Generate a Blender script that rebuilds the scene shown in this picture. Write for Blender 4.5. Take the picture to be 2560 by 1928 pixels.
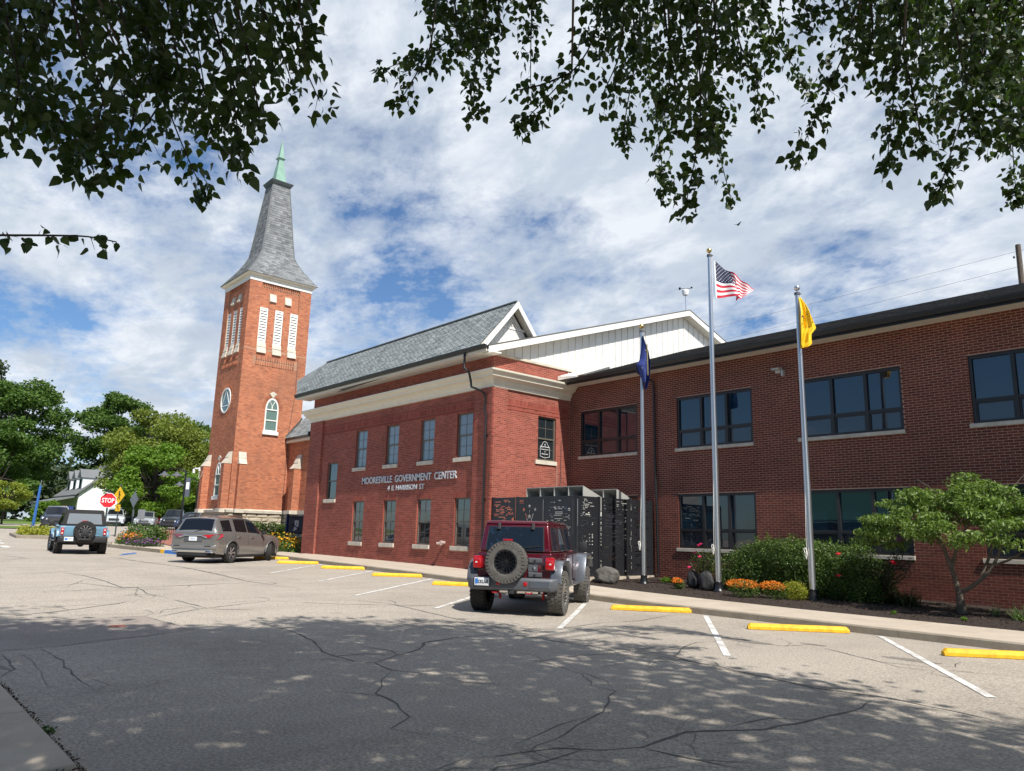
import bpy, bmesh, math, random
import numpy as np
from mathutils import Vector, Matrix

random.seed(7)
rng = np.random.default_rng(7)
for _o in list(bpy.data.objects):
    bpy.data.objects.remove(_o)
S = bpy.context.scene
COL = S.collection
PI = math.pi
R = math.radians

# ---------------------------------------------------------------- camera (eye is the origin, the road lies at z = -1.6)
cam_d = bpy.data.cameras.new('camera')
cam = bpy.data.objects.new('camera', cam_d)
COL.objects.link(cam)
RGT = Vector((0.662707636, 0.748461790, 0.024970747))
DWN = Vector((-0.131518183, 0.149146130, -0.980029795))
VW = Vector((-0.737239145, 0.646189122, 0.197276614))
cam.matrix_world = Matrix(((RGT.x, -DWN.x, -VW.x, 0), (RGT.y, -DWN.y, -VW.y, 0), (RGT.z, -DWN.z, -VW.z, 0), (0, 0, 0, 1)))
cam_d.sensor_width = 36
cam_d.lens = 36 * 1870 / 2560
cam_d.clip_start = 0.1
cam_d.clip_end = 3000
S.camera = cam

# ---------------------------------------------------------------- world, sun, exposure
SUN = Vector((0.80, -0.17, 1.0)).normalized()
SUN_EL = math.asin(SUN.z)
SUN_ROT = math.atan2(SUN.x, SUN.y)
world = bpy.data.worlds.new('World')
S.world = world
world.use_nodes = True
wt = world.node_tree
wt.nodes.clear()


def wn(t, **k):
    n = wt.nodes.new(t)
    for a, b in k.items():
        setattr(n, a, b)
    return n


def wmath(op, a, b=None, c=None, clamp=False):
    n = wn('ShaderNodeMath', operation=op)
    n.use_clamp = clamp
    for i, x in enumerate((a, b, c)):
        if x is None:
            continue
        if isinstance(x, (int, float)):
            n.inputs[i].default_value = x
        else:
            wt.links.new(x, n.inputs[i])
    return n.outputs[0]


sky = wn('ShaderNodeTexSky', sky_type='NISHITA')
sky.sun_disc = False
sky.sun_elevation = SUN_EL
sky.sun_rotation = SUN_ROT
sky.altitude = 200
sky.air_density = 1.0
sky.dust_density = 0.6
sky.ozone_density = 2.0
tc = wn('ShaderNodeTexCoord')
sep = wn('ShaderNodeSeparateXYZ')
wt.links.new(tc.outputs['Generated'], sep.inputs[0])
dx, dy, dz = sep.outputs
den = wmath('ADD', wmath('MAXIMUM', dz, 0.0), 0.24)
px_ = wmath('DIVIDE', dx, den)
py_ = wmath('DIVIDE', dy, den)
comb = wn('ShaderNodeCombineXYZ')
wt.links.new(px_, comb.inputs[0])
wt.links.new(py_, comb.inputs[1])


def wnoise(scale, detail, rough, dist, off=(0, 0, 0), sc=(1, 1, 1), rot=0.0):
    m = wn('ShaderNodeMapping')
    m.inputs['Location'].default_value = off
    m.inputs['Rotation'].default_value = (0, 0, rot)
    m.inputs['Scale'].default_value = sc
    wt.links.new(comb.outputs[0], m.inputs[0])
    n = wn('ShaderNodeTexNoise')
    n.inputs['Scale'].default_value = scale
    n.inputs['Detail'].default_value = detail
    n.inputs['Roughness'].default_value = rough
    n.inputs['Distortion'].default_value = dist
    wt.links.new(m.outputs[0], n.inputs['Vector'])
    return n.outputs['Fac']


def wramp(fac, stops):
    r = wn('ShaderNodeValToRGB')
    e = r.color_ramp.elements
    while len(e) < len(stops):
        e.new(0.5)
    for i, (p, c) in enumerate(stops):
        e[i].position = p
        e[i].color = c if len(c) == 4 else (*c, 1)
    wt.links.new(fac, r.inputs[0])
    return r.outputs[0]


CL_OFF = (6.1, 2.5, 0)
n_big = wnoise(0.95, 3, 0.5, 0.3, off=CL_OFF, sc=(1, 1.2, 1), rot=0.6)
n_mid = wnoise(3.0, 10, 0.60, 0.25, off=CL_OFF, sc=(1, 1.25, 1), rot=0.5)
n_fin = wnoise(16.0, 8, 0.66, 0.1, off=CL_OFF, sc=(1, 1.2, 1), rot=0.5)
cov = wmath('ADD', wmath('MULTIPLY', n_big, 0.55), wmath('MULTIPLY', n_mid, 0.55))
cov = wmath('ADD', cov, wmath('MULTIPLY', n_fin, 0.20))
# the sheet of cloud thins out towards the south (behind the viewer)
cov = wmath('ADD', cov, wmath('MULTIPLY', wmath('ADD', wmath('MINIMUM', dy, 0.35), -0.40), 0.20))
cmask = wramp(cov, [(0.495, (0, 0, 0)), (0.57, (0.58, 0.58, 0.58)), (0.655, (1, 1, 1))])
shade = wramp(wnoise(3.6, 9, 0.60, 0.2, off=(8, 2, 0), sc=(1, 1.3, 1), rot=0.5),
              [(0.30, (5.2, 6.0, 7.2)), (0.47, (6.2, 7.0, 8.1)), (0.62, (8.8, 9.3, 10.0))])
mixc = wn('ShaderNodeMixRGB')
wt.links.new(cmask, mixc.inputs[0])
skyg = wn('ShaderNodeMixRGB', blend_type='MULTIPLY')
skyg.inputs[0].default_value = 1
skyg.inputs[2].default_value = (0.86, 1.08, 1.30, 1)
wt.links.new(sky.outputs[0], skyg.inputs[1])
wt.links.new(skyg.outputs[0], mixc.inputs[1])
wt.links.new(shade, mixc.inputs[2])
bg = wn('ShaderNodeBackground')
bg.inputs['Strength'].default_value = 0.072
wt.links.new(mixc.outputs[0], bg.inputs[0])
wo = wn('ShaderNodeOutputWorld')
wt.links.new(bg.outputs[0], wo.inputs[0])

sun_d = bpy.data.lights.new('sun', 'SUN')
sun_d.energy = 4.6
sun_d.angle = R(0.53)
sun_d.color = (1.0, 0.955, 0.88)
sun_o = bpy.data.objects.new('sun', sun_d)
sun_o.rotation_euler = SUN.to_track_quat('Z', 'Y').to_euler()
sun_o.location = (30, -10, 40)
COL.objects.link(sun_o)
S.view_settings.view_transform = 'Standard'
S.view_settings.look = 'None'
S.view_settings.exposure = 0.45
S.view_settings.gamma = 1
S.view_settings.use_curve_mapping = False

# ---------------------------------------------------------------- helpers: materials
MATS = {}


class NT:
    def __init__(s, name):
        s.m = bpy.data.materials.new(name)
        s.m.use_nodes = True
        s.t = s.m.node_tree
        s.b = s.t.nodes['Principled BSDF']
        s._pos = None

    def n(s, t, **k):
        q = s.t.nodes.new(t)
        for a, b in k.items():
            setattr(q, a, b)
        return q

    def l(s, a, b):
        s.t.links.new(a, b)

    def pos(s, obj=False):
        if obj:
            return s.n('ShaderNodeTexCoord').outputs['Object']
        if s._pos is None:
            s._pos = s.n('ShaderNodeNewGeometry').outputs['Position']
        return s._pos

    def noise(s, scale, detail=4, rough=0.5, dist=0.0, vec=None, sc=None, out='Fac'):
        v = vec if vec is not None else s.pos()
        if sc is not None:
            m = s.n('ShaderNodeMapping')
            m.inputs['Scale'].default_value = sc
            s.l(v, m.inputs[0])
            v = m.outputs[0]
        q = s.n('ShaderNodeTexNoise')
        q.inputs['Scale'].default_value = scale
        q.inputs['Detail'].default_value = detail
        q.inputs['Roughness'].default_value = rough
        q.inputs['Distortion'].default_value = dist
        s.l(v, q.inputs['Vector'])
        return q.outputs[out]

    def ramp(s, fac, stops, interp='LINEAR'):
        r = s.n('ShaderNodeValToRGB')
        r.color_ramp.interpolation = interp
        e = r.color_ramp.elements
        while len(e) < len(stops):
            e.new(0.5)
        for i, (p, c) in enumerate(stops):
            e[i].position = p
            if isinstance(c, (int, float)):
                c = (c, c, c)
            e[i].color = (*c, 1)
        s.l(fac, r.inputs[0])
        return r.outputs[0]

    def math(s, op, a, b=None, clamp=False):
        q = s.n('ShaderNodeMath', operation=op)
        q.use_clamp = clamp
        for i, x in enumerate((a, b)):
            if x is None:
                continue
            if isinstance(x, (int, float)):
                q.inputs[i].default_value = x
            else:
                s.l(x, q.inputs[i])
        return q.outputs[0]

    def mix(s, fac, a, b, mode='MIX'):
        q = s.n('ShaderNodeMixRGB', blend_type=mode)
        for i, x in enumerate((fac, a, b)):
            if isinstance(x, (int, float)):
                q.inputs[i].default_value = x if i == 0 else (x, x, x, 1)
            elif isinstance(x, tuple):
                q.inputs[i].default_value = (*x, 1)
            else:
                s.l(x, q.inputs[i])
        return q.outputs[0]

    def col(s, x):
        if isinstance(x, tuple):
            s.b.inputs['Base Color'].default_value = (*x, 1)
        else:
            s.l(x, s.b.inputs['Base Color'])

    def bump(s, h, strength=0.3, dist=0.01):
        q = s.n('ShaderNodeBump')
        q.inputs['Strength'].default_value = strength
        q.inputs['Distance'].default_value = dist
        s.l(h, q.inputs['Height'])
        s.l(q.outputs[0], s.b.inputs['Normal'])

    def set(s, rough=None, metal=None, spec=None, coat=None, ior=None, emit=None, estr=None, trans=None, sub=None):
        i = s.b.inputs
        if rough is not None:
            i['Roughness'].default_value = rough
        if metal is not None:
            i['Metallic'].default_value = metal
        if spec is not None:
            i['Specular IOR Level'].default_value = spec
        if coat is not None:
            i['Coat Weight'].default_value = coat
            i['Coat Roughness'].default_value = 0.04
        if ior is not None:
            i['IOR'].default_value = ior
        if trans is not None:
            i['Transmission Weight'].default_value = trans
        return s


def reg(name, nt):
    MATS[name] = nt.m
    return nt.m


def M_plain(name, c, rough=0.6, metal=0.0, spec=0.5, coat=None, var=0.12, vs=3.0, bump=0.0, bs=60.0, ior=None):
    n = NT(name)
    f = n.noise(vs, 5, 0.6)
    lo = tuple(x * (1 - var) for x in c)
    hi = tuple(min(1, x * (1 + var)) for x in c)
    n.col(n.ramp(f, [(0.3, lo), (0.7, hi)]))
    n.set(rough=rough, metal=metal, spec=spec, coat=coat, ior=ior)
    if bump:
        n.bump(n.noise(bs, 4, 0.6), bump, 0.01)
    return reg(name, n)


def M_brick(name, cols, stain=0.25, scale=1.0, dark=None):
    """fired clay: every brick (mesh island or object) takes its own tone"""
    n = NT(name)
    g = n.n('ShaderNodeNewGeometry')
    oi = n.n('ShaderNodeObjectInfo')
    r = n.math('FRACT', n.math('ADD', g.outputs['Random Per Island'], n.math('MULTIPLY', oi.outputs['Random'], 3.17)))
    c = n.ramp(r, [(i / (len(cols) - 1), q) for i, q in enumerate(cols)])
    c = n.mix(1.0, c, n.ramp(n.noise(55, 5, 0.7), [(0.25, 0.72), (0.75, 1.22)]), 'MULTIPLY')
    c = n.mix(1.0, c, n.ramp(n.noise(0.55 * scale, 6, 0.62, 0.4), [(0.32, 1 - stain), (0.55, 1.0), (0.75, 1 + stain * .5)]), 'MULTIPLY')
    if dark:
        w = n.ramp(n.noise(0.35, 5, 0.6, sc=(1, 1, 0.5)), [(0.52, 0), (0.72, 1)])
        c = n.mix(n.math('MULTIPLY', w, 0.55), c, dark)
    n.col(c)
    n.set(rough=0.82, spec=0.3)
    n.bump(n.noise(120, 5, 0.7), 0.35, 0.004)
    return reg(name, n)


def M_mortar(name, c):
    n = NT(name)
    f = n.noise(1.1, 5, 0.6)
    n.col(n.ramp(f, [(0.3, tuple(x * .8 for x in c)), (0.7, tuple(x * 1.12 for x in c))]))
    n.set(rough=0.95, spec=0.2)
    n.bump(n.noise(140, 4, 0.6), 0.5, 0.004)
    return reg(name, n)


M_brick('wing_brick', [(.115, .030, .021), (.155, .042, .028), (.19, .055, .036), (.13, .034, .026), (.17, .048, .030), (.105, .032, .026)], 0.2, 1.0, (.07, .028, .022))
M_mortar('wing_mortar', (.46, .30, .225))
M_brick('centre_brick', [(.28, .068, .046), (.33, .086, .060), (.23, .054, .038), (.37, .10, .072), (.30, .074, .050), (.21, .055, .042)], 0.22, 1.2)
M_mortar('centre_mortar', (.42, .22, .16))
M_brick('church_brick', [(.46, .155, .075), (.54, .19, .095), (.40, .125, .062), (.58, .22, .115), (.49, .17, .085), (.30, .10, .06), (.52, .20, .105)], 0.16, 0.8, (.20, .085, .05))
M_mortar('church_mortar', (.42, .25, .165))
M_plain('limestone', (.56, .51, .42), 0.85, var=.18, vs=2.5, bump=.4, bs=45)
M_plain('cast_stone', (.50, .46, .39), 0.85, var=.22, vs=4, bump=.3, bs=60)
M_plain('cream_paint', (.74, .69, .56), 0.5, var=.05)
M_plain('white_paint', (.80, .79, .74), 0.5, var=.04, bump=.05, bs=30)
M_plain('grey_white_paint', (.66, .66, .62), 0.55, var=.06)
M_plain('soffit_white', (.72, .69, .61), 0.55, var=.04)
M_plain('black_metal', (.012, .012, .014), 0.35, var=.1)
M_plain('black_powder', (.016, .017, .020), 0.42, var=.1, spec=.5)
M_plain('frame_bronze', (.022, .021, .022), 0.38, var=.1)
M_plain('frame_tan', (.13, .115, .095), 0.45, var=.08)
M_plain('duct_grey', (.50, .50, .46), 0.45, metal=.3, var=.05)
M_plain('duct_dark', (.10, .10, .09), 0.6, var=.05)
M_plain('aluminium', (.60, .60, .60), 0.30, metal=.92, var=.04)
M_plain('gold_ball', (.75, .55, .22), 0.28, metal=1.0, var=.05)
M_plain('silver_ball', (.75, .75, .75), 0.22, metal=1.0, var=.03)
M_plain('rope_white', (.75, .73, .68), 0.9)
M_plain('copper_green', (.22, .37, .30), 0.7, var=.16, vs=1.6)
M_plain('copper_dark', (.06, .075, .075), 0.6, var=.2)
M_plain('letter_silver', (.62, .63, .65), 0.4, metal=.25, var=.03)
M_plain('yellow_paint', (.80, .44, .012), 0.65, var=.22, vs=9, bump=.35, bs=60)
M_plain('yellow_cloth', (.88, .58, .015), 0.8, var=.04)
M_plain('navy_cloth', (.025, .045, .20), 0.8, var=.1)
M_plain('white_cloth', (.82, .82, .82), 0.8, var=.02)
M_plain('red_cloth', (.55, .015, .04), 0.8, var=.05)
M_plain('canton_cloth', (.014, .020, .065), 0.8, var=.05)
M_plain('ink_black', (.012, .012, .012), 0.7)
M_plain('sign_red', (.58, .010, .022), 0.45, var=.03)
M_plain('sign_white', (.82, .82, .82), 0.45, var=.02)
M_plain('sign_yellow', (.85, .50, .01), 0.45, var=.03)
M_plain('sign_back', (.22, .24, .26), 0.5, metal=.4)
M_plain('post_dark', (.03, .045, .045), 0.5)
M_plain('post_blue', (.03, .12, .38), 0.45)
M_plain('sign_navy', (.010, .022, .085), 0.35)
M_plain('sign_grey', (.10, .115, .14), 0.4)
M_plain('kerb_blue', (.04, .18, .52), 0.7, var=.12, vs=6)
M_plain('wood_pole', (.11, .085, .065), 0.9, var=.25, vs=8, bump=.5, bs=40)
M_plain('wire', (.06, .06, .065), 0.6)
M_plain('rubber', (.021, .020, .019), 0.88, var=.3, vs=14, bump=.4, bs=120)
M_plain('rubber_pale', (.105, .098, .088), 0.92, var=.3, vs=12, bump=.4, bs=120)  # paler rubber for the maroon car's right-hand tyres and spare
M_plain('rim_black', (.014, .014, .015), 0.35, metal=.5)
M_plain('rim_alloy', (.50, .50, .51), 0.28, metal=.85)
M_plain('chrome', (.72, .72, .72), 0.12, metal=1.0, var=.02)
M_plain('plastic_black', (.020, .020, .022), 0.6, var=.1)
M_plain('plastic_grey', (.085, .09, .10), 0.5, var=.1)
M_plain('silver_flare', (.16, .175, .20), 0.32, metal=.55, coat=.6, var=.05)
M_plain('paint_maroon', (.105, .003, .011), 0.26, metal=.35, coat=1.0, var=.04)
M_plain('paint_blue', (.115, .235, .33), 0.38, coat=.8, var=.04)
M_plain('paint_taupe', (.25, .245, .235), 0.30, metal=.55, coat=1.0, var=.03)
M_plain('paint_silver', (.50, .52, .54), 0.3, metal=.5, coat=1.0)
M_plain('paint_white_silver', (.62, .66, .70), 0.3, metal=.3, coat=1.0)
M_plain('paint_red', (.50, .012, .03), 0.3, coat=1.0)
M_plain('paint_dark', (.02, .022, .03), 0.3, coat=1.0)
M_plain('paint_navy', (.03, .045, .09), 0.3, coat=1.0)
M_plain('soft_top', (.020, .020, .021), 0.9, var=.15, bump=.3, bs=20)
M_plain('tail_red', (.42, .006, .010), 0.15, coat=1.0, var=.05)
M_plain('tail_white', (.70, .66, .66), 0.15, coat=1.0)
M_plain('headlamp', (.70, .72, .75), 0.1, coat=1.0)
M_plain('plate_white', (.72, .74, .76), 0.45)
M_plain('plate_blue', (.05, .20, .55), 0.45)
M_plain('hook_red', (.35, .01, .015), 0.4)
M_plain('house_white', (.78, .80, .80), 0.6, var=.03)
M_plain('porch_grey', (.60, .64, .64), 0.6)
M_plain('green_roof', (.05, .13, .095), 0.5)
M_plain('dark_wall', (.05, .05, .055), 0.8)
M_plain('lava_rock', (.11, .10, .09), 0.95, var=.4, vs=5, bump=1.0, bs=22)
M_plain('black_stone', (.025, .024, .024), 0.7, var=.4, vs=6, bump=.8, bs=30)
M_plain('bark', (.12, .095, .07), 0.95, var=.35, vs=9, bump=.8, bs=35)
M_plain('bark_dark', (.035, .028, .022), 0.95, var=.3, vs=9, bump=.8, bs=35)
M_plain('twig', (.035, .026, .018), 0.9)
M_plain('pink_pipe', (.55, .42, .38), 0.45, metal=.4)
M_plain('pink_rose', (.72, .03, .14), 0.6)
M_plain('red_rose', (.62, .015, .03), 0.6)
M_plain('purple_flower', (.16, .05, .20), 0.8)
M_plain('white_flower', (.72, .70, .62), 0.8)
M_plain('lamp_glass', (.6, .58, .5), 0.3)
M_plain('brick_paver', (.30, .11, .075), 0.9, var=.2, vs=6, bump=.3)
M_plain('dark_cloud_bird', (.02, .02, .02), 0.8)

def M_glass(name, c, ior=1.9, rough=0.02, warp=0.0):
    n = NT(name)
    n.col(c)
    n.set(rough=rough, spec=.5, ior=ior)
    if warp:
        n.bump(n.noise(1.5, 2, .5), warp, 0.02)
    return reg(name, n)


M_glass('glass_office', (.003, .018, .034), 1.9, .012, .03)
M_glass('glass_vent', (.022, .028, .040), 1.8, .03, .12)
M_glass('glass_sash', (.020, .026, .030), 2.3, .02, .08)
M_glass('glass_car', (.008, .009, .011), 1.6, .02)
M_glass('glass_car_tint', (.012, .020, .034), 1.9, .02)
M_glass('glass_pale', (.20, .245, .27), 1.8, .03, .08)  # pale base colour stands in for reflected cloud and white blinds
M_glass('glass_stain', (.12, .19, .17), 1.6, .12, .6)
M_glass('blind_pane', (.16, .18, .20), 1.7, .05, .05)


def M_leaf(name, cols, rough=.5, transl=.25):
    n = NT(name)
    g = n.n('ShaderNodeNewGeometry')
    oi = n.n('ShaderNodeObjectInfo')
    r = n.math('FRACT', n.math('ADD', g.outputs['Random Per Island'], n.math('MULTIPLY', oi.outputs['Random'], 3.17)))
    c = n.ramp(r, [(i / (len(cols) - 1), q) for i, q in enumerate(cols)])
    n.col(c)
    n.set(rough=rough, spec=.35)
    tr = n.n('ShaderNodeBsdfTranslucent')
    mul = n.mix(1.0, c, (1.5, 1.7, .6), 'MULTIPLY')
    n.l(mul, tr.inputs[0])
    mx = n.n('ShaderNodeMixShader')
    mx.inputs[0].default_value = transl
    n.l(n.b.outputs[0], mx.inputs[1])
    n.l(tr.outputs[0], mx.inputs[2])
    n.l(mx.outputs[0], n.t.nodes['Material Output'].inputs[0])
    return reg(name, n)


M_leaf('leaf_linden', [(.022, .042, .010), (.040, .068, .016), (.028, .050, .014), (.060, .09, .022)], .45, .32)
M_leaf('leaf_maple', [(.055, .11, .018), (.085, .155, .024), (.04, .085, .016), (.11, .18, .03)], .6, .25)
M_leaf('leaf_locust', [(.14, .185, .028), (.18, .22, .035), (.11, .15, .022), (.21, .24, .045)], .6, .28)
M_leaf('leaf_bright', [(.10, .19, .016), (.14, .235, .022), (.075, .15, .014)], .6, .28)
M_leaf('leaf_yellow', [(.20, .24, .03), (.26, .29, .04), (.15, .2, .03)], .5, .3)
M_leaf('leaf_box', [(.05, .09, .018), (.08, .135, .024), (.03, .06, .014), (.16, .23, .045)], .4, .15)
M_leaf('leaf_dogwood', [(.12, .19, .035), (.17, .25, .055), (.09, .15, .03), (.20, .27, .08)], .4, .25)
M_leaf('leaf_dark', [(.030, .05, .018), (.045, .07, .022), (.025, .04, .016)], .5, .15)
M_leaf('leaf_blade', [(.10, .17, .045), (.16, .24, .08), (.22, .28, .13)], .5, .2)
M_leaf('petal_orange', [(.80, .22, .02), (.85, .30, .03), (.70, .15, .015)], .6, .2)
M_leaf('petal_gold', [(.85, .48, .03), (.80, .38, .02)], .6, .2)
M_leaf('leaf_lime', [(.22, .26, .02), (.28, .30, .03), (.30, .24, .04)], .5, .25)

# asphalt: pale, sun-bleached, open aggregate
n = NT('asphalt')
agg = n.noise(34, 3, .75)
agg2 = n.noise(95, 2, .8)
c = n.ramp(agg, [(.30, (.21, .184, .152)), (.5, (.35, .308, .258)), (.70, (.53, .470, .395))])
c = n.mix(1.0, c, n.ramp(agg2, [(.3, .78), (.7, 1.22)]), 'MULTIPLY')
c = n.mix(1.0, c, n.ramp(n.noise(.35, 6, .65, .6), [(.3, .86), (.5, 1.0), (.72, 1.08)]), 'MULTIPLY')
c = n.mix(1.0, c, n.ramp(n.noise(.8, 5, .6, 1.0, sc=(1, .25, 1)), [(.3, .90), (.55, 1.03)]), 'MULTIPLY')
v = n.n('ShaderNodeTexVoronoi', feature='DISTANCE_TO_EDGE')
v.inputs['Scale'].default_value = .55
wv = n.n('ShaderNodeVectorMath', operation='ADD')
wsc = n.n('ShaderNodeVectorMath', operation='SCALE')
n.l(n.noise(1.4, 6, .65, out='Color'), wsc.inputs[0])
wsc.inputs['Scale'].default_value = 1.3
n.l(n.pos(), wv.inputs[0])
n.l(wsc.outputs[0], wv.inputs[1])
n.l(wv.outputs[0], v.inputs['Vector'])
crk = n.ramp(v.outputs[0], [(.0, .62), (.006, 1.0)])
gate = n.ramp(n.noise(.25, 3, .5), [(.48, 1), (.60, 0)])
crk = n.mix(gate, crk, 1.0)
c = n.mix(1.0, c, crk, 'MULTIPLY')
n.col(c)
n.set(rough=.9, spec=.25)
n.bump(n.math('ADD', agg, n.math('MULTIPLY', agg2, .6)), .55, .012)
reg('asphalt', n)

n = NT('asphalt_patch')
c = n.ramp(n.noise(40, 3, .75), [(.3, (.20, .165, .14)), (.7, (.40, .35, .31))])
n.col(n.mix(1.0, c, n.ramp(n.noise(1, 4, .6), [(.3, .88), (.7, 1.08)]), 'MULTIPLY'))
n.set(rough=.92, spec=.2)
n.bump(n.noise(40, 3, .7), .5, .01)
reg('asphalt_patch', n)

n = NT('crack_tar')
n.col(n.ramp(n.noise(30, 3, .6), [(.3, (.045, .042, .04)), (.7, (.12, .115, .11))]))
n.set(rough=.75)
reg('crack_tar', n)

n = NT('oil_stain')
n.col(n.ramp(n.noise(30, 3, .7), [(.3, (.14, .12, .10)), (.7, (.26, .23, .20))]))
n.set(rough=.8)
reg('oil_stain', n)

n = NT('line_paint')
w = n.ramp(n.noise(26, 5, .75), [(.40, (.78, .77, .74)), (.60, (.55, .53, .49))])
n.col(n.mix(n.ramp(n.noise(2.6, 8, .75), [(.46, 0), (.60, .85)]), w, (.36, .33, .30)))
n.set(rough=.8)
n.bump(n.noise(60, 3, .7), .4, .008)
reg('line_paint', n)

n = NT('sidewalk_concrete')
c = n.ramp(n.noise(1.6, 6, .65), [(.3, (.40, .335, .265)), (.55, (.47, .40, .32)), (.75, (.52, .45, .365))])
c = n.mix(1.0, c, n.ramp(n.noise(120, 3, .7), [(.3, .90), (.7, 1.08)]), 'MULTIPLY')
n.col(c)
n.set(rough=.9, spec=.25)
n.bump(n.noise(150, 3, .7), .25, .004)
reg('sidewalk_concrete', n)

n = NT('kerb_concrete')
c = n.ramp(n.noise(2.2, 6, .65), [(.3, (.20, .17, .125)), (.6, (.28, .24, .185)), (.8, (.34, .30, .24))])
n.col(n.mix(1.0, c, n.ramp(n.noise(70, 3, .7), [(.3, .8), (.7, 1.15)]), 'MULTIPLY'))
n.set(rough=.92)
n.bump(n.noise(60, 4, .7), .5, .008)
reg('kerb_concrete', n)

n = NT('mulch')
c = n.ramp(n.noise(26, 5, .8), [(.35, (.012, .008, .006)), (.55, (.045, .028, .02)), (.72, (.10, .065, .045))])
n.col(c)
n.set(rough=.95)
n.bump(n.noise(32, 4, .8), 1.0, .04)
reg('mulch', n)
M_leaf('mulch_chip', [(.018, .011, .008), (.05, .03, .02), (.09, .058, .04), (.03, .018, .013)], .9, 0.0)

n = NT('lawn')
n.col(n.ramp(n.noise(3.0, 6, .7), [(.3, (.07, .12, .02)), (.6, (.12, .19, .03)), (.8, (.18, .22, .05))]))
n.set(rough=.9)
n.bump(n.noise(25, 4, .7), .8, .05)
reg('lawn', n)


def M_shingle(name, cols):
    n = NT(name)
    g = n.n('ShaderNodeNewGeometry')
    c = n.ramp(g.outputs['Random Per Island'], [(i / (len(cols) - 1), q) for i, q in enumerate(cols)])
    c = n.mix(1.0, c, n.ramp(n.noise(40, 4, .75), [(.3, .78), (.7, 1.2)]), 'MULTIPLY')
    c = n.mix(1.0, c, n.ramp(n.noise(.5, 5, .6), [(.3, .9), (.7, 1.08)]), 'MULTIPLY')
    n.col(c)
    n.set(rough=.92, spec=.25)
    n.bump(n.noise(90, 3, .7), .4, .006)
    return reg(name, n)


M_shingle('shingle_grey', [(.21, .235, .235), (.27, .295, .295), (.165, .185, .19), (.32, .345, .34), (.235, .255, .255)])
M_shingle('shingle_charcoal', [(.075, .07, .064), (.12, .112, .102), (.17, .158, .145), (.09, .084, .078)])
M_shingle('shingle_slate', [(.17, .18, .185), (.23, .24, .245), (.125, .132, .14), (.28, .29, .295), (.20, .21, .215)])
M_shingle('rock_stone', [(.50, .44, .33), (.60, .54, .42), (.42, .36, .27), (.55, .50, .41)])
m_ = MATS['rock_stone'].node_tree
for _n in m_.nodes:
    if _n.type == 'BUMP':
        _n.inputs['Distance'].default_value = .05

# ---------------------------------------------------------------- helpers: meshes
WL = {}


def empty(name, loc=(0, 0, 0), rotz=0.0):
    o = bpy.data.objects.new(name, None)
    o.location = loc
    o.rotation_euler = (0, 0, rotz)
    o.empty_display_size = .2
    COL.objects.link(o)
    WL[o] = Vector(loc)
    return o


def tag(o, label=None, cat=None, group=None, kind=None):
    if label:
        o['label'] = label
    if cat:
        o['category'] = cat
    if group:
        o['group'] = group
    if kind:
        o['kind'] = kind
    return o


def thing(name, label, cat, loc=(0, 0, 0), rotz=0.0, group=None):
    return tag(empty(name, loc, rotz), label, cat, group)


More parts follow.
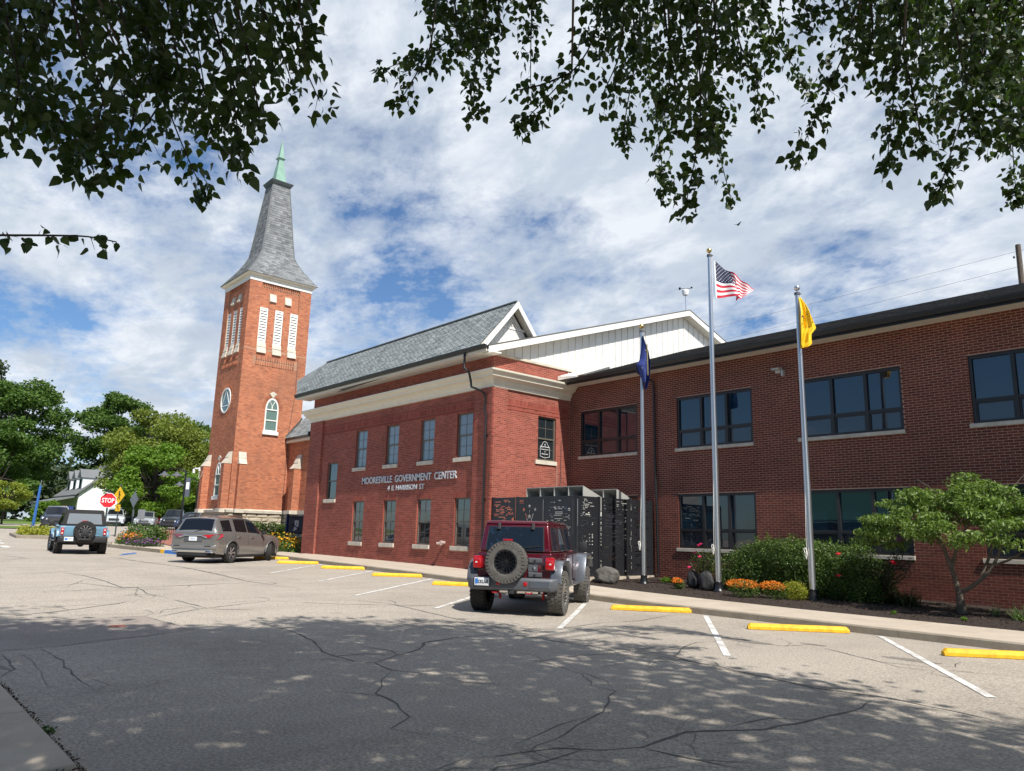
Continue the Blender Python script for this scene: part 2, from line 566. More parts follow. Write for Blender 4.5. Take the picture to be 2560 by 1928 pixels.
class MB:
    def __init__(s):
        s.v = []
        s.f = []
        s.m = []

    def add(s, vs, fs, m=0):
        b = len(s.v)
        s.v.extend([tuple(p) for p in vs])
        s.f.extend([tuple(b + i for i in f) for f in fs])
        s.m.extend([m] * len(fs))
        return s

    def box(s, x0, x1, y0, y1, z0, z1, m=0):
        vs = [(x0, y0, z0), (x1, y0, z0), (x1, y1, z0), (x0, y1, z0), (x0, y0, z1), (x1, y0, z1), (x1, y1, z1), (x0, y1, z1)]
        return s.add(vs, [(3, 2, 1, 0), (4, 5, 6, 7), (0, 1, 5, 4), (1, 2, 6, 5), (2, 3, 7, 6), (3, 0, 4, 7)], m)

    def hull(s, a, b, m=0):
        """prism between two equal-length loops a and b"""
        k = len(a)
        fs = [tuple(range(k))[::-1], tuple(range(k, 2 * k))]
        fs += [(i, (i + 1) % k, k + (i + 1) % k, k + i) for i in range(k)]
        return s.add(list(a) + list(b), fs, m)

    def obox(s, c, sx, sy, sz, rot=0.0, m=0, tilt=None):
        mt = Matrix.Rotation(rot, 3, 'Z')
        if tilt:
            mt = mt @ Matrix.Rotation(tilt[0], 3, 'X') @ Matrix.Rotation(tilt[1], 3, 'Y')
        vs = []
        for z in (-sz / 2, sz / 2):
            for x, y in ((-sx / 2, -sy / 2), (sx / 2, -sy / 2), (sx / 2, sy / 2), (-sx / 2, sy / 2)):
                vs.append(Vector(c) + mt @ Vector((x, y, z)))
        return s.add(vs, [(3, 2, 1, 0), (4, 5, 6, 7), (0, 1, 5, 4), (1, 2, 6, 5), (2, 3, 7, 6), (3, 0, 4, 7)], m)

    def bar(s, a, b, w, h, m=0, up=(0, 0, 1)):
        a = Vector(a)
        b = Vector(b)
        d = (b - a).normalized()
        u = Vector(up)
        if abs(d.dot(u)) > .98:
            u = Vector((1, 0, 0))
        r = d.cross(u).normalized() * (w / 2)
        u = r.cross(d).normalized() * (h / 2)
        return s.hull([a - r - u, a + r - u, a + r + u, a - r + u], [b - r - u, b + r - u, b + r + u, b - r + u], m)

    def tube(s, pts, rad, k=8, m=0, cap=True):
        pts = [Vector(p) for p in pts]
        if isinstance(rad, (int, float)):
            rad = [rad] * len(pts)
        base = len(s.v)
        u = None
        for i, p in enumerate(pts):
            d = (pts[min(i + 1, len(pts) - 1)] - pts[max(i - 1, 0)])
            d = d.normalized() if d.length > 1e-9 else Vector((0, 0, 1))
            if u is None:
                u = d.cross(Vector((.31, .17, .93)) if abs(d.z) < .9 else Vector((1, .1, 0))).normalized()
            u = (u - d * u.dot(d))
            u = u.normalized() if u.length > 1e-6 else d.orthogonal().normalized()
            w = d.cross(u)
            for j in range(k):
                a = 2 * PI * j / k
                s.v.append(tuple(p + (u * math.cos(a) + w * math.sin(a)) * rad[i]))
        for i in range(len(pts) - 1):
            for j in range(k):
                a = base + i * k + j
                b_ = base + i * k + (j + 1) % k
                s.f.append((a, b_, b_ + k, a + k))
                s.m.append(m)
        if cap:
            s.f.append(tuple(base + j for j in range(k))[::-1])
            s.m.append(m)
            e = base + (len(pts) - 1) * k
            s.f.append(tuple(e + j for j in range(k)))
            s.m.append(m)
        return s

    def lathe(s, prof, c=(0, 0, 0), axis='Z', k=24, m=0, close=False):
        """prof: list of (r, t) along the axis"""
        base = len(s.v)
        for r_, t in prof:
            for j in range(k):
                a = 2 * PI * j / k
                p = (r_ * math.cos(a), r_ * math.sin(a), t)
                if axis == 'Y':
                    p = (p[0], p[2], p[1])
                elif axis == 'X':
                    p = (p[2], p[0], p[1])
                s.v.append((p[0] + c[0], p[1] + c[1], p[2] + c[2]))
        for i in range(len(prof) - 1):
            for j in range(k):
                a = base + i * k + j
                b_ = base + i * k + (j + 1) % k
                s.f.append((a, b_, b_ + k, a + k))
                s.m.append(m)
        if close:
            s.f.append(tuple(base + j for j in range(k)))
            s.m.append(m)
            e = base + (len(prof) - 1) * k
            s.f.append(tuple(e + j for j in range(k)))
            s.m.append(m)
        return s

    def ball(s, c, r, k=12, m=0, sq=1.0):
        pr = [(max(1e-4, r * math.sin(PI * i / k)), -r * sq * math.cos(PI * i / k)) for i in range(k + 1)]
        return s.lathe(pr, c, 'Z', k * 2, m)

    def build(s, name, mats, parent=None, smooth=False, bevel=0.0, local=False, ang=40, seg=2, fix=True):
        me = bpy.data.meshes.new(name)
        off = Vector((0, 0, 0))
        p = parent
        if parent is not None and not local:
            off = WL.get(parent, Vector((0, 0, 0)))
        vs = [(a - off.x, b - off.y, c - off.z) for a, b, c in s.v] if off.length > 0 else s.v
        me.from_pydata(vs, [], s.f)
        if isinstance(mats, str):
            mats = [mats]
        for q in mats:
            me.materials.append(MATS[q])
        if len(mats) > 1:
            me.polygons.foreach_set('material_index', s.m)
        if bevel > 0 or fix:
            bm = bmesh.new()
            bm.from_mesh(me)
            if bevel > 0:
                bmesh.ops.remove_doubles(bm, verts=bm.verts, dist=1e-5)
            if len(bm.faces) < 60000:
                bmesh.ops.recalc_face_normals(bm, faces=bm.faces)
            if bevel > 0:
                es = [e for e in bm.edges if len(e.link_faces) == 2 and e.calc_face_angle(0) > R(28)]
                bmesh.ops.bevel(bm, geom=es, offset=bevel, segments=seg, profile=.5, affect='EDGES', clamp_overlap=True)
            bm.to_mesh(me)
            bm.free()
        if smooth:
            me.polygons.foreach_set('use_smooth', [True] * len(me.polygons))
            try:
                me.set_sharp_from_angle(angle=R(ang))
            except Exception:
                pass
        o = bpy.data.objects.new(name, me)
        COL.objects.link(o)
        if parent is not None:
            o.parent = parent
        WL[o] = off if parent is not None else Vector((0, 0, 0))
        return o


def solo(name, mb, mats, label, cat=None, group=None, kind=None, loc=None, **k):
    """a thing that is one mesh, its origin moved to loc"""
    if loc is not None:
        mb.v = [(a - loc[0], b - loc[1], c - loc[2]) for a, b, c in mb.v]
    o = mb.build(name, mats, None, **k)
    if loc is not None:
        o.location = loc
        WL[o] = Vector(loc)
    return tag(o, label, cat, group, kind)


def kids(o):
    return [c for c in bpy.data.objects if c.parent == o]


def copy_tree(o, parent=None):
    c = o.copy()
    COL.objects.link(c)
    c.parent = parent
    WL[c] = WL.get(o, Vector((0, 0, 0)))
    for ch in kids(o):
        copy_tree(ch, c)
    return c


def np_mesh(name, V, F, mats, parent=None, mi=None, smooth=False):
    """V (n,3), F (m,k) numpy arrays"""
    me = bpy.data.meshes.new(name)
    V = np.asarray(V, dtype=np.float32)
    if parent is not None:
        off = WL.get(parent, Vector((0, 0, 0)))
        V = V - np.array(off, dtype=np.float32)
    F = np.asarray(F, dtype=np.int32)
    m_, k = F.shape
    me.vertices.add(len(V))
    me.vertices.foreach_set('co', V.ravel())
    me.loops.add(m_ * k)
    me.loops.foreach_set('vertex_index', F.ravel())
    me.polygons.add(m_)
    me.polygons.foreach_set('loop_start', np.arange(m_, dtype=np.int32) * k)
    if isinstance(mats, str):
        mats = [mats]
    for q in mats:
        me.materials.append(MATS[q])
    if mi is not None:
        me.polygons.foreach_set('material_index', np.asarray(mi, dtype=np.int32))
    me.polygons.foreach_set('use_smooth', np.full(m_, bool(smooth)))
    me.update(calc_edges=True)
    o = bpy.data.objects.new(name, me)
    COL.objects.link(o)
    if parent is not None:
        o.parent = parent
        WL[o] = off
    return o


# the road surface: level near the viewer, climbing gently to the west
GS = [-400, 0, 3, 11, 14, 20.5, 25, 33, 40, 50, 60, 75, 90, 140, 400, 900]
GZ = [-1.6, -1.6, -1.6, -1.57, -1.51, -1.36, -1.28, -1.2, -1.08, -.78, -.48, -.1, .1, .6, 1.5, 2.5]


def gz(x):
    return float(np.interp(-x, GS, GZ))


def sheet(name, poly_pts, dz, mat, **k):
    """flat sheet following the road surface; poly as list of quads (4 xy points each)"""
    mb = MB()
    for q in poly_pts:
        mb.add([(x, y, gz(x) + dz) for x, y in q], [tuple(range(len(q)))])
    return mb.build(name, mat, **k)


# text as mesh
def text_mesh(body, size, extrude=0.0, offset=0.0, sx=1.0, align='LEFT'):
    cu = bpy.data.curves.new('lettering', 'FONT')
    cu.body = body
    cu.size = size
    cu.extrude = extrude
    cu.offset = offset
    cu.align_x = align
    cu.resolution_u = 3
    ob = bpy.data.objects.new('lettering', cu)
    COL.objects.link(ob)
    dg = bpy.context.evaluated_depsgraph_get()
    me = bpy.data.meshes.new_from_object(ob.evaluated_get(dg))
    bpy.data.objects.remove(ob)
    for v_ in me.vertices:
        v_.co.x *= sx
    return me


def text_obj(name, body, size, mat, parent, loc, ux, uz=(0, 0, 1), extrude=.004, offset=0.0, sx=1.0, align='CENTER', label=None):
    """lettering standing in the plane of ux (reading direction) and uz (up); loc in parent's local space"""
    me = text_mesh(body, size, extrude, offset, sx, align)
    me.materials.clear()
    me.materials.append(MATS[mat])
    ux = Vector(ux).normalized()
    uz = Vector(uz).normalized()
    nrm = ux.cross(uz)
    mt = Matrix(((ux.x, uz.x, nrm.x, loc[0]), (ux.y, uz.y, nrm.y, loc[1]), (ux.z, uz.z, nrm.z, loc[2]), (0, 0, 0, 1)))
    me.transform(mt)
    o = bpy.data.objects.new(name, me)
    COL.objects.link(o)
    o.parent = parent
    if label:
        o['label'] = label
    return o


# ---------------------------------------------------------------- helpers: masonry and roofing
class Plane:
    """vertical wall frame: origin o, u along the wall, n outward"""

    def __init__(s, o, u, n_):
        s.o = np.array(o, float)
        s.u = np.array(u, float)
        s.n = np.array(n_, float)

    def P(s, u, z, d=0.0):
        p = s.o + s.u * u + s.n * d
        return (p[0], p[1], z)


def lay_bricks(u0, u1, z0, z1, holes, L, H, mort, base_z, arches=()):
    out = []
    kmin = int(math.floor((z0 - base_z) / H))
    kmax = int(math.ceil((z1 - base_z) / H))
    for k in range(kmin, kmax):
        za = base_z + k * H + mort / 2
        zb = za + H - mort
        if za < z0 - .002 or zb > z1 + .012:
            continue
        zm = (za + zb) / 2
        cuts = [(h[0], h[1]) for h in holes if h[2] - .01 < zm < h[3] + .01]
        for fn in arches:
            q = fn(zm)
            if q:
                cuts.append(q)
        i0 = int(math.floor(u0 / L)) - 1
        sh = (k % 2) * L / 2
        u = i0 * L + sh
        while u < u1:
            a = max(u + mort / 2, u0)
            b = min(u + L - mort / 2, u1)
            u += L
            segs = [(a, b)]
            for c0, c1 in cuts:
                ns = []
                for p, q in segs:
                    if c1 <= p or c0 >= q:
                        ns.append((p, q))
                    else:
                        if c0 > p:
                            ns.append((p, c0))
                        if c1 < q:
                            ns.append((c1, q))
                segs = ns
            for p, q in segs:
                if q - p > .025:
                    out.append((p, q, za, zb))
    return out


def brick_mesh(name, plane, bl, mat, parent, proud=.0018, jit=.0005, kind='stuff'):
    if not bl:
        return None
    B = np.array(bl)
    N = len(B)
    d = proud + rng.uniform(-jit, jit, N)
    u0, u1, z0, z1 = B.T
    V = np.zeros((N, 8, 3))
    for i, (uu, zz, dd) in enumerate(((u0, z0, 0), (u1, z0, 0), (u1, z1, 0), (u0, z1, 0), (u0, z0, 1), (u1, z0, 1), (u1, z1, 1), (u0, z1, 1))):
        off = d if dd else np.full(N, -.004)
        V[:, i, :] = plane.o + uu[:, None] * plane.u + off[:, None] * plane.n
        V[:, i, 2] = zz
    F = np.array([(4, 5, 6, 7), (0, 1, 5, 4), (1, 2, 6, 5), (2, 3, 7, 6), (3, 0, 4, 7)])
    flip = np.cross(plane.u, (0, 0, 1)).dot(plane.n) < 0
    if flip:
        F = F[:, ::-1]
    FF = (np.arange(N)[:, None, None] * 8 + F[None]).reshape(-1, 4)
    o = np_mesh(name, V.reshape(-1, 3), FF, mat, parent)
    if kind:
        o['kind'] = kind
    return o


def single_bricks(plane, bl, mat, parent, L, H, mort, count=300, proud=.0018):
    """the bricks that show largest become objects of their own (shared mesh); returns the rest"""
    full = [(i, b) for i, b in enumerate(bl) if abs((b[1] - b[0]) - (L - mort)) < .002]
    key = []
    for i, b in full:
        p = Vector(plane.P((b[0] + b[1]) / 2, (b[2] + b[3]) / 2))
        dep = p.dot(VW)
        sx = p.dot(RGT) / dep
        sy = p.dot(DWN) / dep
        if abs(sx) > .68 or abs(sy) > .51:
            continue
        key.append((p.length, i, b))
    key.sort()
    pick = key[:count]
    ids = set(i for _, i, _ in pick)
    w, h = L - mort, H - mort
    mb = MB()
    hu = Vector(plane.u) * (w / 2)
    nn = Vector(plane.n)
    loop = lambda dd: [tuple(-hu + nn * dd + Vector((0, 0, -h / 2))), tuple(hu + nn * dd + Vector((0, 0, -h / 2))), tuple(hu + nn * dd + Vector((0, 0, h / 2))), tuple(-hu + nn * dd + Vector((0, 0, h / 2)))]
    mb.hull(loop(-.004), loop(proud))
    proto = mb.build('brick', mat, parent, local=True)
    off = WL[parent]
    first = True
    for _, i, b in pick:
        p = Vector(plane.P((b[0] + b[1]) / 2, (b[2] + b[3]) / 2)) - off
        o = proto if first else proto.copy()
        if not first:
            COL.objects.link(o)
        o.location = p
        first = False
    return [b for i, b in enumerate(bl) if i not in ids]


def wall_mesh(name, plane, u0, u1, z0, z1, holes, mat, parent, depth=.14, reveal='centre_brick', top=None):
    """mortar face with real openings and reveals"""
    us = sorted(set([u0, u1] + [min(max(h[0], u0), u1) for h in holes] + [min(max(h[1], u0), u1) for h in holes]))
    zs = sorted(set([z0, z1] + [min(max(h[2], z0), z1) for h in holes] + [min(max(h[3], z0), z1) for h in holes]))
    mb = MB()
    for i in range(len(us) - 1):
        for j in range(len(zs) - 1):
            um, zm = (us[i] + us[i + 1]) / 2, (zs[j] + zs[j + 1]) / 2
            if any(h[0] < um < h[1] and h[2] < zm < h[3] for h in holes):
                continue
            mb.add([plane.P(us[i], zs[j]), plane.P(us[i + 1], zs[j]), plane.P(us[i + 1], zs[j + 1]), plane.P(us[i], zs[j + 1])], [(0, 1, 2, 3)])
    for h in holes:
        a, b, c, d = h
        q = [(a, c), (b, c), (b, d), (a, d)]
        for i in range(4):
            p, r_ = q[i], q[(i + 1) % 4]
            mb.add([plane.P(*p), plane.P(*r_), plane.P(*r_, -depth), plane.P(*p, -depth)], [(0, 1, 2, 3)], 1)
    return mb.build(name, [mat, reveal], parent, fix=False)


def slab_on(plane, mb, u0, u1, z0, z1, d0, d1, m=0):
    """box standing on a wall plane from offset d0 to d1"""
    a = [plane.P(u0, z0, d0), plane.P(u1, z0, d0), plane.P(u1, z1, d0), plane.P(u0, z1, d0)]
    b = [plane.P(u0, z0, d1), plane.P(u1, z0, d1), plane.P(u1, z1, d1), plane.P(u0, z1, d1)]
    mb.hull(a, b, m)
    return mb


def shingles(name, p00, p10, p11, p01, rows, tabw, mat, parent, thick=.012, jit=.02, kind='stuff', extra=None):
    """courses of single tabs on the quad p00-p10 (eave) to p01-p11 (ridge)"""
    p00, p10, p11, p01 = [np.array(q, float) for q in (p00, p10, p11, p01)]
    nrm = np.cross(p10 - p00, p01 - p00)
    nrm /= np.linalg.norm(nrm)
    if nrm[2] < 0:
        nrm = -nrm
    V = []
    F = []
    for r_ in range(rows):
        va, vb = r_ / rows, min(1.0, (r_ + 1.06) / rows)
        a0, a1 = p00 + (p01 - p00) * va, p10 + (p11 - p10) * va
        b0, b1 = p00 + (p01 - p00) * vb, p10 + (p11 - p10) * vb
        wl = np.linalg.norm(a1 - a0)
        nt = max(1, int(round(wl / tabw)))
        offs = (r_ * .37) % 1.0
        ts = [0.0] + [min(1, max(0, (i + offs + random.uniform(-.12, .12)) / nt)) for i in range(nt)] + [1.0]
        ts = sorted(set(ts))
        for i in range(len(ts) - 1):
            t0, t1 = ts[i] + .0012, ts[i + 1] - .0012
            if t1 - t0 < .15 / nt:
                continue
            dj = random.uniform(-jit, jit) * np.linalg.norm(p01 - p00) / rows
            dn = (p01 - p00) / np.linalg.norm(p01 - p00) * dj
            th = thick * random.uniform(.7, 1.3)
            b = len(V)
            V += [a0 + (a1 - a0) * t0 + nrm * th + dn, a0 + (a1 - a0) * t1 + nrm * th + dn, b0 + (b1 - b0) * t1 + nrm * .002, b0 + (b1 - b0) * t0 + nrm * .002,
                  a0 + (a1 - a0) * t0 + dn, a0 + (a1 - a0) * t1 + dn]
            F += [(b, b + 1, b + 2, b + 3), (b + 4, b + 5, b + 1, b)]
    b = len(V)
    V += [p00 - nrm * .01, p10 - nrm * .01, p11 - nrm * .01, p01 - nrm * .01]
    F += [(b, b + 1, b + 2, b + 3)]
    o = np_mesh(name, np.array(V), np.array(F), mat, parent)
    if kind:
        o['kind'] = kind
    return o


def sweep(path, prof, closed=False):
    """profile (offset outward, z) swept along a ground-plan polyline with mitred corners; outward = right of travel"""
    n_ = len(path)
    mb = MB()
    P = [Vector((p[0], p[1])) for p in path]
    rows = []
    for i in range(n_):
        d0 = (P[i] - P[i - 1]).normalized() if i > 0 or closed else None
        d1 = (P[(i + 1) % n_] - P[i]).normalized() if i < n_ - 1 or closed else None
        if d0 is None:
            d0 = d1
        if d1 is None:
            d1 = d0
        n0 = Vector((d0.y, -d0.x))
        n1 = Vector((d1.y, -d1.x))
        mdir = (n0 + n1)
        mdir = mdir / max(.2, mdir.dot(n0))
        rows.append([(P[i].x + mdir.x * o_, P[i].y + mdir.y * o_, z) for o_, z in prof])
    k = len(prof)
    base = len(mb.v)
    for r_ in rows:
        mb.v += r_
    rng_ = range(n_ if closed else n_ - 1)
    for i in rng_:
        j = (i + 1) % n_
        for q in range(k):
            q2 = (q + 1) % k
            mb.f.append((base + i * k + q, base + j * k + q, base + j * k + q2, base + i * k + q2))
            mb.m.append(0)
    if not closed:
        mb.f.append(tuple(base + q for q in range(k)))
        mb.m.append(0)
        mb.f.append(tuple(base + (n_ - 1) * k + q for q in range(k))[::-1])
        mb.m.append(0)
    return mb


# ---------------------------------------------------------------- helpers: foliage
def leaf_quads(P, size, rnd=None, droop=0.0, up=None, fold=.25, asp=.62, var=.35):
    """one folded leaf (two quads = 4 tris) per point of P; returns V, F"""
    N = len(P)
    r_ = rng
    az = r_.uniform(0, 2 * PI, N)
    el = r_.uniform(-.9, .9, N) - droop
    d = np.stack([np.cos(az) * np.cos(el), np.sin(az) * np.cos(el), np.sin(el)], 1)
    t = r_.normal(size=(N, 3))
    if up is not None:
        t = t * .6 + np.array([0, 0, up])
    s = np.cross(d, t)
    s /= np.linalg.norm(s, axis=1)[:, None] + 1e-9
    nn = np.cross(s, d)
    L = size * (1 + r_.uniform(-var, var, N))[:, None]
    w = L * asp / 2
    tip = P + d * L
    mid = P + d * L * .45
    a = mid + s * w + nn * w * fold
    b = mid - s * w + nn * w * fold
    V = np.stack([P, a, tip, b], 1)
    F = np.array([(0, 1, 2), (0, 2, 3)])
    FF = (np.arange(N)[:, None, None] * 4 + F[None]).reshape(-1, 3)
    return V.reshape(-1, 3), FF


LEAF5 = None


def broad_leaves(P, size, d=None, droop=.5, var=.3):
    """heart-shaped leaf outlines, folded along the midrib: 8 vertices, 6 triangles"""
    N = len(P)
    az = rng.uniform(0, 2 * PI, N)
    el = rng.normal(-droop, .5, N)
    dd = np.stack([np.cos(az) * np.cos(el), np.sin(az) * np.cos(el), np.sin(el)], 1)
    if d is not None:
        dd = dd * .75 + d * .6
        dd /= np.linalg.norm(dd, axis=1)[:, None]
    t = rng.normal(size=(N, 3)) * .8 + np.array([0, 0, .6])
    s = np.cross(dd, t)
    s /= np.linalg.norm(s, axis=1)[:, None] + 1e-9
    nn = np.cross(s, dd)
    L = size * (1 + rng.uniform(-var, var, N))[:, None]
    prof = [(0.0, 0.0), (.10, .30), (.38, .44), (.70, .26), (1.06, 0.0), (.70, -.26), (.38, -.44), (.10, -.30)]
    V = []
    curl = rng.uniform(-.25, .35, N)[:, None]
    for a, b in prof:
        V.append(P + dd * L * a + s * L * b * .92 + nn * L * (abs(b) * .35 - curl * a * a * .4))
    V = np.stack(V, 1)
    F = np.array([(0, 1, 7), (1, 2, 7), (2, 6, 7), (2, 3, 6), (3, 5, 6), (3, 4, 5)])
    FF = (np.arange(N)[:, None, None] * 8 + F[None]).reshape(-1, 3)
    return V.reshape(-1, 3), FF


def blob_points(blobs, n_, shell=.55, jit=.10):
    """points in/near the skin of ellipsoids (cx,cy,cz,rx,ry,rz), weighted by surface"""
    B = np.array(blobs)
    w = (B[:, 3] * B[:, 4] + B[:, 4] * B[:, 5] + B[:, 3] * B[:, 5])
    w /= w.sum()
    idx = rng.choice(len(B), n_, p=w)
    d = rng.normal(size=(n_, 3))
    d /= np.linalg.norm(d, axis=1)[:, None]
    r_ = shell + (1 - shell) * rng.uniform(0, 1, n_) ** .6
    r_ = r_ * (1 + jit * rng.normal(size=n_))
    return B[idx, :3] + d * B[idx, 3:] * r_[:, None]

# ================================================================ GROUND
mb = MB()
xs = sorted(set([-g for g in GS if g >= 0] + [400, 60, 8, -7, -17, -29, -36.5, -45, -55, -67, -82, -110, -200]))
ys = [-400, -60, -10, 0, 5, 10, 14, 20, 40, 80, 400]
for i in range(len(xs) - 1):
    for j in range(len(ys) - 1):
        q = [(xs[i], ys[j]), (xs[i + 1], ys[j]), (xs[i + 1], ys[j + 1]), (xs[i], ys[j + 1])]
        mb.add([(x, y, gz(x)) for x, y in q], [(0, 1, 2, 3)])
road = solo('road', mb, 'asphalt', 'pale cracked asphalt of the street and its slanted parking bays', kind='structure', fix=False)


def strip(path, w, dz, mat_, name, parent=None, jag=0.0, taper=False):
    """thin ribbon lying on the road"""
    m = MB()
    pts = []
    for i in range(len(path) - 1):
        a, b = Vector(path[i]), Vector(path[i + 1])
        k = max(1, int((b - a).length / .22)) if jag else max(1, int((b - a).length / 2.5))
        for t in range(k):
            pts.append(a + (b - a) * (t / k))
    pts.append(Vector(path[-1]))
    if jag:
        for i in range(1, len(pts) - 1):
            pts[i] = pts[i] + Vector((random.uniform(-jag, jag), random.uniform(-jag, jag)))
    V = []
    for i, p in enumerate(pts):
        d = (pts[min(i + 1, len(pts) - 1)] - pts[max(0, i - 1)]).normalized()
        n_ = Vector((-d.y, d.x))
        ww = w * (random.uniform(.45, 1.35) if jag else 1)
        if taper:
            ww *= min(1, .25 + 2.5 * min(i, len(pts) - 1 - i) / len(pts))
        V.append(p + n_ * ww / 2)
        V.append(p - n_ * ww / 2)
    m.add([(v.x, v.y, gz(v.x) + dz) for v in V], [(2 * i, 2 * i + 1, 2 * i + 3, 2 * i + 2) for i in range(len(pts) - 1)])
    return m


CR =  [([[-12.74,5.59],[-11.26,5.6],[-10.29,5.38],[-9.47,5.09],[-9.06,5.04],[-8.63,5.07],[-8.4,5.22],[-7.84,5.13],[-7.44,5.35],[-7.23,5.42]],0.05),([[-8.4,5.22],[-8.72,5.77],[-8.99,6.29],[-9.5,6.73],[-9.68,7.41],[-9.66,8.55]],0.07),([[-7.84,5.13],[-7.37,4.7],[-6.84,4.32],[-6.34,4.22],[-5.88,4.01],[-5.62,3.69],[-5.38,3.78],[-5.07,3.97],[-4.76,4.0],[-4.62,4.14]],0.03),([[-11.5,2.16],[-10.41,2.2],[-9.5,2.12],[-8.98,2.1],[-8.37,2.1]],0.03),([[-9.67,1.5],[-10.11,1.68],[-10.98,1.74],[-11.25,1.73]],0.04),([[-11.14,1.93],[-10.67,1.92],[-9.8,1.9],[-8.96,1.81],[-8.75,1.83]],0.015),([[-14.86,2.17],[-15.41,3.27],[-16.05,4.1],[-16.67,4.76]],0.06),([[-14.19,4.16],[-12.27,4.36]],0.04),([[-13.97,4.28],[-14.8,5.3],[-15.64,7.03]],0.06),([[-15.64,7.03],[-14.51,8.26],[-14.02,9.33]],0.05),([[-15.26,8.8],[-14.16,9.19],[-11.75,8.98],[-9.98,8.89]],0.07),([[-16.45,5.36],[-14.93,5.48]],0.08),([[-10.74,2.45],[-10.56,3.66],[-9.8,4.93],[-9.61,5.06]],0.015),([[-8.88,2.49],[-8.74,3.31],[-8.06,4.65]],0.012),([[-11.62,1.75],[-11.42,2.12],[-11.78,2.83],[-12.2,4.34]],0.03),([[-7.79,6.95],[-7.37,7.1],[-7.43,7.91],[-7.28,8.35],[-6.49,8.72],[-5.9,8.66]],0.04),([[-7.37,7.1],[-6.46,6.88],[-5.91,6.48],[-5.57,6.43],[-5.27,5.98],[-5.0,5.61],[-4.78,5.09],[-4.59,4.59],[-4.44,4.13],[-4.46,4.0]],0.03),([[-4.64,4.17],[-4.9,4.93],[-4.97,5.57]],0.02),([[-4.53,4.56],[-4.22,4.49],[-4.11,4.69],[-4.01,4.95],[-4.04,5.25],[-4.11,5.64],[-4.01,5.86],[-3.75,6.29],[-3.66,7.0],[-3.6,7.73],[-3.72,8.39]],0.06),([[-4.61,5.26],[-4.32,5.34],[-4.18,5.29],[-4.09,5.06]],0.02),([[-4.01,4.95],[-3.76,4.98],[-3.47,5.07],[-3.21,5.11]],0.035),([[-4.19,3.76],[-4.18,4.09],[-4.24,4.52]],0.06),([[-4.02,5.39],[-3.78,5.27],[-3.6,5.1]],0.02),([[-8.19,9.24],[-6.67,8.97],[-5.71,8.64],[-4.72,8.54],[-4.08,8.35],[-3.72,8.39]],0.025),([[-7.61,8.83],[-5.81,8.79],[-4.42,8.51],[-3.73,8.68],[-3.02,8.59],[-2.36,8.41]],0.06),([[-6.67,8.97],[-5.36,8.6],[-4.49,8.64],[-3.43,8.52],[-2.77,8.44]],0.02),([[-10.35,14.11],[-9.8,12.15],[-9.94,11.08],[-9.7,9.73],[-9.86,8.78]],0.05),([[-10.22,9.1],[-9.62,9.54]],0.04),([[-9.53,8.49],[-7.7,8.68]],0.06),([[-6.67,8.97],[-7.14,9.84],[-7.33,10.47],[-7.27,10.94]],0.05),([[-5.88,11.74],[-4.76,11.15],[-4.23,11.32]],0.05),([[-7.05,11.21],[-6.35,11.41],[-6.2,12.16]],0.03),([[-4.1,11.2],[-3.19,11.57]],0.03),([[-6.87,7.1],[-6.0,6.81],[-5.57,6.43]],0.02),([[-23.43,3.29],[-24.4,4.84],[-25.36,6.28],[-25.52,7.48]],0.05),([[-20.11,2.85],[-19.75,3.57],[-20.55,4.54],[-19.16,5.08],[-19.53,7.05],[-20.08,9.9]],0.06),([[-24.41,4.78],[-23.07,5.07],[-21.21,5.16],[-19.32,5.12],[-19.24,5.42],[-17.69,5.24],[-16.78,5.38]],0.07),([[-33.09,8.14],[-31.49,8.22],[-29.06,8.4],[-26.5,8.61],[-22.91,8.63],[-20.41,8.44],[-19.12,8.63],[-17.92,8.85]],0.09),([[-33.59,8.41],[-30.0,8.2],[-27.73,8.55],[-25.34,8.66],[-21.37,8.44],[-20.06,9.05]],0.05),([[-34.42,4.73],[-33.03,5.05],[-31.53,5.27]],0.06),([[-30.19,4.17],[-31.07,4.68],[-32.02,5.39]],0.05),([[-18.41,3.41],[-18.93,4.2],[-19.16,5.08]],0.04),([[-19.63,4.02],[-21.71,4.9],[-20.55,5.28]],0.03),([[-19.24,5.42],[-17.5,4.92],[-16.78,4.99]],0.03)]
mcr = MB()
for path, w in CR:
    q = strip(path, w * .55, .004, None, '', jag=.030 if w < .05 else .018, taper=True)
    mcr.add(q.v, q.f)
    for b_ in range(2):
        i = random.randrange(len(path))
        a = Vector(path[i])
        ang = random.uniform(0, 2 * PI)
        p2 = [a, a + Vector((math.cos(ang), math.sin(ang))) * .4, a + Vector((math.cos(ang + .4), math.sin(ang + .4))) * .9]
        q = strip(p2, w * .35, .0035, None, '', jag=.03, taper=True)
        mcr.add(q.v, q.f)
c_ = mcr.build('cracks', 'crack_tar', road, fix=False)
c_['kind'] = 'stuff'
m = MB()
m.add([(x, y, gz(x) + .003) for x, y in ((-13.9, 1.6), (-14.25, 4.17), (-12.27, 4.36), (-11.68, 2.81), (-11.44, 1.6))], [(0, 1, 2, 3, 4)])
m.build('repair_patch', 'asphalt_patch', road, fix=False)
mh = MB()
mh.lathe([(.13, gz(-13.1) + .006), (.12, gz(-13.1) + .014), (.001, gz(-13.1) + .014)], (-13.1, 3.47, 0), k=24)
solo('manhole_cover', mh, 'brick_paver', 'rusty round iron cover in the shaded road patch', 'manhole cover', loc=(-13.1, 3.47, gz(-13.1)))
st = MB()
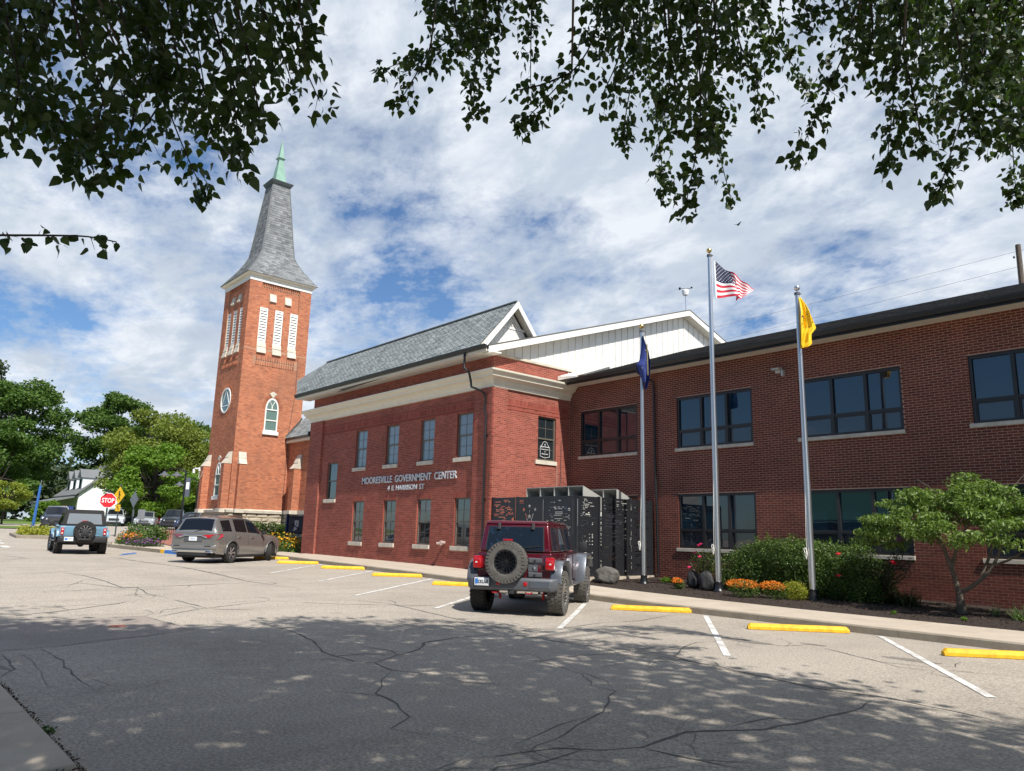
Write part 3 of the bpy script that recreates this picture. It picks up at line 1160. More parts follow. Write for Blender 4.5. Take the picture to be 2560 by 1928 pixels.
for cx_, cy_, rx_, ry_ in ((-7.0, 11.35, .50, .16), (-4.6, 11.75, .42, .13), (-15.3, 12.5, .7, .2), (-6.2, 12.0, .25, .08)):
    k = 18
    st.add([(cx_ + rx_ * math.cos(2 * PI * i / k) * random.uniform(.8, 1.15), cy_ + ry_ * math.sin(2 * PI * i / k) * random.uniform(.8, 1.2), gz(cx_) + .0025) for i in range(k)], [tuple(range(k))])
st.build('oil_stains', 'oil_stain', road, fix=False)

# painted bay lines
for (a, b, w) in (((-9.76, 14.25), (-6.28, 9.68), .105), ((-6.07, 14.2), (-3.0, 9.7), .105), ((-13.15, 14.2), (-9.65, 9.7), .105), ((-16.5, 14.15), (-13.2, 9.6), .10), ((-19.75, 14.2), (-16.0, 9.3), .10),
                  ((-23.3, 14.2), (-19.6, 10.2), .10), ((-27.1, 14.25), (-22.9, 10.3), .10), ((-30.9, 14.3), (-27.2, 10.2), .10)):
    strip([a, b], w, .0075, None, '').build('painted_line', 'line_paint', road, fix=False)
for (a, b) in (((-46, 6.2), (-46.6, 6.2)), ((-43.6, 6.0), (-44.6, 6.0)), ((-40.5, 5.8), (-42, 5.8))):
    strip([a, b], .3, .0075, None, '').build('painted_line', 'line_paint', road, fix=False)
for k in range(3):
    strip([(-36.6 + .55 * k, 10.1 - .15 * k), (-35.2 + .5 * k, 9.2 - .2 * k)], .09, .0075, None, '').build('painted_mark', 'kerb_blue', road, fix=False)

# sidewalk with kerb along the government centre
SW_F = [(8, 14.25), (-3.8, 14.22), (-9, 14.38), (-13, 14.45), (-18, 14.28), (-24, 14.22), (-28, 14.35), (-32.6, 14.75)]
SW_B = [(8, 16.15), (-3.8, 16.15), (-9, 16.2), (-13, 16.35), (-18, 16.45), (-24, 16.6), (-28, 16.6), (-32.6, 16.6)]


def back_z(x):
    return float(np.interp(-x, [0, 5, 9, 13, 15, 20, 25, 29, 33], [-1.45, -1.44, -1.42, -1.38, -1.33, -1.165, -1.085, -1.045, -1.01]))


def interp_poly(pl, x):
    p = sorted(pl)
    return float(np.interp(x, [q[0] for q in p], [q[1] for q in p]))


sidewalk = tag(empty('sidewalk', (-12, 15.3, -1.45)), 'tan concrete walk between the parking bays and the brick walls', kind='structure')
joints = [8, 5, 2, -.8, -3.3, -5.8, -8.6, -11.2, -13.9, -16.4, -18.9, -21.4, -23.9, -26.4, -28.9, -31.2, -32.9]
for i in range(len(joints) - 1):
    x1, x0 = joints[i] - .004, joints[i + 1] + .004
    m = MB()
    fy = lambda x: interp_poly(SW_F, x)
    by = lambda x: interp_poly(SW_B, x) + (.4 if x < -19.5 else 0)
    kz = lambda x: gz(x) + .135
    top = [(x0, fy(x0) + .13, kz(x0)), (x1, fy(x1) + .13, kz(x1)), (x1, by(x1), back_z(x1)), (x0, by(x0), back_z(x0))]
    bot = [(x, y, z - .2) for x, y, z in top]
    m.hull(bot, top)
    m.build('sidewalk_slab', 'sidewalk_concrete', sidewalk, bevel=.006, seg=1)
    m = MB()
    a = [(x0, fy(x0), gz(x0) - .1), (x1, fy(x1), gz(x1) - .1), (x1, fy(x1) + .01, kz(x1) - .02), (x0, fy(x0) + .01, kz(x0) - .02)]
    m.hull([(x0, fy(x0), gz(x0) - .1), (x0, fy(x0) + .02, kz(x0) - .018), (x0, fy(x0) + .05, kz(x0) + .001), (x0, fy(x0) + .127, kz(x0) + .001), (x0, fy(x0) + .127, gz(x0) - .1)],
           [(x1, fy(x1), gz(x1) - .1), (x1, fy(x1) + .02, kz(x1) - .018), (x1, fy(x1) + .05, kz(x1) + .001), (x1, fy(x1) + .127, kz(x1) + .001), (x1, fy(x1) + .127, gz(x1) - .1)])
    m.build('kerb_stone', 'kerb_concrete', sidewalk)

# concrete walk in the near left corner
m = MB()
nw = tag(empty('near_sidewalk', (-8, 0, -1.5)), 'grey concrete walk in the shaded near left corner', kind='structure')
for x0, x1 in ((-40, -22), (-22, -14.01), (-14, -11.01), (-11, -7.72), (-7.71, -5.88)):
    m = MB()
    e = 1.42 if x0 > -14 else 1.40
    q = [(x0, -2.2), (x1, -2.2), (x1, e), (x0, e)]
    if x1 > -6:
        q[2] = (x1 - .03, e)
    m.hull([(x, y, gz(x) - .15) for x, y in q], [(x, y, gz(x) + .035) for x, y in q])
    m.build('sidewalk_slab', 'sidewalk_concrete', nw, bevel=.008, seg=1)
# dirt and weeds in its joint
P = []
for i in range(500):
    x = random.uniform(-9.3, -5.75)
    P.append((x, 1.44 + random.gauss(0, .018), gz(x) + random.uniform(0, .015)))
for i in range(160):
    P.append((-5.86 + random.gauss(0, .02), random.uniform(0.2, 1.45), gz(-5.9) + random.uniform(0, .015)))
V, F = leaf_quads(np.array(P), .022)
o = np_mesh('joint_weeds', V, F, 'mulch_chip')
tag(o, 'dirt and tiny weeds in the joint of the near concrete walk', 'weeds', kind='stuff')
P = np.array([(-7.05 + random.gauss(0, .05), 1.46 + random.gauss(0, .015), gz(-7) + abs(random.gauss(0, .02))) for i in range(60)])
V, F = leaf_quads(P, .03)
tag(np_mesh('weed_tuft', V, F, 'leaf_box'), 'small green weed tuft in the joint beside the near concrete walk', 'weed')

# mulch bed
NX, NY = 90, 14
V = []
for i in range(NX + 1):
    x = 8 - (8 + 19.7) * i / NX
    for j in range(NY + 1):
        y0 = interp_poly(SW_B, x) + .003
        y = y0 + (20.29 - y0) * j / NY
        base = back_z(x) + (0.0 if j == 0 else .0) + min(1, j / 3) * .03
        wall = float(np.interp(-x, [5, 9, 13, 16, 20], [-1.36, -1.27, -1.22, -1.20, -1.15]))
        z = base + (wall - base) * (j / NY) + (random.uniform(-.015, .02) if 0 < j else -.02)
        V.append((x, y, z))
F = [(i * (NY + 1) + j, (i + 1) * (NY + 1) + j, (i + 1) * (NY + 1) + j + 1, i * (NY + 1) + j + 1) for i in range(NX) for j in range(NY)]
mulch = np_mesh('mulch_bed', np.array(V), np.array(F), 'mulch')
tag(mulch, 'dark bark mulch bed between the walk and the long brick wing', kind='structure')
MV = np.array(V).reshape(NX + 1, NY + 1, 3)


def bed_z(x, y):
    i = min(NX - 1, max(0, int((8 - x) / (27.7) * NX)))
    y0 = interp_poly(SW_B, x)
    j = min(NY - 1, max(0, int((y - y0) / (20.29 - y0) * NY)))
    return float(MV[i, j, 2])


P = []
for i in range(7000):
    x = random.uniform(-16.6, -2.5)
    y = random.uniform(interp_poly(SW_B, x) + .02, 20.0)
    P.append((x, y, bed_z(x, y) + random.uniform(.0, .03)))
V, F = leaf_quads(np.array(P), .045, asp=.4, fold=.5)
o = np_mesh('bark_chips', V, F, 'mulch_chip', mulch)
o['kind'] = 'stuff'

# wheel stops
for k, (a, b, lab) in enumerate((((-11.52, 13.2), (-10.20, 14.38), 'yellow concrete wheel stop just right of the maroon off-roader'), ((-7.88, 12.86), (-6.55, 14.08), 'yellow concrete wheel stop near the foot of the tallest hedge, between two white lines'),
                                 ((-4.47, 12.63), (-3.2, 13.75), 'chipped yellow wheel stop cut by the right edge of the photo'), ((-24.63, 12.89), (-23.75, 14.12), 'third yellow wheel stop left of the maroon off-roader'),
                                 ((-21.11, 12.83), (-20.2, 14.12), 'second yellow wheel stop left of the maroon off-roader'), ((-27.9, 12.75), (-27.15, 14.1), 'yellow wheel stop beside the front wheel of the taupe crossover'),
                                 ((-17.92, 12.88), (-16.85, 14.05), 'yellow wheel stop half hidden behind the left rear of the maroon off-roader'), ((-31.55, 13.35), (-30.75, 14.55), 'yellow wheel stop under the nose of the taupe crossover'))):
    a = Vector(a)
    b = Vector(b)
    d = (b - a).normalized()
    n_ = Vector((d.y, -d.x))
    if n_.y > 0:
        n_ = -n_
    L_ = (b - a).length
    sec = [(0, 0), (.0, .05), (.028, .105), (.122, .105), (.15, .05), (.15, 0)]
    rows = []
    for t, sh, hh in ((0.0, .030, .55), (.05, .004, 1.0), (.12, 0, 1.0), (L_ - .12, 0, 1), (L_ - .05, .004, 1.0), (L_, .030, .55)):
        row = []
        for (o_, h) in sec:
            oo = .075 + (o_ - .075) * (1 - sh * 4)
            p = a + d * t - n_ * oo
            row.append((p.x, p.y, gz(p.x) + .004 + h * hh))
        rows.append(row)
    m = MB()
    m.v = [p for r_ in rows for p in r_]
    kk = len(sec)
    for i in range(len(rows) - 1):
        for q in range(kk):
            q2 = (q + 1) % kk
            m.f.append((i * kk + q, (i + 1) * kk + q, (i + 1) * kk + q2, i * kk + q2))
            m.m.append(0)
    m.f.append(tuple(range(kk)))
    m.f.append(tuple(range((len(rows) - 1) * kk, len(rows) * kk))[::-1])
    m.m += [0, 0]
    solo('wheel_stop', m, 'yellow_paint', lab, 'wheel stop', 'yellow wheel stops at the heads of the parking bays', loc=(a.x, a.y, gz(a.x)), bevel=.006, seg=2)

# ================================================================ GOVERNMENT CENTRE (front block)
AX0, AX1, AY = -33.4, -19.8, 16.5
BR_L, BR_H, BR_M = .216, .0677, .0115
centre = thing('government_center', 'red brick two-storey civic hall with cream cornice and raised street address letters', 'building', ((AX0 + AX1) / 2, AY, -1.1))
fr = Plane((0, AY, 0), (1, 0, 0), (0, -1, 0))
sd = Plane((AX1, 0, 0), (0, 1, 0), (1, 0, 0))
up_w = [(-29.12, -28.18), (-26.64, -25.71), (-24.15, -23.24), (-21.82, -20.90)]
lo_w = [(-29.05, -28.13), (-26.58, -25.66), (-24.17, -23.26), (-21.80, -20.89)]
holes_f = [(a, b, 2.74, 4.36) for a, b in up_w] + [(a, b, -.40, 1.30) for a, b in lo_w] + [(-31.56, -30.64, 1.43, 3.08)]
holes_s = [(18.68, 19.60, 2.74, 4.36)]
wf = wall_mesh('front_wall', fr, AX0, AX1, -1.5, 6.42, holes_f, 'centre_mortar', centre, .13)
ws = wall_mesh('side_wall', sd, AY, 21.2, -1.5, 6.30, holes_s, 'centre_mortar', centre, .13)
sills_f = [(a - .13, b + .02, h[2] - .155, h[2]) for h in holes_f for a, b in ((h[0], h[1]),)]
arch_zone = [(h[0] - .06, h[1] + .06, h[3], h[3] + .215) for h in holes_f if h[2] < 0]
belt = [(-32.15, -20.75, 4.52, 4.74)]
hf = holes_f + sills_f + arch_zone + [(AX0 - 1, AX1 + 1, 5.14, 5.56)]
bl = lay_bricks(AX0 + .002, AX1 - .002, -1.42, 6.38, hf + belt, BR_L, BR_H, BR_M, -1.40)
brick_mesh('brickwork', fr, bl, 'centre_brick', wf)
bl = lay_bricks(AY - .002, 20.3, -1.42, 6.26, holes_s + [(18.55, 19.72, 2.58, 2.74), (16, 21, 5.14, 5.56)], BR_L, BR_H, BR_M, -1.40)
bl = single_bricks(sd, bl, 'centre_brick', ws, BR_L, BR_H, BR_M, 300)
brick_mesh('brickwork', sd, bl, 'centre_brick', ws)
# corner piers stand proud of the front
for x0, x1 in ((AX0 - .02, -32.2), (-20.72, AX1 + .06)):
    m = MB()
    m.box(x0, x1, AY - .095, AY - .002, -1.45, 5.12)
    pr = m.build('corner_pier', 'centre_mortar', centre)
    pl_ = Plane((0, AY - .095, 0), (1, 0, 0), (0, -1, 0))
    brick_mesh('brickwork', pl_, lay_bricks(x0, x1, -1.42, 5.10, [], BR_L, BR_H, BR_M, -1.40), 'centre_brick', pr)
    pe = Plane((x1, 0, 0), (0, 1, 0), (1, 0, 0))
    brick_mesh('brickwork', pe, lay_bricks(AY - .10, AY - .002 if x1 < -30 else AY + .62, -1.42, 5.10, [], BR_L, BR_H, BR_M, -1.40), 'centre_brick', pr)
m = MB()
m.box(AX1 + .002, AX1 + .06, AY - .09, AY + .62, -1.45, 5.12)
m.build('corner_pier', 'centre_mortar', centre)
# soldier courses: belt under the cornice and flat arches over the lower windows
for name, zones, plane in (('soldier_course', belt, fr), ('flat_arch', arch_zone, fr)):
    for (a, b, c, d) in zones:
        bl = []
        u = a
        while u < b - .03:
            bl.append((u + .005, min(b, u + BR_H) - .005, c + .006, d - .006))
            u += BR_H
        brick_mesh(name, plane, bl, 'centre_brick', wf, proud=.006 if name == 'soldier_course' else .003)
m = MB()
slab_on(fr, m, -32.15, -20.75, 4.42, 4.51, -.002, .014)
slab_on(fr, m, -32.15, -20.75, 4.75, 4.82, -.002, .016)
slab_on(sd, m, AY + .64, 20.3, 4.42, 4.49, -.002, .016)
slab_on(sd, m, AY + .64, 20.3, 4.56, 4.63, -.002, .016)
m.build('string_course', 'centre_brick', centre)
brick_mesh('soldier_course', sd, [(u, u + .058, 4.64, 4.82) for u in np.arange(AY + .66, 20.25, BR_H)], 'centre_brick', ws, proud=.005)


def sash_window(plane, h, parent, grid_upper=True, grid_lower=True, sill=True, frame='frame_tan'):
    a, b, c, d = h
    m = MB()
    fw = .055
    D0, D1 = -.125, -.06
    for (u0, u1, z0, z1) in ((a, a + fw, c, d), (b - fw, b, c, d), (a + fw, b - fw, c, c + fw), (a + fw, b - fw, d - fw, d)):
        slab_on(plane, m, u0, u1, z0, z1, D0, D1)
    zm = (c + d) / 2
    slab_on(plane, m, a + fw, b - fw, zm - .025, zm + .03, D0, D1 - .008)
    w = m.build('window', frame, parent)
    for lo, hi, dep, g in ((c + fw, zm - .025, -.105, grid_lower), (zm + .03, d - fw, -.09, grid_upper)):
        g_ = MB()
        slab_on(plane, g_, a + fw, b - fw, lo, hi, dep - .012, dep)
        g_.build('pane', 'glass_pale' if c > 2 and plane is fr else 'glass_sash', w)
        if g:
            g_ = MB()
            um = (a + b) / 2
            zz = (lo + hi) / 2
            slab_on(plane, g_, um - .009, um + .009, lo, hi, dep + .001, dep + .010)
            slab_on(plane, g_, a + fw, um - .010, zz - .008, zz + .008, dep + .001, dep + .009)
            slab_on(plane, g_, um + .010, b - fw, zz - .008, zz + .008, dep + .001, dep + .009)
            g_.build('glazing_bars', frame, w)
    if sill:
        g_ = MB()
        slab_on(plane, g_, a - .13, b + .02, c - .152, c - .002, -.12, .055)
        g_.build('sill', 'limestone', w, bevel=.006, seg=1)
    return w


for h in holes_f:
    sash_window(fr, h, centre, grid_lower=not (h[2] > 0 and h[2] < 2), grid_upper=not (h[2] > 0 and h[2] < 2))
wside = sash_window(sd, holes_s[0], centre)
# gold outline sticker in the side window
m = MB()
ol = [(-.27, -.30), (0, -.36), (.27, -.30), (.27, .05), (.20, .14), (.10, .30), (0, .33), (-.10, .30), (-.20, .14), (-.27, .05)]
cY, cZ = 19.13, 3.17
pts = [(AX1 - .085, cY + a * .88, cZ + b * .88) for a, b in ol]
for i in range(len(pts)):
    m.bar(pts[i], pts[(i + 1) % len(pts)], .012, .004, up=(1, 0, 0))
m.add([(AX1 - .083, cY, cZ + .20), (AX1 - .083, cY + .03, cZ + .17), (AX1 - .083, cY, cZ + .14), (AX1 - .083, cY - .03, cZ + .17)], [(0, 1, 2, 3)])
m.build('decal_outline', 'sign_white', wside)
off = WL[centre]
for body, z, sz in (('Greater Mooresville', .07, .072), ('Chamber of Commerce', -.02, .05), ('and', -.10, .045), ('Welcome Center', -.19, .058)):
    text_obj('decal_lettering', body, sz, 'sign_white', wside, (AX1 - .085 - off.x, cY - off.y, cZ + z - off.z), (0, 1, 0), extrude=.001, offset=.001, sx=.78)

# cornice wraps front, side and the left return
prof = [(0.0, 5.13), (.075, 5.13), (.085, 5.24), (.12, 5.27), (.15, 5.36), (.22, 5.41), (.33, 5.46), (.34, 5.53), (.40, 5.57), (.45, 5.63), (.46, 5.69), (.43, 5.70), (0.0, 5.74)]
cor = sweep([(AX0, AY + 1.2), (AX0, AY), (AX1, AY), (AX1, 20.78)], prof)
cor.build('cornice', 'cream_paint', centre, smooth=False)
m = MB()
slab_on(fr, m, -32.25, -32.0, 5.135, 5.26, .076, .09)
m.build('cornice_block', 'cream_paint', centre)
# soffit, fascia, gutter of the front roof
GYO = 15.82
m = MB()
m.box(-33.95, -19.45, GYO, AY - .002, 6.27, 6.30)
m.build('soffit', 'soffit_white', centre)
for k in range(47):
    x = -33.9 + k * .305
    g_ = MB()
    g_.box(x, x + .296, GYO + .02, AY - .004, 6.258, 6.2685)
    g_.build('soffit_panel', 'soffit_white', centre, fix=False)
m = MB()
m.box(-33.97, -19.43, GYO - .012, GYO + .012, 6.24, 6.46)
m.build('fascia', 'soffit_white', centre)
m = MB()
gp = [(0, 6.33), (-.09, 6.33), (-.10, 6.37), (-.125, 6.43), (-.13, 6.47), (-.115, 6.47), (-.02, 6.46), (0, 6.46)]
m.hull([(-33.98, GYO - .014 + a, b) for a, b in gp], [(-19.40, GYO - .014 + a, b) for a, b in gp])
m.build('gutter', 'black_metal', centre)


def downspout(path, parent, w=.085, name='downspout'):
    m = MB()
    m.tube(path, w / 2, 8)
    return m.build(name, 'black_metal', parent, smooth=True)


downspout([(-20.58, GYO - .06, 6.36), (-20.58, GYO - .05, 6.05), (-20.56, GYO - .08, 5.80), (-20.42, GYO + .05, 5.62), (-20.40, 15.95, 5.30), (-20.38, 15.96, 5.12), (-20.18, 16.12, 5.02), (-20.05, 16.28, 4.90),
           (-20.03, 16.345, 4.7), (-20.06, 16.345, 4.3), (-19.98, 16.345, 4.1), (-19.98, 16.345, -1.15)], centre)
m = MB()
for z in (3.4, 1.2, -.6):
    m.box(-20.07, -19.89, 16.34, 16.42, z, z + .03)
m.build('strap', 'black_metal', centre)
# cap on the side parapet wall
m = MB()
m.box(AX1 - .3, AX1 + .05, AY + .25, 20.6, 6.28, 6.37)
m.build('wall_cap', 'limestone', centre)

# steep front roof with its ridge
RY, RZ = 17.64, 8.53
shingles('roof', (-33.95, GYO - .03, 6.46), (-19.9, GYO - .03, 6.46), (-19.9, RY, RZ), (-34.68, RY, RZ), 22, .30, 'shingle_grey', centre)
shingles('roof', (-33.95, GYO - .03, 6.46), (-33.96, GYO - .02, 6.47), (-34.68, RY, RZ), (-36.6, 17.0, 7.75), 14, .30, 'shingle_grey', centre)
m = MB()
m.add([(-19.9, 2 * RY - GYO, 6.46), (-34.7, 2 * RY - GYO, 6.46), (-34.7, RY, RZ + .012), (-19.9, RY, RZ + .012)], [(0, 1, 2, 3)])
m.add([(-36.6, 17.0, 7.75), (-34.7, RY, RZ + .01), (-34.7, 19.6, 6.3), (-36.6, 19.6, 6.3)], [(0, 1, 2, 3)])
m.build('roof_back', 'shingle_grey', centre, fix=False)
m = MB()
m.bar((-34.6, RY, RZ + .02), (-19.92, RY, RZ + .02), .16, .03)
m.build('ridge_cap', 'shingle_grey', centre)
# rake boards and panelled gable of the steep roof
gx = -19.92
m = MB()
nA = Vector((0, RY - GYO, RZ - 6.46)).normalized()
m.hull([(gx, GYO + .05, 6.42), (gx, GYO + .25, 6.42), (gx, RY, RZ - .24), (gx, RY, RZ + .01)], [(gx + .05, GYO + .05, 6.42), (gx + .05, GYO + .25, 6.42), (gx + .05, RY, RZ - .24), (gx + .05, RY, RZ + .01)])
m.hull([(gx, 2 * RY - GYO - .05, 6.42), (gx, 2 * RY - GYO - .25, 6.42), (gx, RY, RZ - .245), (gx, RY, RZ + .008)], [(gx + .048, 2 * RY - GYO - .05, 6.42), (gx + .048, 2 * RY - GYO - .25, 6.42), (gx + .048, RY, RZ - .245), (gx + .048, RY, RZ + .008)])
m.build('rake_board', 'white_paint', centre)
m = MB()
gi = gx - .42
m.add([(gi, GYO + .2, 6.4), (gi, 2 * RY - GYO - .2, 6.4), (gi, RY, RZ - .16)], [(0, 1, 2)])
m.build('gable_back', 'white_paint', centre, fix=False)
sl = (RZ - 6.46) / (RY - GYO)
for k in range(17):
    y0 = GYO + .30 + k * .2
    y1 = y0 + .19
    zt = lambda y: min(6.46 + (y - GYO) * sl, RZ - (y - RY) * sl) - .28
    if min(zt(y0), zt(y1)) < 6.45:
        continue
    m = MB()
    top = min(7.55, 99)
    za, zb = min(zt(y0), top), min(zt(y1), top)
    m.hull([(gi + .004, y0, 6.42), (gi + .004, y1, 6.42), (gi + .004, y1, zb), (gi + .004, y0, za)], [(gi + .022, y0, 6.42), (gi + .022, y1, 6.42), (gi + .022, y1, zb), (gi + .022, y0, za)])
    m.build('gable_panel', 'white_paint', centre)
m = MB()
m.box(gi + .004, gi + .045, RY - .72, RY + .72, 7.56, 7.65)
m.build('gable_band', 'white_paint', centre)
for k, t in enumerate((.12, .26, .40)):
    m = MB()
    m.bar((gi + .03, RY - .55 + t, 7.66), (gi + .03, RY, 8.28 - t * 1.1), .035, .03, up=(1, 0, 0))
    m.bar((gi + .03, RY + .55 - t, 7.66), (gi + .03, RY, 8.28 - t * 1.1), .035, .03, up=(1, 0, 0))
    m.build('gable_moulding', 'white_paint', centre)
# sloped soffits of the steep gable
m = MB()
for s_ in (-1, 1):
    y0 = RY + s_ * (RY - GYO)
    m.hull([(gi, y0, 6.42), (gx, y0, 6.42), (gx, RY, RZ - .03), (gi, RY, RZ - .03)], [(gi, y0, 6.39), (gx, y0, 6.39), (gx, RY, RZ - .06), (gi, RY, RZ - .06)])
m.build('gable_soffit', 'soffit_white', centre)

# low wide gable behind: board siding
RK = -19.42
PK_Y, PK_Z, ST_Y, ST_Z = 27.69, 10.36, 15.92, 6.47
slp = (PK_Z - ST_Z) / (PK_Y - ST_Y)
zroof = lambda y: PK_Z - abs(y - PK_Y) * slp
m = MB()
m.hull([(AX1 - .02, 16.6, 6.2), (AX1 - .02, 40, 3.0), (AX1 - .02, 40, zroof(40) - .1), (AX1 - .02, PK_Y, PK_Z - .2), (AX1 - .02, 16.6, zroof(16.6) - .1)],
       [(AX1 - .3, 16.6, 6.2), (AX1 - .3, 40, 3.0), (AX1 - .3, 40, zroof(40) - .1), (AX1 - .3, PK_Y, PK_Z - .2), (AX1 - .3, 16.6, zroof(16.6) - .1)])
m.build('gable_wall', 'grey_white_paint', centre)
y = 16.63
while y < 32:
    m = MB()
    a, b = y + .012, y + .385
    z0 = 6.28 if y < 20 else 5.9
    m.hull([(AX1 - .018, a, z0), (AX1 - .018, b, z0), (AX1 - .018, b, zroof(b) - .22), (AX1 - .018, a, zroof(a) - .22)],
           [(AX1 - .006, a, z0), (AX1 - .006, b, z0), (AX1 - .006, b, zroof(b) - .22), (AX1 - .006, a, zroof(a) - .22)])
    m.build('siding_panel', 'white_paint', centre, fix=False)
    m = MB()
    m.hull([(AX1 - .005, a, z0), (AX1 - .005, a + .035, z0), (AX1 - .005, a + .035, zroof(a) - .22), (AX1 - .005, a, zroof(a) - .22)],
           [(AX1 + .014, a, z0), (AX1 + .014, a + .035, z0), (AX1 + .014, a + .035, zroof(a) - .22), (AX1 + .014, a, zroof(a) - .22)])
    m.build('batten', 'white_paint', centre, fix=False)
    y += .397
m = MB()
for (ya, yb) in ((ST_Y - .02, PK_Y), (PK_Y, 40)):
    m.hull([(RK, ya, zroof(ya) - .28), (RK, yb, zroof(yb) - .28), (RK, yb, zroof(yb) - .03), (RK, ya, zroof(ya) - .03)],
           [(RK + .03, ya, zroof(ya) - .28), (RK + .03, yb, zroof(yb) - .28), (RK + .03, yb, zroof(yb) - .03), (RK + .03, ya, zroof(ya) - .03)])
m.build('rake_board', 'white_paint', centre)
m = MB()
m.box(RK - .36, RK + .031, ST_Y - .06, ST_Y + .55, 6.245, 6.29)
m.build('cornice_return', 'white_paint', centre)
m = MB()
for (ya, yb) in ((ST_Y, PK_Y), (PK_Y, 40)):
    m.hull([(AX1, ya, zroof(ya) - .27), (RK, ya, zroof(ya) - .27), (RK, yb, zroof(yb) - .27), (AX1, yb, zroof(yb) - .27)],
           [(AX1, ya, zroof(ya) - .24), (RK, ya, zroof(ya) - .24), (RK, yb, zroof(yb) - .24), (AX1, yb, zroof(yb) - .24)])
m.build('rake_soffit', 'soffit_white', centre)
for k in range(34):
    ya = PK_Y + .1 + k * .2
    m = MB()
    m.hull([(AX1 + .01, ya, zroof(ya) - .285), (RK - .01, ya, zroof(ya) - .285), (RK - .01, ya + .185, zroof(ya + .185) - .285), (AX1 + .01, ya + .185, zroof(ya + .185) - .285)],
           [(AX1 + .01, ya, zroof(ya) - .272), (RK - .01, ya, zroof(ya) - .272), (RK - .01, ya + .185, zroof(ya + .185) - .272), (AX1 + .01, ya + .185, zroof(ya + .185) - .272)])
    m.build('soffit_panel', 'soffit_white', centre, fix=False)
m = MB()
m.hull([(RK + .05, ST_Y - .03, zroof(ST_Y)), (-30, ST_Y - .03, zroof(ST_Y) - .3), (-30, PK_Y, PK_Z), (RK + .05, PK_Y, PK_Z)],
       [(RK + .05, ST_Y - .03, zroof(ST_Y) - .03), (-30, ST_Y - .03, zroof(ST_Y) - .33), (-30, PK_Y, PK_Z - .03), (RK + .05, PK_Y, PK_Z - .03)])
m.hull([(RK + .05, 40, zroof(40)), (-30, 40, zroof(40)), (-30, PK_Y, PK_Z), (RK + .05, PK_Y, PK_Z)],
       [(RK + .05, 40, zroof(40) - .03), (-30, 40, zroof(40) - .03), (-30, PK_Y, PK_Z - .03), (RK + .05, PK_Y, PK_Z - .03)])
m.build('low_roof', 'shingle_charcoal', centre)
m = MB()
m.box(AX0 + .05, AX1 - .4, AY + .2, 36, -1.5, 6.2)
m.build('rear_walls', 'centre_mortar', centre)

# raised lettering on the front: every letter its own piece
sign = thing('building_lettering', 'raised silver letters reading the building name and street number on the brick front', 'lettering', (-25, AY - .02, 2.1))


def letter_row(text, xa, xb, zb, h, parent):
    cu_w = lambda s_: max((v_.co.x for v_ in text_mesh(s_, 1.0).vertices), default=0)
    wI = cu_w('I')
    pos_ = [(cu_w(text[:i] + 'I') - wI if i else 0) + .22 * text[:i].count(' ') for i in range(len(text))]
    tot = cu_w(text) + .22 * text.count(' ')
    sx_ = (xb - xa) / tot
    cap = .69
    sc = h / cap
    off = WL[parent]
    for i, ch in enumerate(text):
        if ch == ' ':
            continue
        me = text_mesh(ch, 1.0, .016 / sc, .014)
        for v_ in me.vertices:
            v_.co = Vector((v_.co.x * sx_, -v_.co.z * sc, v_.co.y * sc))
        me.materials.clear()
        me.materials.append(MATS['letter_silver'])
        o = bpy.data.objects.new('letter', me)
        COL.objects.link(o)
        o.parent = parent
        o.location = (xa + pos_[i] * sx_ - off.x, AY - .038 - off.y, zb - off.z)


letter_row('MOORESVILLE GOVERNMENT CENTER', -28.34, -21.68, 2.01, .265, sign)
letter_row('4 E HARRISON ST', -26.28, -23.70, 1.68, .19, sign)

# small fittings on the hall
m = MB()
m.lathe([(.065, 0), (.065, -.12), (.09, -.13), (.09, -.17), (.05, -.18)], (-22.3, AY - .01, -.30), axis='Y', k=14)
for s_ in (-1, 1):
    m.tube([(-22.3, AY - .16, -.30), (-22.3 + s_ * .11, AY - .24, -.33)], [.055, .05], 10)
    m.tube([(-22.3 + s_ * .11, AY - .24, -.33), (-22.3 + s_ * .125, AY - .262, -.337)], [.06, .06], 10)
solo('fire_hose_inlet', m, 'pink_pipe', 'pinkish twin fire hose inlet on the brick front under the last letters', 'fire inlet', loc=(-22.3, AY, -.3), smooth=True)
m = MB()
m.box(-33.56, -33.43, AY - .16, AY - .03, 4.48, 4.72)
m.tube([(-33.46, AY - .05, 4.48), (-33.47, AY - .04, 4.2), (-33.38, AY - .02, 4.05)], .02, 6, m=1)
solo('wall_camera', m, ['black_metal', 'cream_paint'], 'small black camera box on the left pier of the brick hall', 'camera', loc=(-33.5, AY - .1, 4.5))
m = MB()
m.tube([(-19.77, 19.93, 3.62), (-19.77, 19.86, 3.55), (-19.77, 19.85, 2.4), (-19.77, 19.80, 1.2)], .008, 5)
solo('wall_cable', m, 'wire', 'thin dark cable hanging on the sunlit side wall near the window', 'cable', loc=(-19.77, 19.85, 3))
m = MB()
m.tube([(-19.78, 19.66, 2.58), (-19.78, 19.66, .9)], .006, 5)
solo('wall_wire', m, 'limestone', 'pale wire straight down from the sill of the side window', 'cable', loc=(-19.78, 19.66, 2.5))

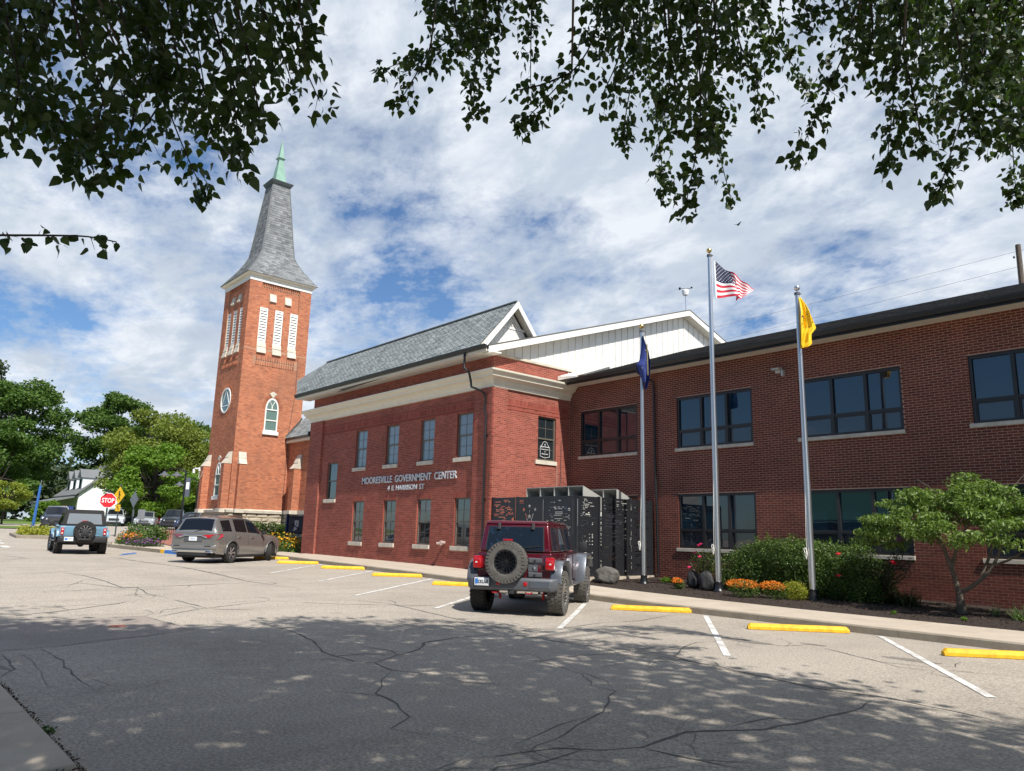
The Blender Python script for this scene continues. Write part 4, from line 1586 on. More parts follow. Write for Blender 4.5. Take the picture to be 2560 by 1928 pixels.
# ================================================================ LONG OFFICE WING
WY = 20.3
wing = thing('office_wing', 'long dark red brick wing with black framed ribbon windows and low shingled roof', 'building', (-8, WY, -1.35))
wp = Plane((0, WY, 0), (1, 0, 0), (0, -1, 0))
wx = [(-19.20, -16.50), (-14.82, -12.04), (-10.52, -7.69), (-6.09, -3.28), (-1.7, 1.1), (2.7, 5.5)]
holes_w = [(a, b, 2.96, 4.64) for a, b in wx] + [(a, b, -.24, 1.46) for a, b in wx]
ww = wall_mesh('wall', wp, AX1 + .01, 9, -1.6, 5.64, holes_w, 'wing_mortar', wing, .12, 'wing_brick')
lint = [(a - .28, b + .28, d, d + .055) for a, b, c, d in holes_w]
silz = [(a - .07, b + .01, c - .11, c) for a, b, c, d in holes_w]
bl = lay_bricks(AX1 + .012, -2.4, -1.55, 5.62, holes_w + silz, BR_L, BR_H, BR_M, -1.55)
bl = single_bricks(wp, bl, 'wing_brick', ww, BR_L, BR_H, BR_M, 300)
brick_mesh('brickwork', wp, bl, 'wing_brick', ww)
m = MB()
m.box(-2.39, 8.99, WY - .006, WY - .001, -1.5, 5.6)
m.build('plain_wall', 'wing_brick', wing)


def office_window(h, parent):
    a, b, c, d = h
    fw = .07
    D0, D1 = -.115, -.03
    um = [a + (b - a) * t for t in (0, 1 / 3, 2 / 3, 1)]
    zt = c + (d - c) * .34
    m = MB()
    slab_on(wp, m, a, b, c, c + fw, D0, D1)
    slab_on(wp, m, a, b, d - fw, d, D0, D1)
    for i, u in enumerate(um):
        u0, u1 = (u, u + fw) if i == 0 else (u - fw, u) if i == 3 else (u - fw * .62, u + fw * .62)
        slab_on(wp, m, u0, u1, c + fw, d - fw, D0, D1 + (.008 if 0 < i < 3 else 0))
    for i in range(3):
        u0 = um[i] + (fw if i == 0 else fw * .62)
        u1 = um[i + 1] - (fw if i == 2 else fw * .62)
        slab_on(wp, m, u0, u1, zt - .035, zt + .035, D0, D1 - .004)
        slab_on(wp, m, u0, u1, zt - .075, zt - .036, D0, D1 - .016)
        slab_on(wp, m, u0, u0 + .035, c + fw, zt - .076, D0, D1 - .016)
        slab_on(wp, m, u1 - .035, u1, c + fw, zt - .076, D0, D1 - .016)
    w = m.build('window', 'frame_bronze', parent)
    for i in range(3):
        u0 = um[i] + fw * .62
        u1 = um[i + 1] - fw * .62
        g_ = MB()
        slab_on(wp, g_, u0, u1, zt + .03, d - fw, -.10, -.088)
        g_.build('pane', 'glass_office', w)
        g_ = MB()
        slab_on(wp, g_, u0 + .03, u1 - .03, c + fw, zt - .07, -.10, -.088)
        g_.build('vent_pane', 'glass_vent', w)
    g_ = MB()
    slab_on(wp, g_, a - .08, b + .015, c - .105, c - .003, -.1, .05)
    g_.build('sill', 'cast_stone', w, bevel=.006, seg=1)
    g_ = MB()
    slab_on(wp, g_, a - .2, b + .2, d + .001, d + .012, -.03, .012)
    g_.build('lintel', 'black_metal', w)


for h in holes_w:
    office_window(h, wing)
WG = 19.70
m = MB()
m.box(-19.72, 9, WG, WY - .002, 5.64, 5.67)
m.build('soffit', 'soffit_white', wing)
x = -19.7
while x < -2:
    g_ = MB()
    g_.box(x, x + .196, WG + .02, WY - .004, 5.628, 5.6385)
    g_.build('soffit_panel', 'soffit_white', wing, fix=False)
    x += .203
m = MB()
m.box(-19.72, 9, WG - .012, WG + .010, 5.60, 5.80)
m.build('fascia', 'black_metal', wing)
m = MB()
gp = [(0, 5.66), (-.09, 5.66), (-.10, 5.70), (-.12, 5.76), (-.125, 5.80), (-.11, 5.80), (-.02, 5.79), (0, 5.79)]
m.hull([(-19.60, WG - .014 + a, b) for a, b in gp], [(9, WG - .014 + a, b) for a, b in gp])
m.build('gutter', 'black_metal', wing)
shingles('roof', (-19.62, WG - .05, 5.80), (4, WG - .05, 5.80), (4, 27.5, 8.42), (-19.62, 27.5, 8.42), 56, .32, 'shingle_charcoal', wing, jit=.06)
m = MB()
m.add([(-19.6, 35, 5.8), (9, 35, 5.8), (9, 27.5, 8.43), (-19.6, 27.5, 8.43)], [(0, 1, 2, 3)])
m.add([(4, WG, 5.8), (9, WG, 5.8), (9, 27.5, 8.42), (4, 27.5, 8.42)], [(0, 1, 2, 3)])
m.build('roof_back', 'shingle_charcoal', wing, fix=False)
m = MB()
m.box(AX1 + .02, 8.9, WY + .35, 34.5, -1.5, 5.6)
m.build('rear_walls', 'wing_mortar', wing)
m = MB()   # bright metal flashing where the two roofs meet
m.hull([(-19.68, 19.60, 5.82), (-19.55, 19.60, 5.82), (-19.55, 22.6, 6.90), (-19.68, 22.6, 6.90)], [(-19.68, 19.60, 5.99), (-19.55, 19.60, 5.99), (-19.55, 22.6, 7.05), (-19.68, 22.6, 7.05)])
m.hull([(-19.70, 19.56, 5.82), (-18.75, 19.60, 5.82), (-18.75, 19.66, 5.85), (-19.70, 19.62, 5.85)], [(-19.70, 19.56, 5.97), (-18.75, 19.60, 5.86), (-18.75, 19.66, 5.87), (-19.70, 19.62, 5.99)])
m.build('flashing', 'white_paint', wing)
downspout([(-15.95, WG - .06, 5.70), (-15.93, WG - .05, 5.58), (-15.86, 19.9, 5.50), (-15.72, 20.2, 5.32), (-15.70, 20.22, 5.1), (-15.68, 20.22, 2.6), (-15.63, 20.22, 1.0), (-15.60, 20.22, -1.10), (-15.60, 20.05, -1.15)], wing)
m = MB()
m.box(-11.16, -11.00, WY - .14, WY - .001, 4.93, 5.02)
m.hull([(-11.22, WY - .28, 5.02), (-10.97, WY - .28, 5.02), (-10.99, WY - .01, 5.02), (-11.2, WY - .01, 5.02)], [(-11.22, WY - .28, 5.06), (-10.97, WY - .28, 5.06), (-10.99, WY - .01, 5.12), (-11.2, WY - .01, 5.12)])
solo('wall_light', m, 'duct_grey', 'small grey flood lamp under the eave between two upper windows', 'lamp', loc=(-11.1, WY, 5))
m = MB()
m.box(-10.98, -10.93, WY - .13, WY - .002, 4.83, 5.02)
solo('conduit_box', m, 'duct_grey', 'little grey box beside the eave flood lamp', 'box', loc=(-10.95, WY, 4.9))

# weather station on the low gable
ws_ = thing('weather_station', 'small white weather station on a thin mast at the low gable peak', 'weather station', (-20.25, 28.6, 10.3))
m = MB()
m.tube([(-20.25, 28.6, 9.9), (-20.25, 28.6, 11.45)], .018, 6)
m.tube([(-20.25, 28.6, 10.5), (-19.9, 28.2, 10.3)], .012, 5)
m.build('mast', 'aluminium', ws_)
m = MB()
m.lathe([(.05, 11.45), (.13, 11.47), (.16, 11.6), (.17, 11.7), (.12, 11.74), (.02, 11.75)], (-20.25, 28.6, 0), k=14)
m.build('rain_gauge', 'sign_white', ws_)
m = MB()
m.bar((-20.45, 28.45, 11.8), (-20.0, 28.8, 11.8), .02, .02)
m.ball((-20.02, 28.78, 11.84), .05, 6)
m.box(-20.5, -20.42, 28.42, 28.48, 11.75, 11.86)
m.build('wind_vane', 'black_metal', ws_)

# ================================================================ CHURCH
TX0, TX1, TY0, TY1 = -48.02, -43.93, 16.80, 20.89
church = thing('church', 'orange brick church with tall slate steeple and green copper spire tip', 'church', ((TX0 + TX1) / 2, TY0, -1.0))
cE = Plane((TX1, 0, 0), (0, 1, 0), (1, 0, 0))
cS = Plane((0, TY0, 0), (1, 0, 0), (0, -1, 0))
cx, cy = (TX0 + TX1) / 2, (TY0 + TY1) / 2
REC = .10
CL, CH, CM = .212, .070, .010


def gothic(u, z0, zs, zt, w):
    """pointed window outline points (u,z), from sill up and around"""
    pts = [(u - w / 2, z0), (u + w / 2, z0), (u + w / 2, zs)]
    for i in range(1, 7):
        t = i / 6
        pts.append((u + w / 2 * (1 - t ** 1.7), zs + (zt - zs) * math.sin(t * PI / 2) ** .95))
    for i in range(5, 0, -1):
        t = i / 6
        pts.append((u - w / 2 * (1 - t ** 1.7), zs + (zt - zs) * math.sin(t * PI / 2) ** .95))
    pts.append((u - w / 2, zs))
    return pts


def arch_cut(u, z0, zs, zt, w):
    def f(z):
        if z < z0 or z > zt:
            return None
        if z <= zs:
            return (u - w / 2, u + w / 2)
        s_ = min(1, (z - zs) / (zt - zs)) ** (1 / .95)
        t = math.asin(s_) / (PI / 2)
        hw = w / 2 * (1 - t ** 1.7)
        return (u - hw, u + hw)
    return f


tw = MB()
# tower core, with the belfry recessed between corner piers
tw.box(TX0, TX1, TY0, TY1, -1.2, 10.9)
tw.box(TX0 + REC, TX1 - REC, TY0 + REC, TY1 - REC, 10.9, 15.5)
for xa, xb in ((TX0, TX0 + .78), (TX1 - .78, TX1)):
    for ya, yb in ((TY0, TY0 + .78), (TY1 - .78, TY1)):
        tw.box(xa + .001, xb - .001, ya + .001, yb - .001, 10.9, 15.48)
core = tw.build('tower', 'church_mortar', church, fix=True)
pw = .78
lou = [(17.60, 18.12), (18.60, 19.12), (19.60, 20.11)]
louS = [(TX1 - (b - TY0), TX1 - (a - TY0)) for a, b in lou]
for plane, ua, ub, L_, nm, recp in ((cE, TY0, TY1, lou, 'E', Plane((TX1 - REC, 0, 0), (0, 1, 0), (1, 0, 0))), (cS, TX0, TX1, louS, 'S', Plane((0, TY0 + REC, 0), (1, 0, 0), (0, -1, 0)))):
    arches = []
    holes = []
    if nm == 'E':
        arches.append(arch_cut(18.91, 5.88, 7.25, 7.98, .86))
        holes.append((18.40, 19.42, 5.66, 5.88))
    else:
        arches.append(arch_cut(-45.98, 1.90, 3.25, 3.98, .86))
        holes.append((-46.5, -45.45, 1.70, 1.90))
        arches.append(lambda z: (-45.95 - math.sqrt(max(0, .80 ** 2 - (z - 7.78) ** 2)), -45.95 + math.sqrt(max(0, .80 ** 2 - (z - 7.78) ** 2))) if abs(z - 7.78) < .8 else None)
    bl = lay_bricks(ua, ub, 1.16, 10.86, holes, CL, CH, CM, 1.16, arches)
    bl2 = [b for b in bl if not (9.88 < (b[2] + b[3]) / 2 < 10.48 and b[1] > ua + .75 and b[0] < ub - .72)]
    # two rows of short brick stubs standing proud (corbel table)
    brick_mesh('brickwork', plane, bl2, 'church_brick', core)
    st_ = []
    u = ua + .80
    while u < ub - .75:
        for z0, z1 in ((10.24, 10.46), (9.92, 10.14)):
            st_.append((u, u + .075, z0, z1))
        u += .15
    brick_mesh('corbel_bricks', plane, st_, 'church_brick', core, proud=.05)
    bl = [b for b in lay_bricks(ua + .8, ub - .75, 9.86, 10.5, [], CL, CH, CM, 1.16) if not any(z0 - .03 < (b[2] + b[3]) / 2 < z1 + .03 for z0, z1 in ((10.24, 10.46), (9.92, 10.14)))]
    brick_mesh('brickwork', plane, bl, 'church_brick', core)
    for a, b in ((ua, ua + pw), (ub - pw, ub)):
        brick_mesh('brickwork', plane, lay_bricks(a, b, 10.86, 15.46, [], CL, CH, CM, 1.16), 'church_brick', core)
    hl = [(a, b, 10.66, 13.57) for a, b in L_]
    hl += [((L_[i][1] + L_[i + 1][0]) / 2 - .21, (L_[i][1] + L_[i + 1][0]) / 2 + .21, 14.02, 14.56) for i in range(2)] if nm == 'E' else [((L_[i + 1][1] + L_[i][0]) / 2 - .21, (L_[i + 1][1] + L_[i][0]) / 2 + .21, 14.02, 14.56) for i in range(2)]
    brick_mesh('brickwork', recp, lay_bricks(ua + pw, ub - pw, 10.9, 14.92, hl, CL, CH, CM, 1.16), 'church_brick', core)
    brick_mesh('brickwork', recp, [(u, u + .066, 14.93, 15.18) for u in np.arange(ua + pw + .01, ub - pw - .06, .15)], 'church_brick', core, proud=.06)
    # pilasters between louvres up to the stone blocks
    mids = sorted((L_[i][1] + L_[i + 1][0]) / 2 if L_[i][1] < L_[i + 1][0] else (L_[i + 1][1] + L_[i][0]) / 2 for i in range(2))
    for mu in mids:
        m = MB()
        slab_on(recp, m, mu - .215, mu + .215, 10.9, 14.02, .0, .055)
        q = m.build('pilaster', 'church_mortar', core)
        pp = Plane(recp.P(0, 0, .055), recp.u, recp.n)
        brick_mesh('brickwork', pp, lay_bricks(mu - .215, mu + .215, 10.9, 14.0, [], CL, CH, CM, 1.16), 'church_brick', q)
        m = MB()
        a0 = [recp.P(mu - .21, 14.56, .0), recp.P(mu + .21, 14.56, .0), recp.P(mu + .21, 14.02, .0), recp.P(mu - .21, 14.02, .0)]
        b0 = [recp.P(mu - .21, 14.54, .05), recp.P(mu + .21, 14.54, .05), recp.P(mu + .21, 14.04, .17), recp.P(mu - .21, 14.04, .17)]
        m.hull(a0, b0)
        m.build('cap_stone', 'limestone', core)
    for a, b in L_:
        m = MB()
        for (p, q, z0, z1) in ((a, a + .05, 11.36, 13.57), (b - .05, b, 11.36, 13.57), (a + .05, b - .05, 13.5, 13.57), (a + .05, b - .05, 11.36, 11.44)):
            slab_on(recp, m, p, q, z0, z1, -.02, .05)
        slab_on(recp, m, a + .04, b - .04, 11.4, 13.5, -.03, .004, 1)
        lv = m.build('louvre', ['white_paint', 'duct_dark'], core)
        m = MB()
        for k in range(12):
            z = 11.47 + k * .172
            A_ = [recp.P(a + .05, z, .045), recp.P(b - .05, z, .045), recp.P(b - .05, z + .105, .012), recp.P(a + .05, z + .105, .012)]
            B_ = [recp.P(a + .05, z + .018, .05), recp.P(b - .05, z + .018, .05), recp.P(b - .05, z + .123, .017), recp.P(a + .05, z + .123, .017)]
            m = MB()
            m.hull(A_, B_)
            m.build('louvre_slat', 'white_paint', lv)
        # two stepped sill stones
        for z0, z1, o0, o1 in ((11.05, 11.355, .05, .15), (10.66, 11.04, .13, .22)):
            m = MB()
            m.hull([recp.P(a - .03, z0, 0), recp.P(b + .03, z0, 0), recp.P(b + .03, z1, 0), recp.P(a - .03, z1, 0)],
                   [recp.P(a - .03, z0, o1), recp.P(b + .03, z0, o1), recp.P(b + .03, z1, o0), recp.P(a - .03, z1, o0)])
            m.build('sill_stone', 'limestone', core, bevel=.008, seg=1)
# frieze and eaves
m = MB()
loop = [(TX0, TY0), (TX1, TY0), (TX1, TY1), (TX0, TY1)]
fz = sweep(loop, [(0, 15.18), (.03, 15.18), (.03, 15.40), (.06, 15.42), (.06, 15.50), (0, 15.50)], closed=True)
fz.build('frieze', 'grey_white_paint', church, fix=True)
ev = sweep(loop, [(0, 15.50), (.16, 15.50), (.22, 15.56), (.24, 15.62), (0, 15.62)], closed=True)
ev.build('eaves', 'cream_paint', church, fix=True)
for pl_, ua in ((cE, TY0), (cS, TX0)):
    m = MB()
    u = ua + .86
    while u < ua + 3.2:
        m = MB()
        slab_on(pl_, m, u, u + .05, 15.42, 15.50, .06, .13)
        m.build('dentil', 'cream_paint', church, fix=False)
        u += .105
# steeple: flared pyramid in slate courses
lev = [(15.62, 2.32), (15.95, 2.07), (16.35, 1.78), (16.78, 1.50), (17.2, 1.27), (17.62, 1.10), (18.6, .985), (19.6, .885), (20.6, .79), (21.6, .685), (22.55, .585)]
CRN = [(-1, -1), (1, -1), (1, 1), (-1, 1)]
steeple = empty('steeple', (cx, cy, 15.62))
steeple.parent = church
steeple.location = Vector((cx, cy, 15.62)) - WL[church]
WL[steeple] = Vector((cx, cy, 15.62))
for s_ in range(4):
    a, b = CRN[s_], CRN[(s_ + 1) % 4]
    for i in range(len(lev) - 1):
        z0, t0 = lev[i]
        z1, t1 = lev[i + 1]
        ln = math.hypot(z1 - z0, t1 - t0)
        shingles('roof_slates', (cx + a[0] * t0, cy + a[1] * t0, z0), (cx + b[0] * t0, cy + b[1] * t0, z0), (cx + b[0] * t1, cy + b[1] * t1, z1), (cx + a[0] * t1, cy + a[1] * t1, z1),
                 max(2, int(round(ln / .165))), .30, 'shingle_slate', steeple, thick=.016, jit=.0)
for s_ in range(4):
    a = CRN[s_]
    for i in range(len(lev) - 1):
        z0, t0 = lev[i]
        z1, t1 = lev[i + 1]
        m = MB()
        m.bar((cx + a[0] * (t0 - .01), cy + a[1] * (t0 - .01), z0), (cx + a[0] * (t1 - .01), cy + a[1] * (t1 - .01), z1), .10, .035, up=(a[0], a[1], .6))
        m.build('hip_cap', 'shingle_slate', steeple)


def sqr(m, z, t):
    return [(cx + a * t, cy + b * t, z) for a, b in CRN]


m = MB()
m.hull(sqr(m, 22.5, .60), sqr(m, 22.62, .60))
m.hull(sqr(m, 22.62, .64), sqr(m, 22.80, .74))
m.hull(sqr(m, 22.80, .74), sqr(m, 22.86, .76))
m.build('copper_collar', 'copper_dark', steeple)
m = MB()
m.hull(sqr(m, 22.86, .60), sqr(m, 22.95, .42))
m.hull(sqr(m, 22.95, .38), sqr(m, 24.70, .145))
m.hull(sqr(m, 24.66, .15), sqr(m, 24.76, .26))
m.hull(sqr(m, 24.76, .26), sqr(m, 24.82, .24))
m.hull(sqr(m, 24.82, .16), sqr(m, 26.2, .012))
m.build('spire', 'copper_green', steeple)


def pointed_window(plane, u, z0, zs, zt, w, parent, bars=True):
    out = gothic(u, z0, zs, zt, w)
    inn = gothic(u, z0 + .07, zs, zt - .11, w - .15)
    k = len(out)
    m = MB()
    vs = [plane.P(a, b, .03) for a, b in out] + [plane.P(a, b, .03) for a, b in inn] + [plane.P(a, b, -.05) for a, b in out] + [plane.P(a, b, -.05) for a, b in inn]
    fs = []
    for i in range(k):
        j = (i + 1) % k
        fs += [(i, j, k + j, k + i), (i, 2 * k + i, 2 * k + j, j), (k + i, k + j, 3 * k + j, 3 * k + i)]
    m.add(vs, fs)
    if bars:
        for zz, dpt in ((zs - .02, .05), (z0 + (zs - z0) * .5, .045)):
            slab_on(plane, m, u - w / 2 + .06, u + w / 2 - .06, zz - .03, zz + .03, -.03, dpt)
        hw = w / 2 - .08
        p0 = plane.P(u, zs, .015)
        for s_ in (-1, 1):
            q = [plane.P(u, zs, .015), plane.P(u + s_ * hw * .08, zs + .25, .015), plane.P(u + s_ * hw * .45, zs + .50, .015)]
            m.tube(q, .018, 5)
    fr_ = m.build('window', 'white_paint', parent)
    m = MB()
    m.add([plane.P(a, b, .006) for a, b in inn], [tuple(range(k))])
    m.build('stained_pane', 'glass_stain', fr_, fix=False)
    m = MB()
    slab_on(plane, m, u - w / 2 - .08, u + w / 2 + .08, z0 - .22, z0 - .005, 0, .12)
    m.build('sill', 'white_paint', fr_, bevel=.008, seg=1)
    m = MB()
    m.hull([plane.P(u - .24, zt + .27, 0), plane.P(u, zt + .01, 0), plane.P(u + .24, zt + .27, 0), plane.P(u, zt + .42, 0)], [plane.P(u - .24, zt + .27, .04), plane.P(u, zt + .01, .04), plane.P(u + .24, zt + .27, .04), plane.P(u, zt + .42, .04)])
    m.build('keystone', 'limestone', fr_)
    # brick voussoirs
    bl_ = MB()
    for s_ in (-1, 1):
        for i in range(9):
            t = (i + .5) / 9
            hw = w / 2 * (1 - t ** 1.7)
            zz = zs + (zt - zs) * math.sin(t * PI / 2) ** .95
            ang = t * 1.05
            du, dz_ = math.cos(ang) * s_, math.sin(ang)
            p = plane.P(u + s_ * hw + du * .02, zz + dz_ * .02, .012)
            q = plane.P(u + s_ * hw + du * .24, zz + dz_ * .24, .012)
            bl_.bar(p, q, .055, .02, up=tuple(plane.n))
    bl_.build('voussoirs', 'church_brick', fr_)
    return fr_


pointed_window(cE, 18.91, 5.90, 7.25, 7.96, .84, church)
pointed_window(cS, -45.98, 1.92, 3.25, 3.96, .84, church)
# round window
m = MB()
m.lathe([(.80, .0), (.80, .045), (.70, .045), (.70, -.03)], (0, 0, 0), axis='Y', k=32)
m.v = [(-45.95 + x, TY0 - .005 - y, 7.78 + z) for x, y, z in m.v]
rw = m.build('window', 'white_paint', church)
m = MB()
m.lathe([(.70, 0), (.001, 0)], (0, 0, 0), axis='Y', k=32)
m.v = [(-45.95 + x, TY0 - .012, 7.78 + z) for x, y, z in m.v]
m.build('stained_pane', 'glass_stain', rw, fix=False)
m = MB()
for i in range(3):
    a0 = PI / 2 + i * 2 * PI / 3
    a1 = PI / 2 + (i + 1) * 2 * PI / 3
    m.bar((-45.95 + .68 * math.cos(a0), TY0 - .02, 7.78 + .68 * math.sin(a0)), (-45.95 + .68 * math.cos(a1), TY0 - .02, 7.78 + .68 * math.sin(a1)), .05, .02, up=(0, 1, 0))
m.build('tracery', 'white_paint', rw)
m = MB()
for i in range(30):
    a0 = i * 2 * PI / 30
    m.bar((-45.95 + .83 * math.cos(a0), TY0 - .012, 7.78 + .83 * math.sin(a0)), (-45.95 + 1.04 * math.cos(a0), TY0 - .012, 7.78 + 1.04 * math.sin(a0)), .12, .02, up=(0, 1, 0))
m.build('voussoirs', 'church_brick', rw)

# stepped buttresses with stone caps
def buttress(plane, u0, u1, parent, zc=3.78, zt=4.50, d=.36, inner=None):
    m = MB()
    slab_on(plane, m, u0, u1, 1.15, zc, -.01, d)
    q = m.build('buttress', 'church_mortar', parent)
    pp = Plane(plane.P(0, 0, d), plane.u, plane.n)
    brick_mesh('brickwork', pp, lay_bricks(u0, u1, 1.16, zc, [], CL, CH, CM, 1.16), 'church_brick', q)
    for uu, sg in ((u0, -1), (u1, 1)):
        sp = Plane(plane.P(uu, 0, 0), plane.n, np.array(plane.u) * sg)
        brick_mesh('brickwork', sp, lay_bricks(.005, d, 1.16, zc, [], CL, CH, CM, 1.16), 'church_brick', q)
    for z0, z1, o0, o1 in ((zc + .36, zt, .04, d * .55), (zc, zc + .37, d * .45, d + .04)):
        m = MB()
        m.hull([plane.P(u0 - .02, z0, -.005), plane.P(u1 + .02, z0, -.005), plane.P(u1 + .02, z1, -.005), plane.P(u0 - .02, z1, -.005)],
               [plane.P(u0 - .02, z0, o1), plane.P(u1 + .02, z0, o1), plane.P(u1 + .02, z1, o0), plane.P(u0 - .02, z1, o0)])
        m.build('cap_stone', 'limestone', q)


buttress(cE, 17.12, 17.54, church, d=.30)
buttress(cS, -44.55, -44.08, church, d=.42)
buttress(cS, -47.90, -47.45, church, d=.42)
# stone water table
lp = [(TX0 - .06, TY1), (TX0 - .06, TY0 - .06), (TX1 + .06, TY0 - .06), (TX1 + .06, TY1 - .3)]
wt_ = sweep(lp, [(0, .93), (.10, .95), (.12, 1.10), (.03, 1.16), (-.06, 1.16), (-.06, .93)])
wt_.build('water_table', 'limestone', church)
m = MB()
m.box(-44.62, -44.0, TY0 - .50, TY0 - .07, .935, 1.155)
m.box(-47.98, -47.38, TY0 - .50, TY0 - .07, .935, 1.155)
m.box(TX1 + .07, TX1 + .38, 17.05, 17.6, .935, 1.155)
m.build('water_table', 'limestone', church)


def rock_courses(plane, u0, u1, z0, z1, parent, d=.06):
    z = z0
    while z < z1 - .05:
        h = min(random.choice((.24, .30, .33)), z1 - z)
        u = u0
        while u < u1 - .05:
            w = min(random.uniform(.35, .95), u1 - u)
            m = MB()
            n_ = 4
            f0 = [plane.P(u + .008, z + .008, -.02), plane.P(u + w - .008, z + .008, -.02), plane.P(u + w - .008, z + h - .008, -.02), plane.P(u + .008, z + h - .008, -.02)]
            f1 = [plane.P(u + .008, z + .008, d * .4), plane.P(u + w - .008, z + .008, d * .4), plane.P(u + w - .008, z + h - .008, d * .4), plane.P(u + .008, z + h - .008, d * .4)]
            f2 = [plane.P(u + w * random.uniform(.08, .2), z + h * random.uniform(.12, .3), d * random.uniform(.8, 1.5)), plane.P(u + w * random.uniform(.8, .92), z + h * random.uniform(.12, .3), d * random.uniform(.8, 1.5)),
                  plane.P(u + w * random.uniform(.8, .92), z + h * random.uniform(.7, .88), d * random.uniform(.8, 1.5)), plane.P(u + w * random.uniform(.08, .2), z + h * random.uniform(.7, .88), d * random.uniform(.8, 1.5))]
            m.hull(f0, f1)
            m.hull(f1, f2)
            m.build('foundation_stone', 'rock_stone', parent)
            u += w
        z += h


found = MB()
found.box(TX0 - .02, TX1 + .02, TY0 - .02, TY1 - .2, -1.2, .93)
fo = found.build('foundation', 'church_mortar', church)
rock_courses(Plane((TX1 + .02, 0, 0), (0, 1, 0), (1, 0, 0)), TY0, TY1 - .25, -.42, .93, fo)
rock_courses(Plane((0, TY0 - .02, 0), (1, 0, 0), (0, -1, 0)), TX0, TX1, -.42, .93, fo)

# nave between the tower and the hall
NYW = 20.25
np_ = Plane((0, NYW, 0), (1, 0, 0), (0, -1, 0))
m = MB()
m.box(TX1 - .3, -34.2, NYW, 34, -1.2, 5.42)
nv = m.build('nave', 'church_mortar', church)
brick_mesh('brickwork', np_, lay_bricks(TX1 + .002, -35.5, 1.16, 5.36, [], CL, CH, CM, 1.16), 'church_brick', nv)
buttress(np_, -42.6, -42.05, church, zc=3.62, zt=4.48, d=.45)
m = MB()
m.box(TX1 + .01, -35.6, NYW - .09, NYW - .001, .93, 1.155)
m.box(-42.7, -41.95, NYW - .60, NYW - .10, .935, 1.15)
m.build('water_table', 'limestone', church)
rock_courses(Plane((0, NYW - .005, 0), (1, 0, 0), (0, -1, 0)), TX1 + .02, -36, -.42, .925, nv)
m = MB()
m.box(TX1 + .01, -34.0, NYW - .24, NYW - .002, 5.28, 5.46)
m.build('eave_board', 'cream_paint', church)
m = MB()
m.box(TX1 - .02, -34.0, NYW - .34, NYW - .235, 5.44, 5.58)
m.build('gutter', 'black_metal', church)
shingles('nave_roof', (TX1 - .02, NYW - .33, 5.58), (-34.0, NYW - .33, 5.58), (-34.0, 25.6, 12.2), (TX1 - .02, 25.6, 12.2), 50, .32, 'shingle_grey', church)
m = MB()
m.add([(TX1, 31.3, 5.6), (-34.0, 31.3, 5.6), (-34, 25.6, 12.2), (TX1, 25.6, 12.2)], [(0, 1, 2, 3)])
m.build('nave_roof_back', 'shingle_grey', church, fix=False)
m = MB()
pts_ = [(TX1 + .01, 19.92, 5.5), (TX1 + .01, 20.3, 5.95), (TX1 + .01, 20.85, 6.62)]
for i in range(14):
    t = i / 13
    y_ = 19.95 + t * .93
    z_ = 5.62 + t * 1.2
    m.box(TX1 + .001, TX1 + .02, y_, y_ + .075, z_, z_ + .16)
m.build('step_flashing', 'copper_dark', church)
# security camera on the tower corner
m = MB()
m.box(-48.1, -47.95, TY0 - .5, TY0 - .40, 3.50, 3.72)
m.tube([(-48.05, TY0 - .48, 3.62), (-48.35, TY0 - .58, 3.66), (-48.5, TY0 - .62, 3.60)], .045, 8)
m.tube([(-48.5, TY0 - .62, 3.62), (-48.5, TY0 - .62, 3.38)], [.09, .075], 10)
m.tube([(-48.0, TY0 - .46, 3.5), (-47.95, TY0 - .48, 3.1), (-47.7, TY0 - .50, 2.98), (-47.5, TY0 - .46, 3.2), (-47.45, TY0 - .44, 3.45)], .022, 6, m=1)
solo('security_camera', m, ['sign_white', 'duct_grey'], 'white security camera on an arm at the left corner of the steeple', 'camera', loc=(-48, TY0 - .45, 3.5), smooth=True)
m = MB()
m.tube([(TX1 + .02, 20.34, 10.8), (TX1 + .02, 20.32, 8.2), (TX1 + .02, 20.1, 6.0), (TX1 + .02, 20.1, 3.0), (TX1 + .15, 20.05, .9), (TX1 + .16, 20.05, -.4)], .012, 5)
solo('lightning_cable', m, 'wire', 'thin dark cable running down the sunlit face of the steeple', 'cable', loc=(TX1, 20.2, 5))

# ================================================================ VEHICLES
def xf(mb, c, rz=0.0):
    ca, sa = math.cos(rz), math.sin(rz)
    mb.v = [(c[0] + x * ca - y * sa, c[1] + x * sa + y * ca, c[2] + z) for x, y, z in mb.v]
    return mb


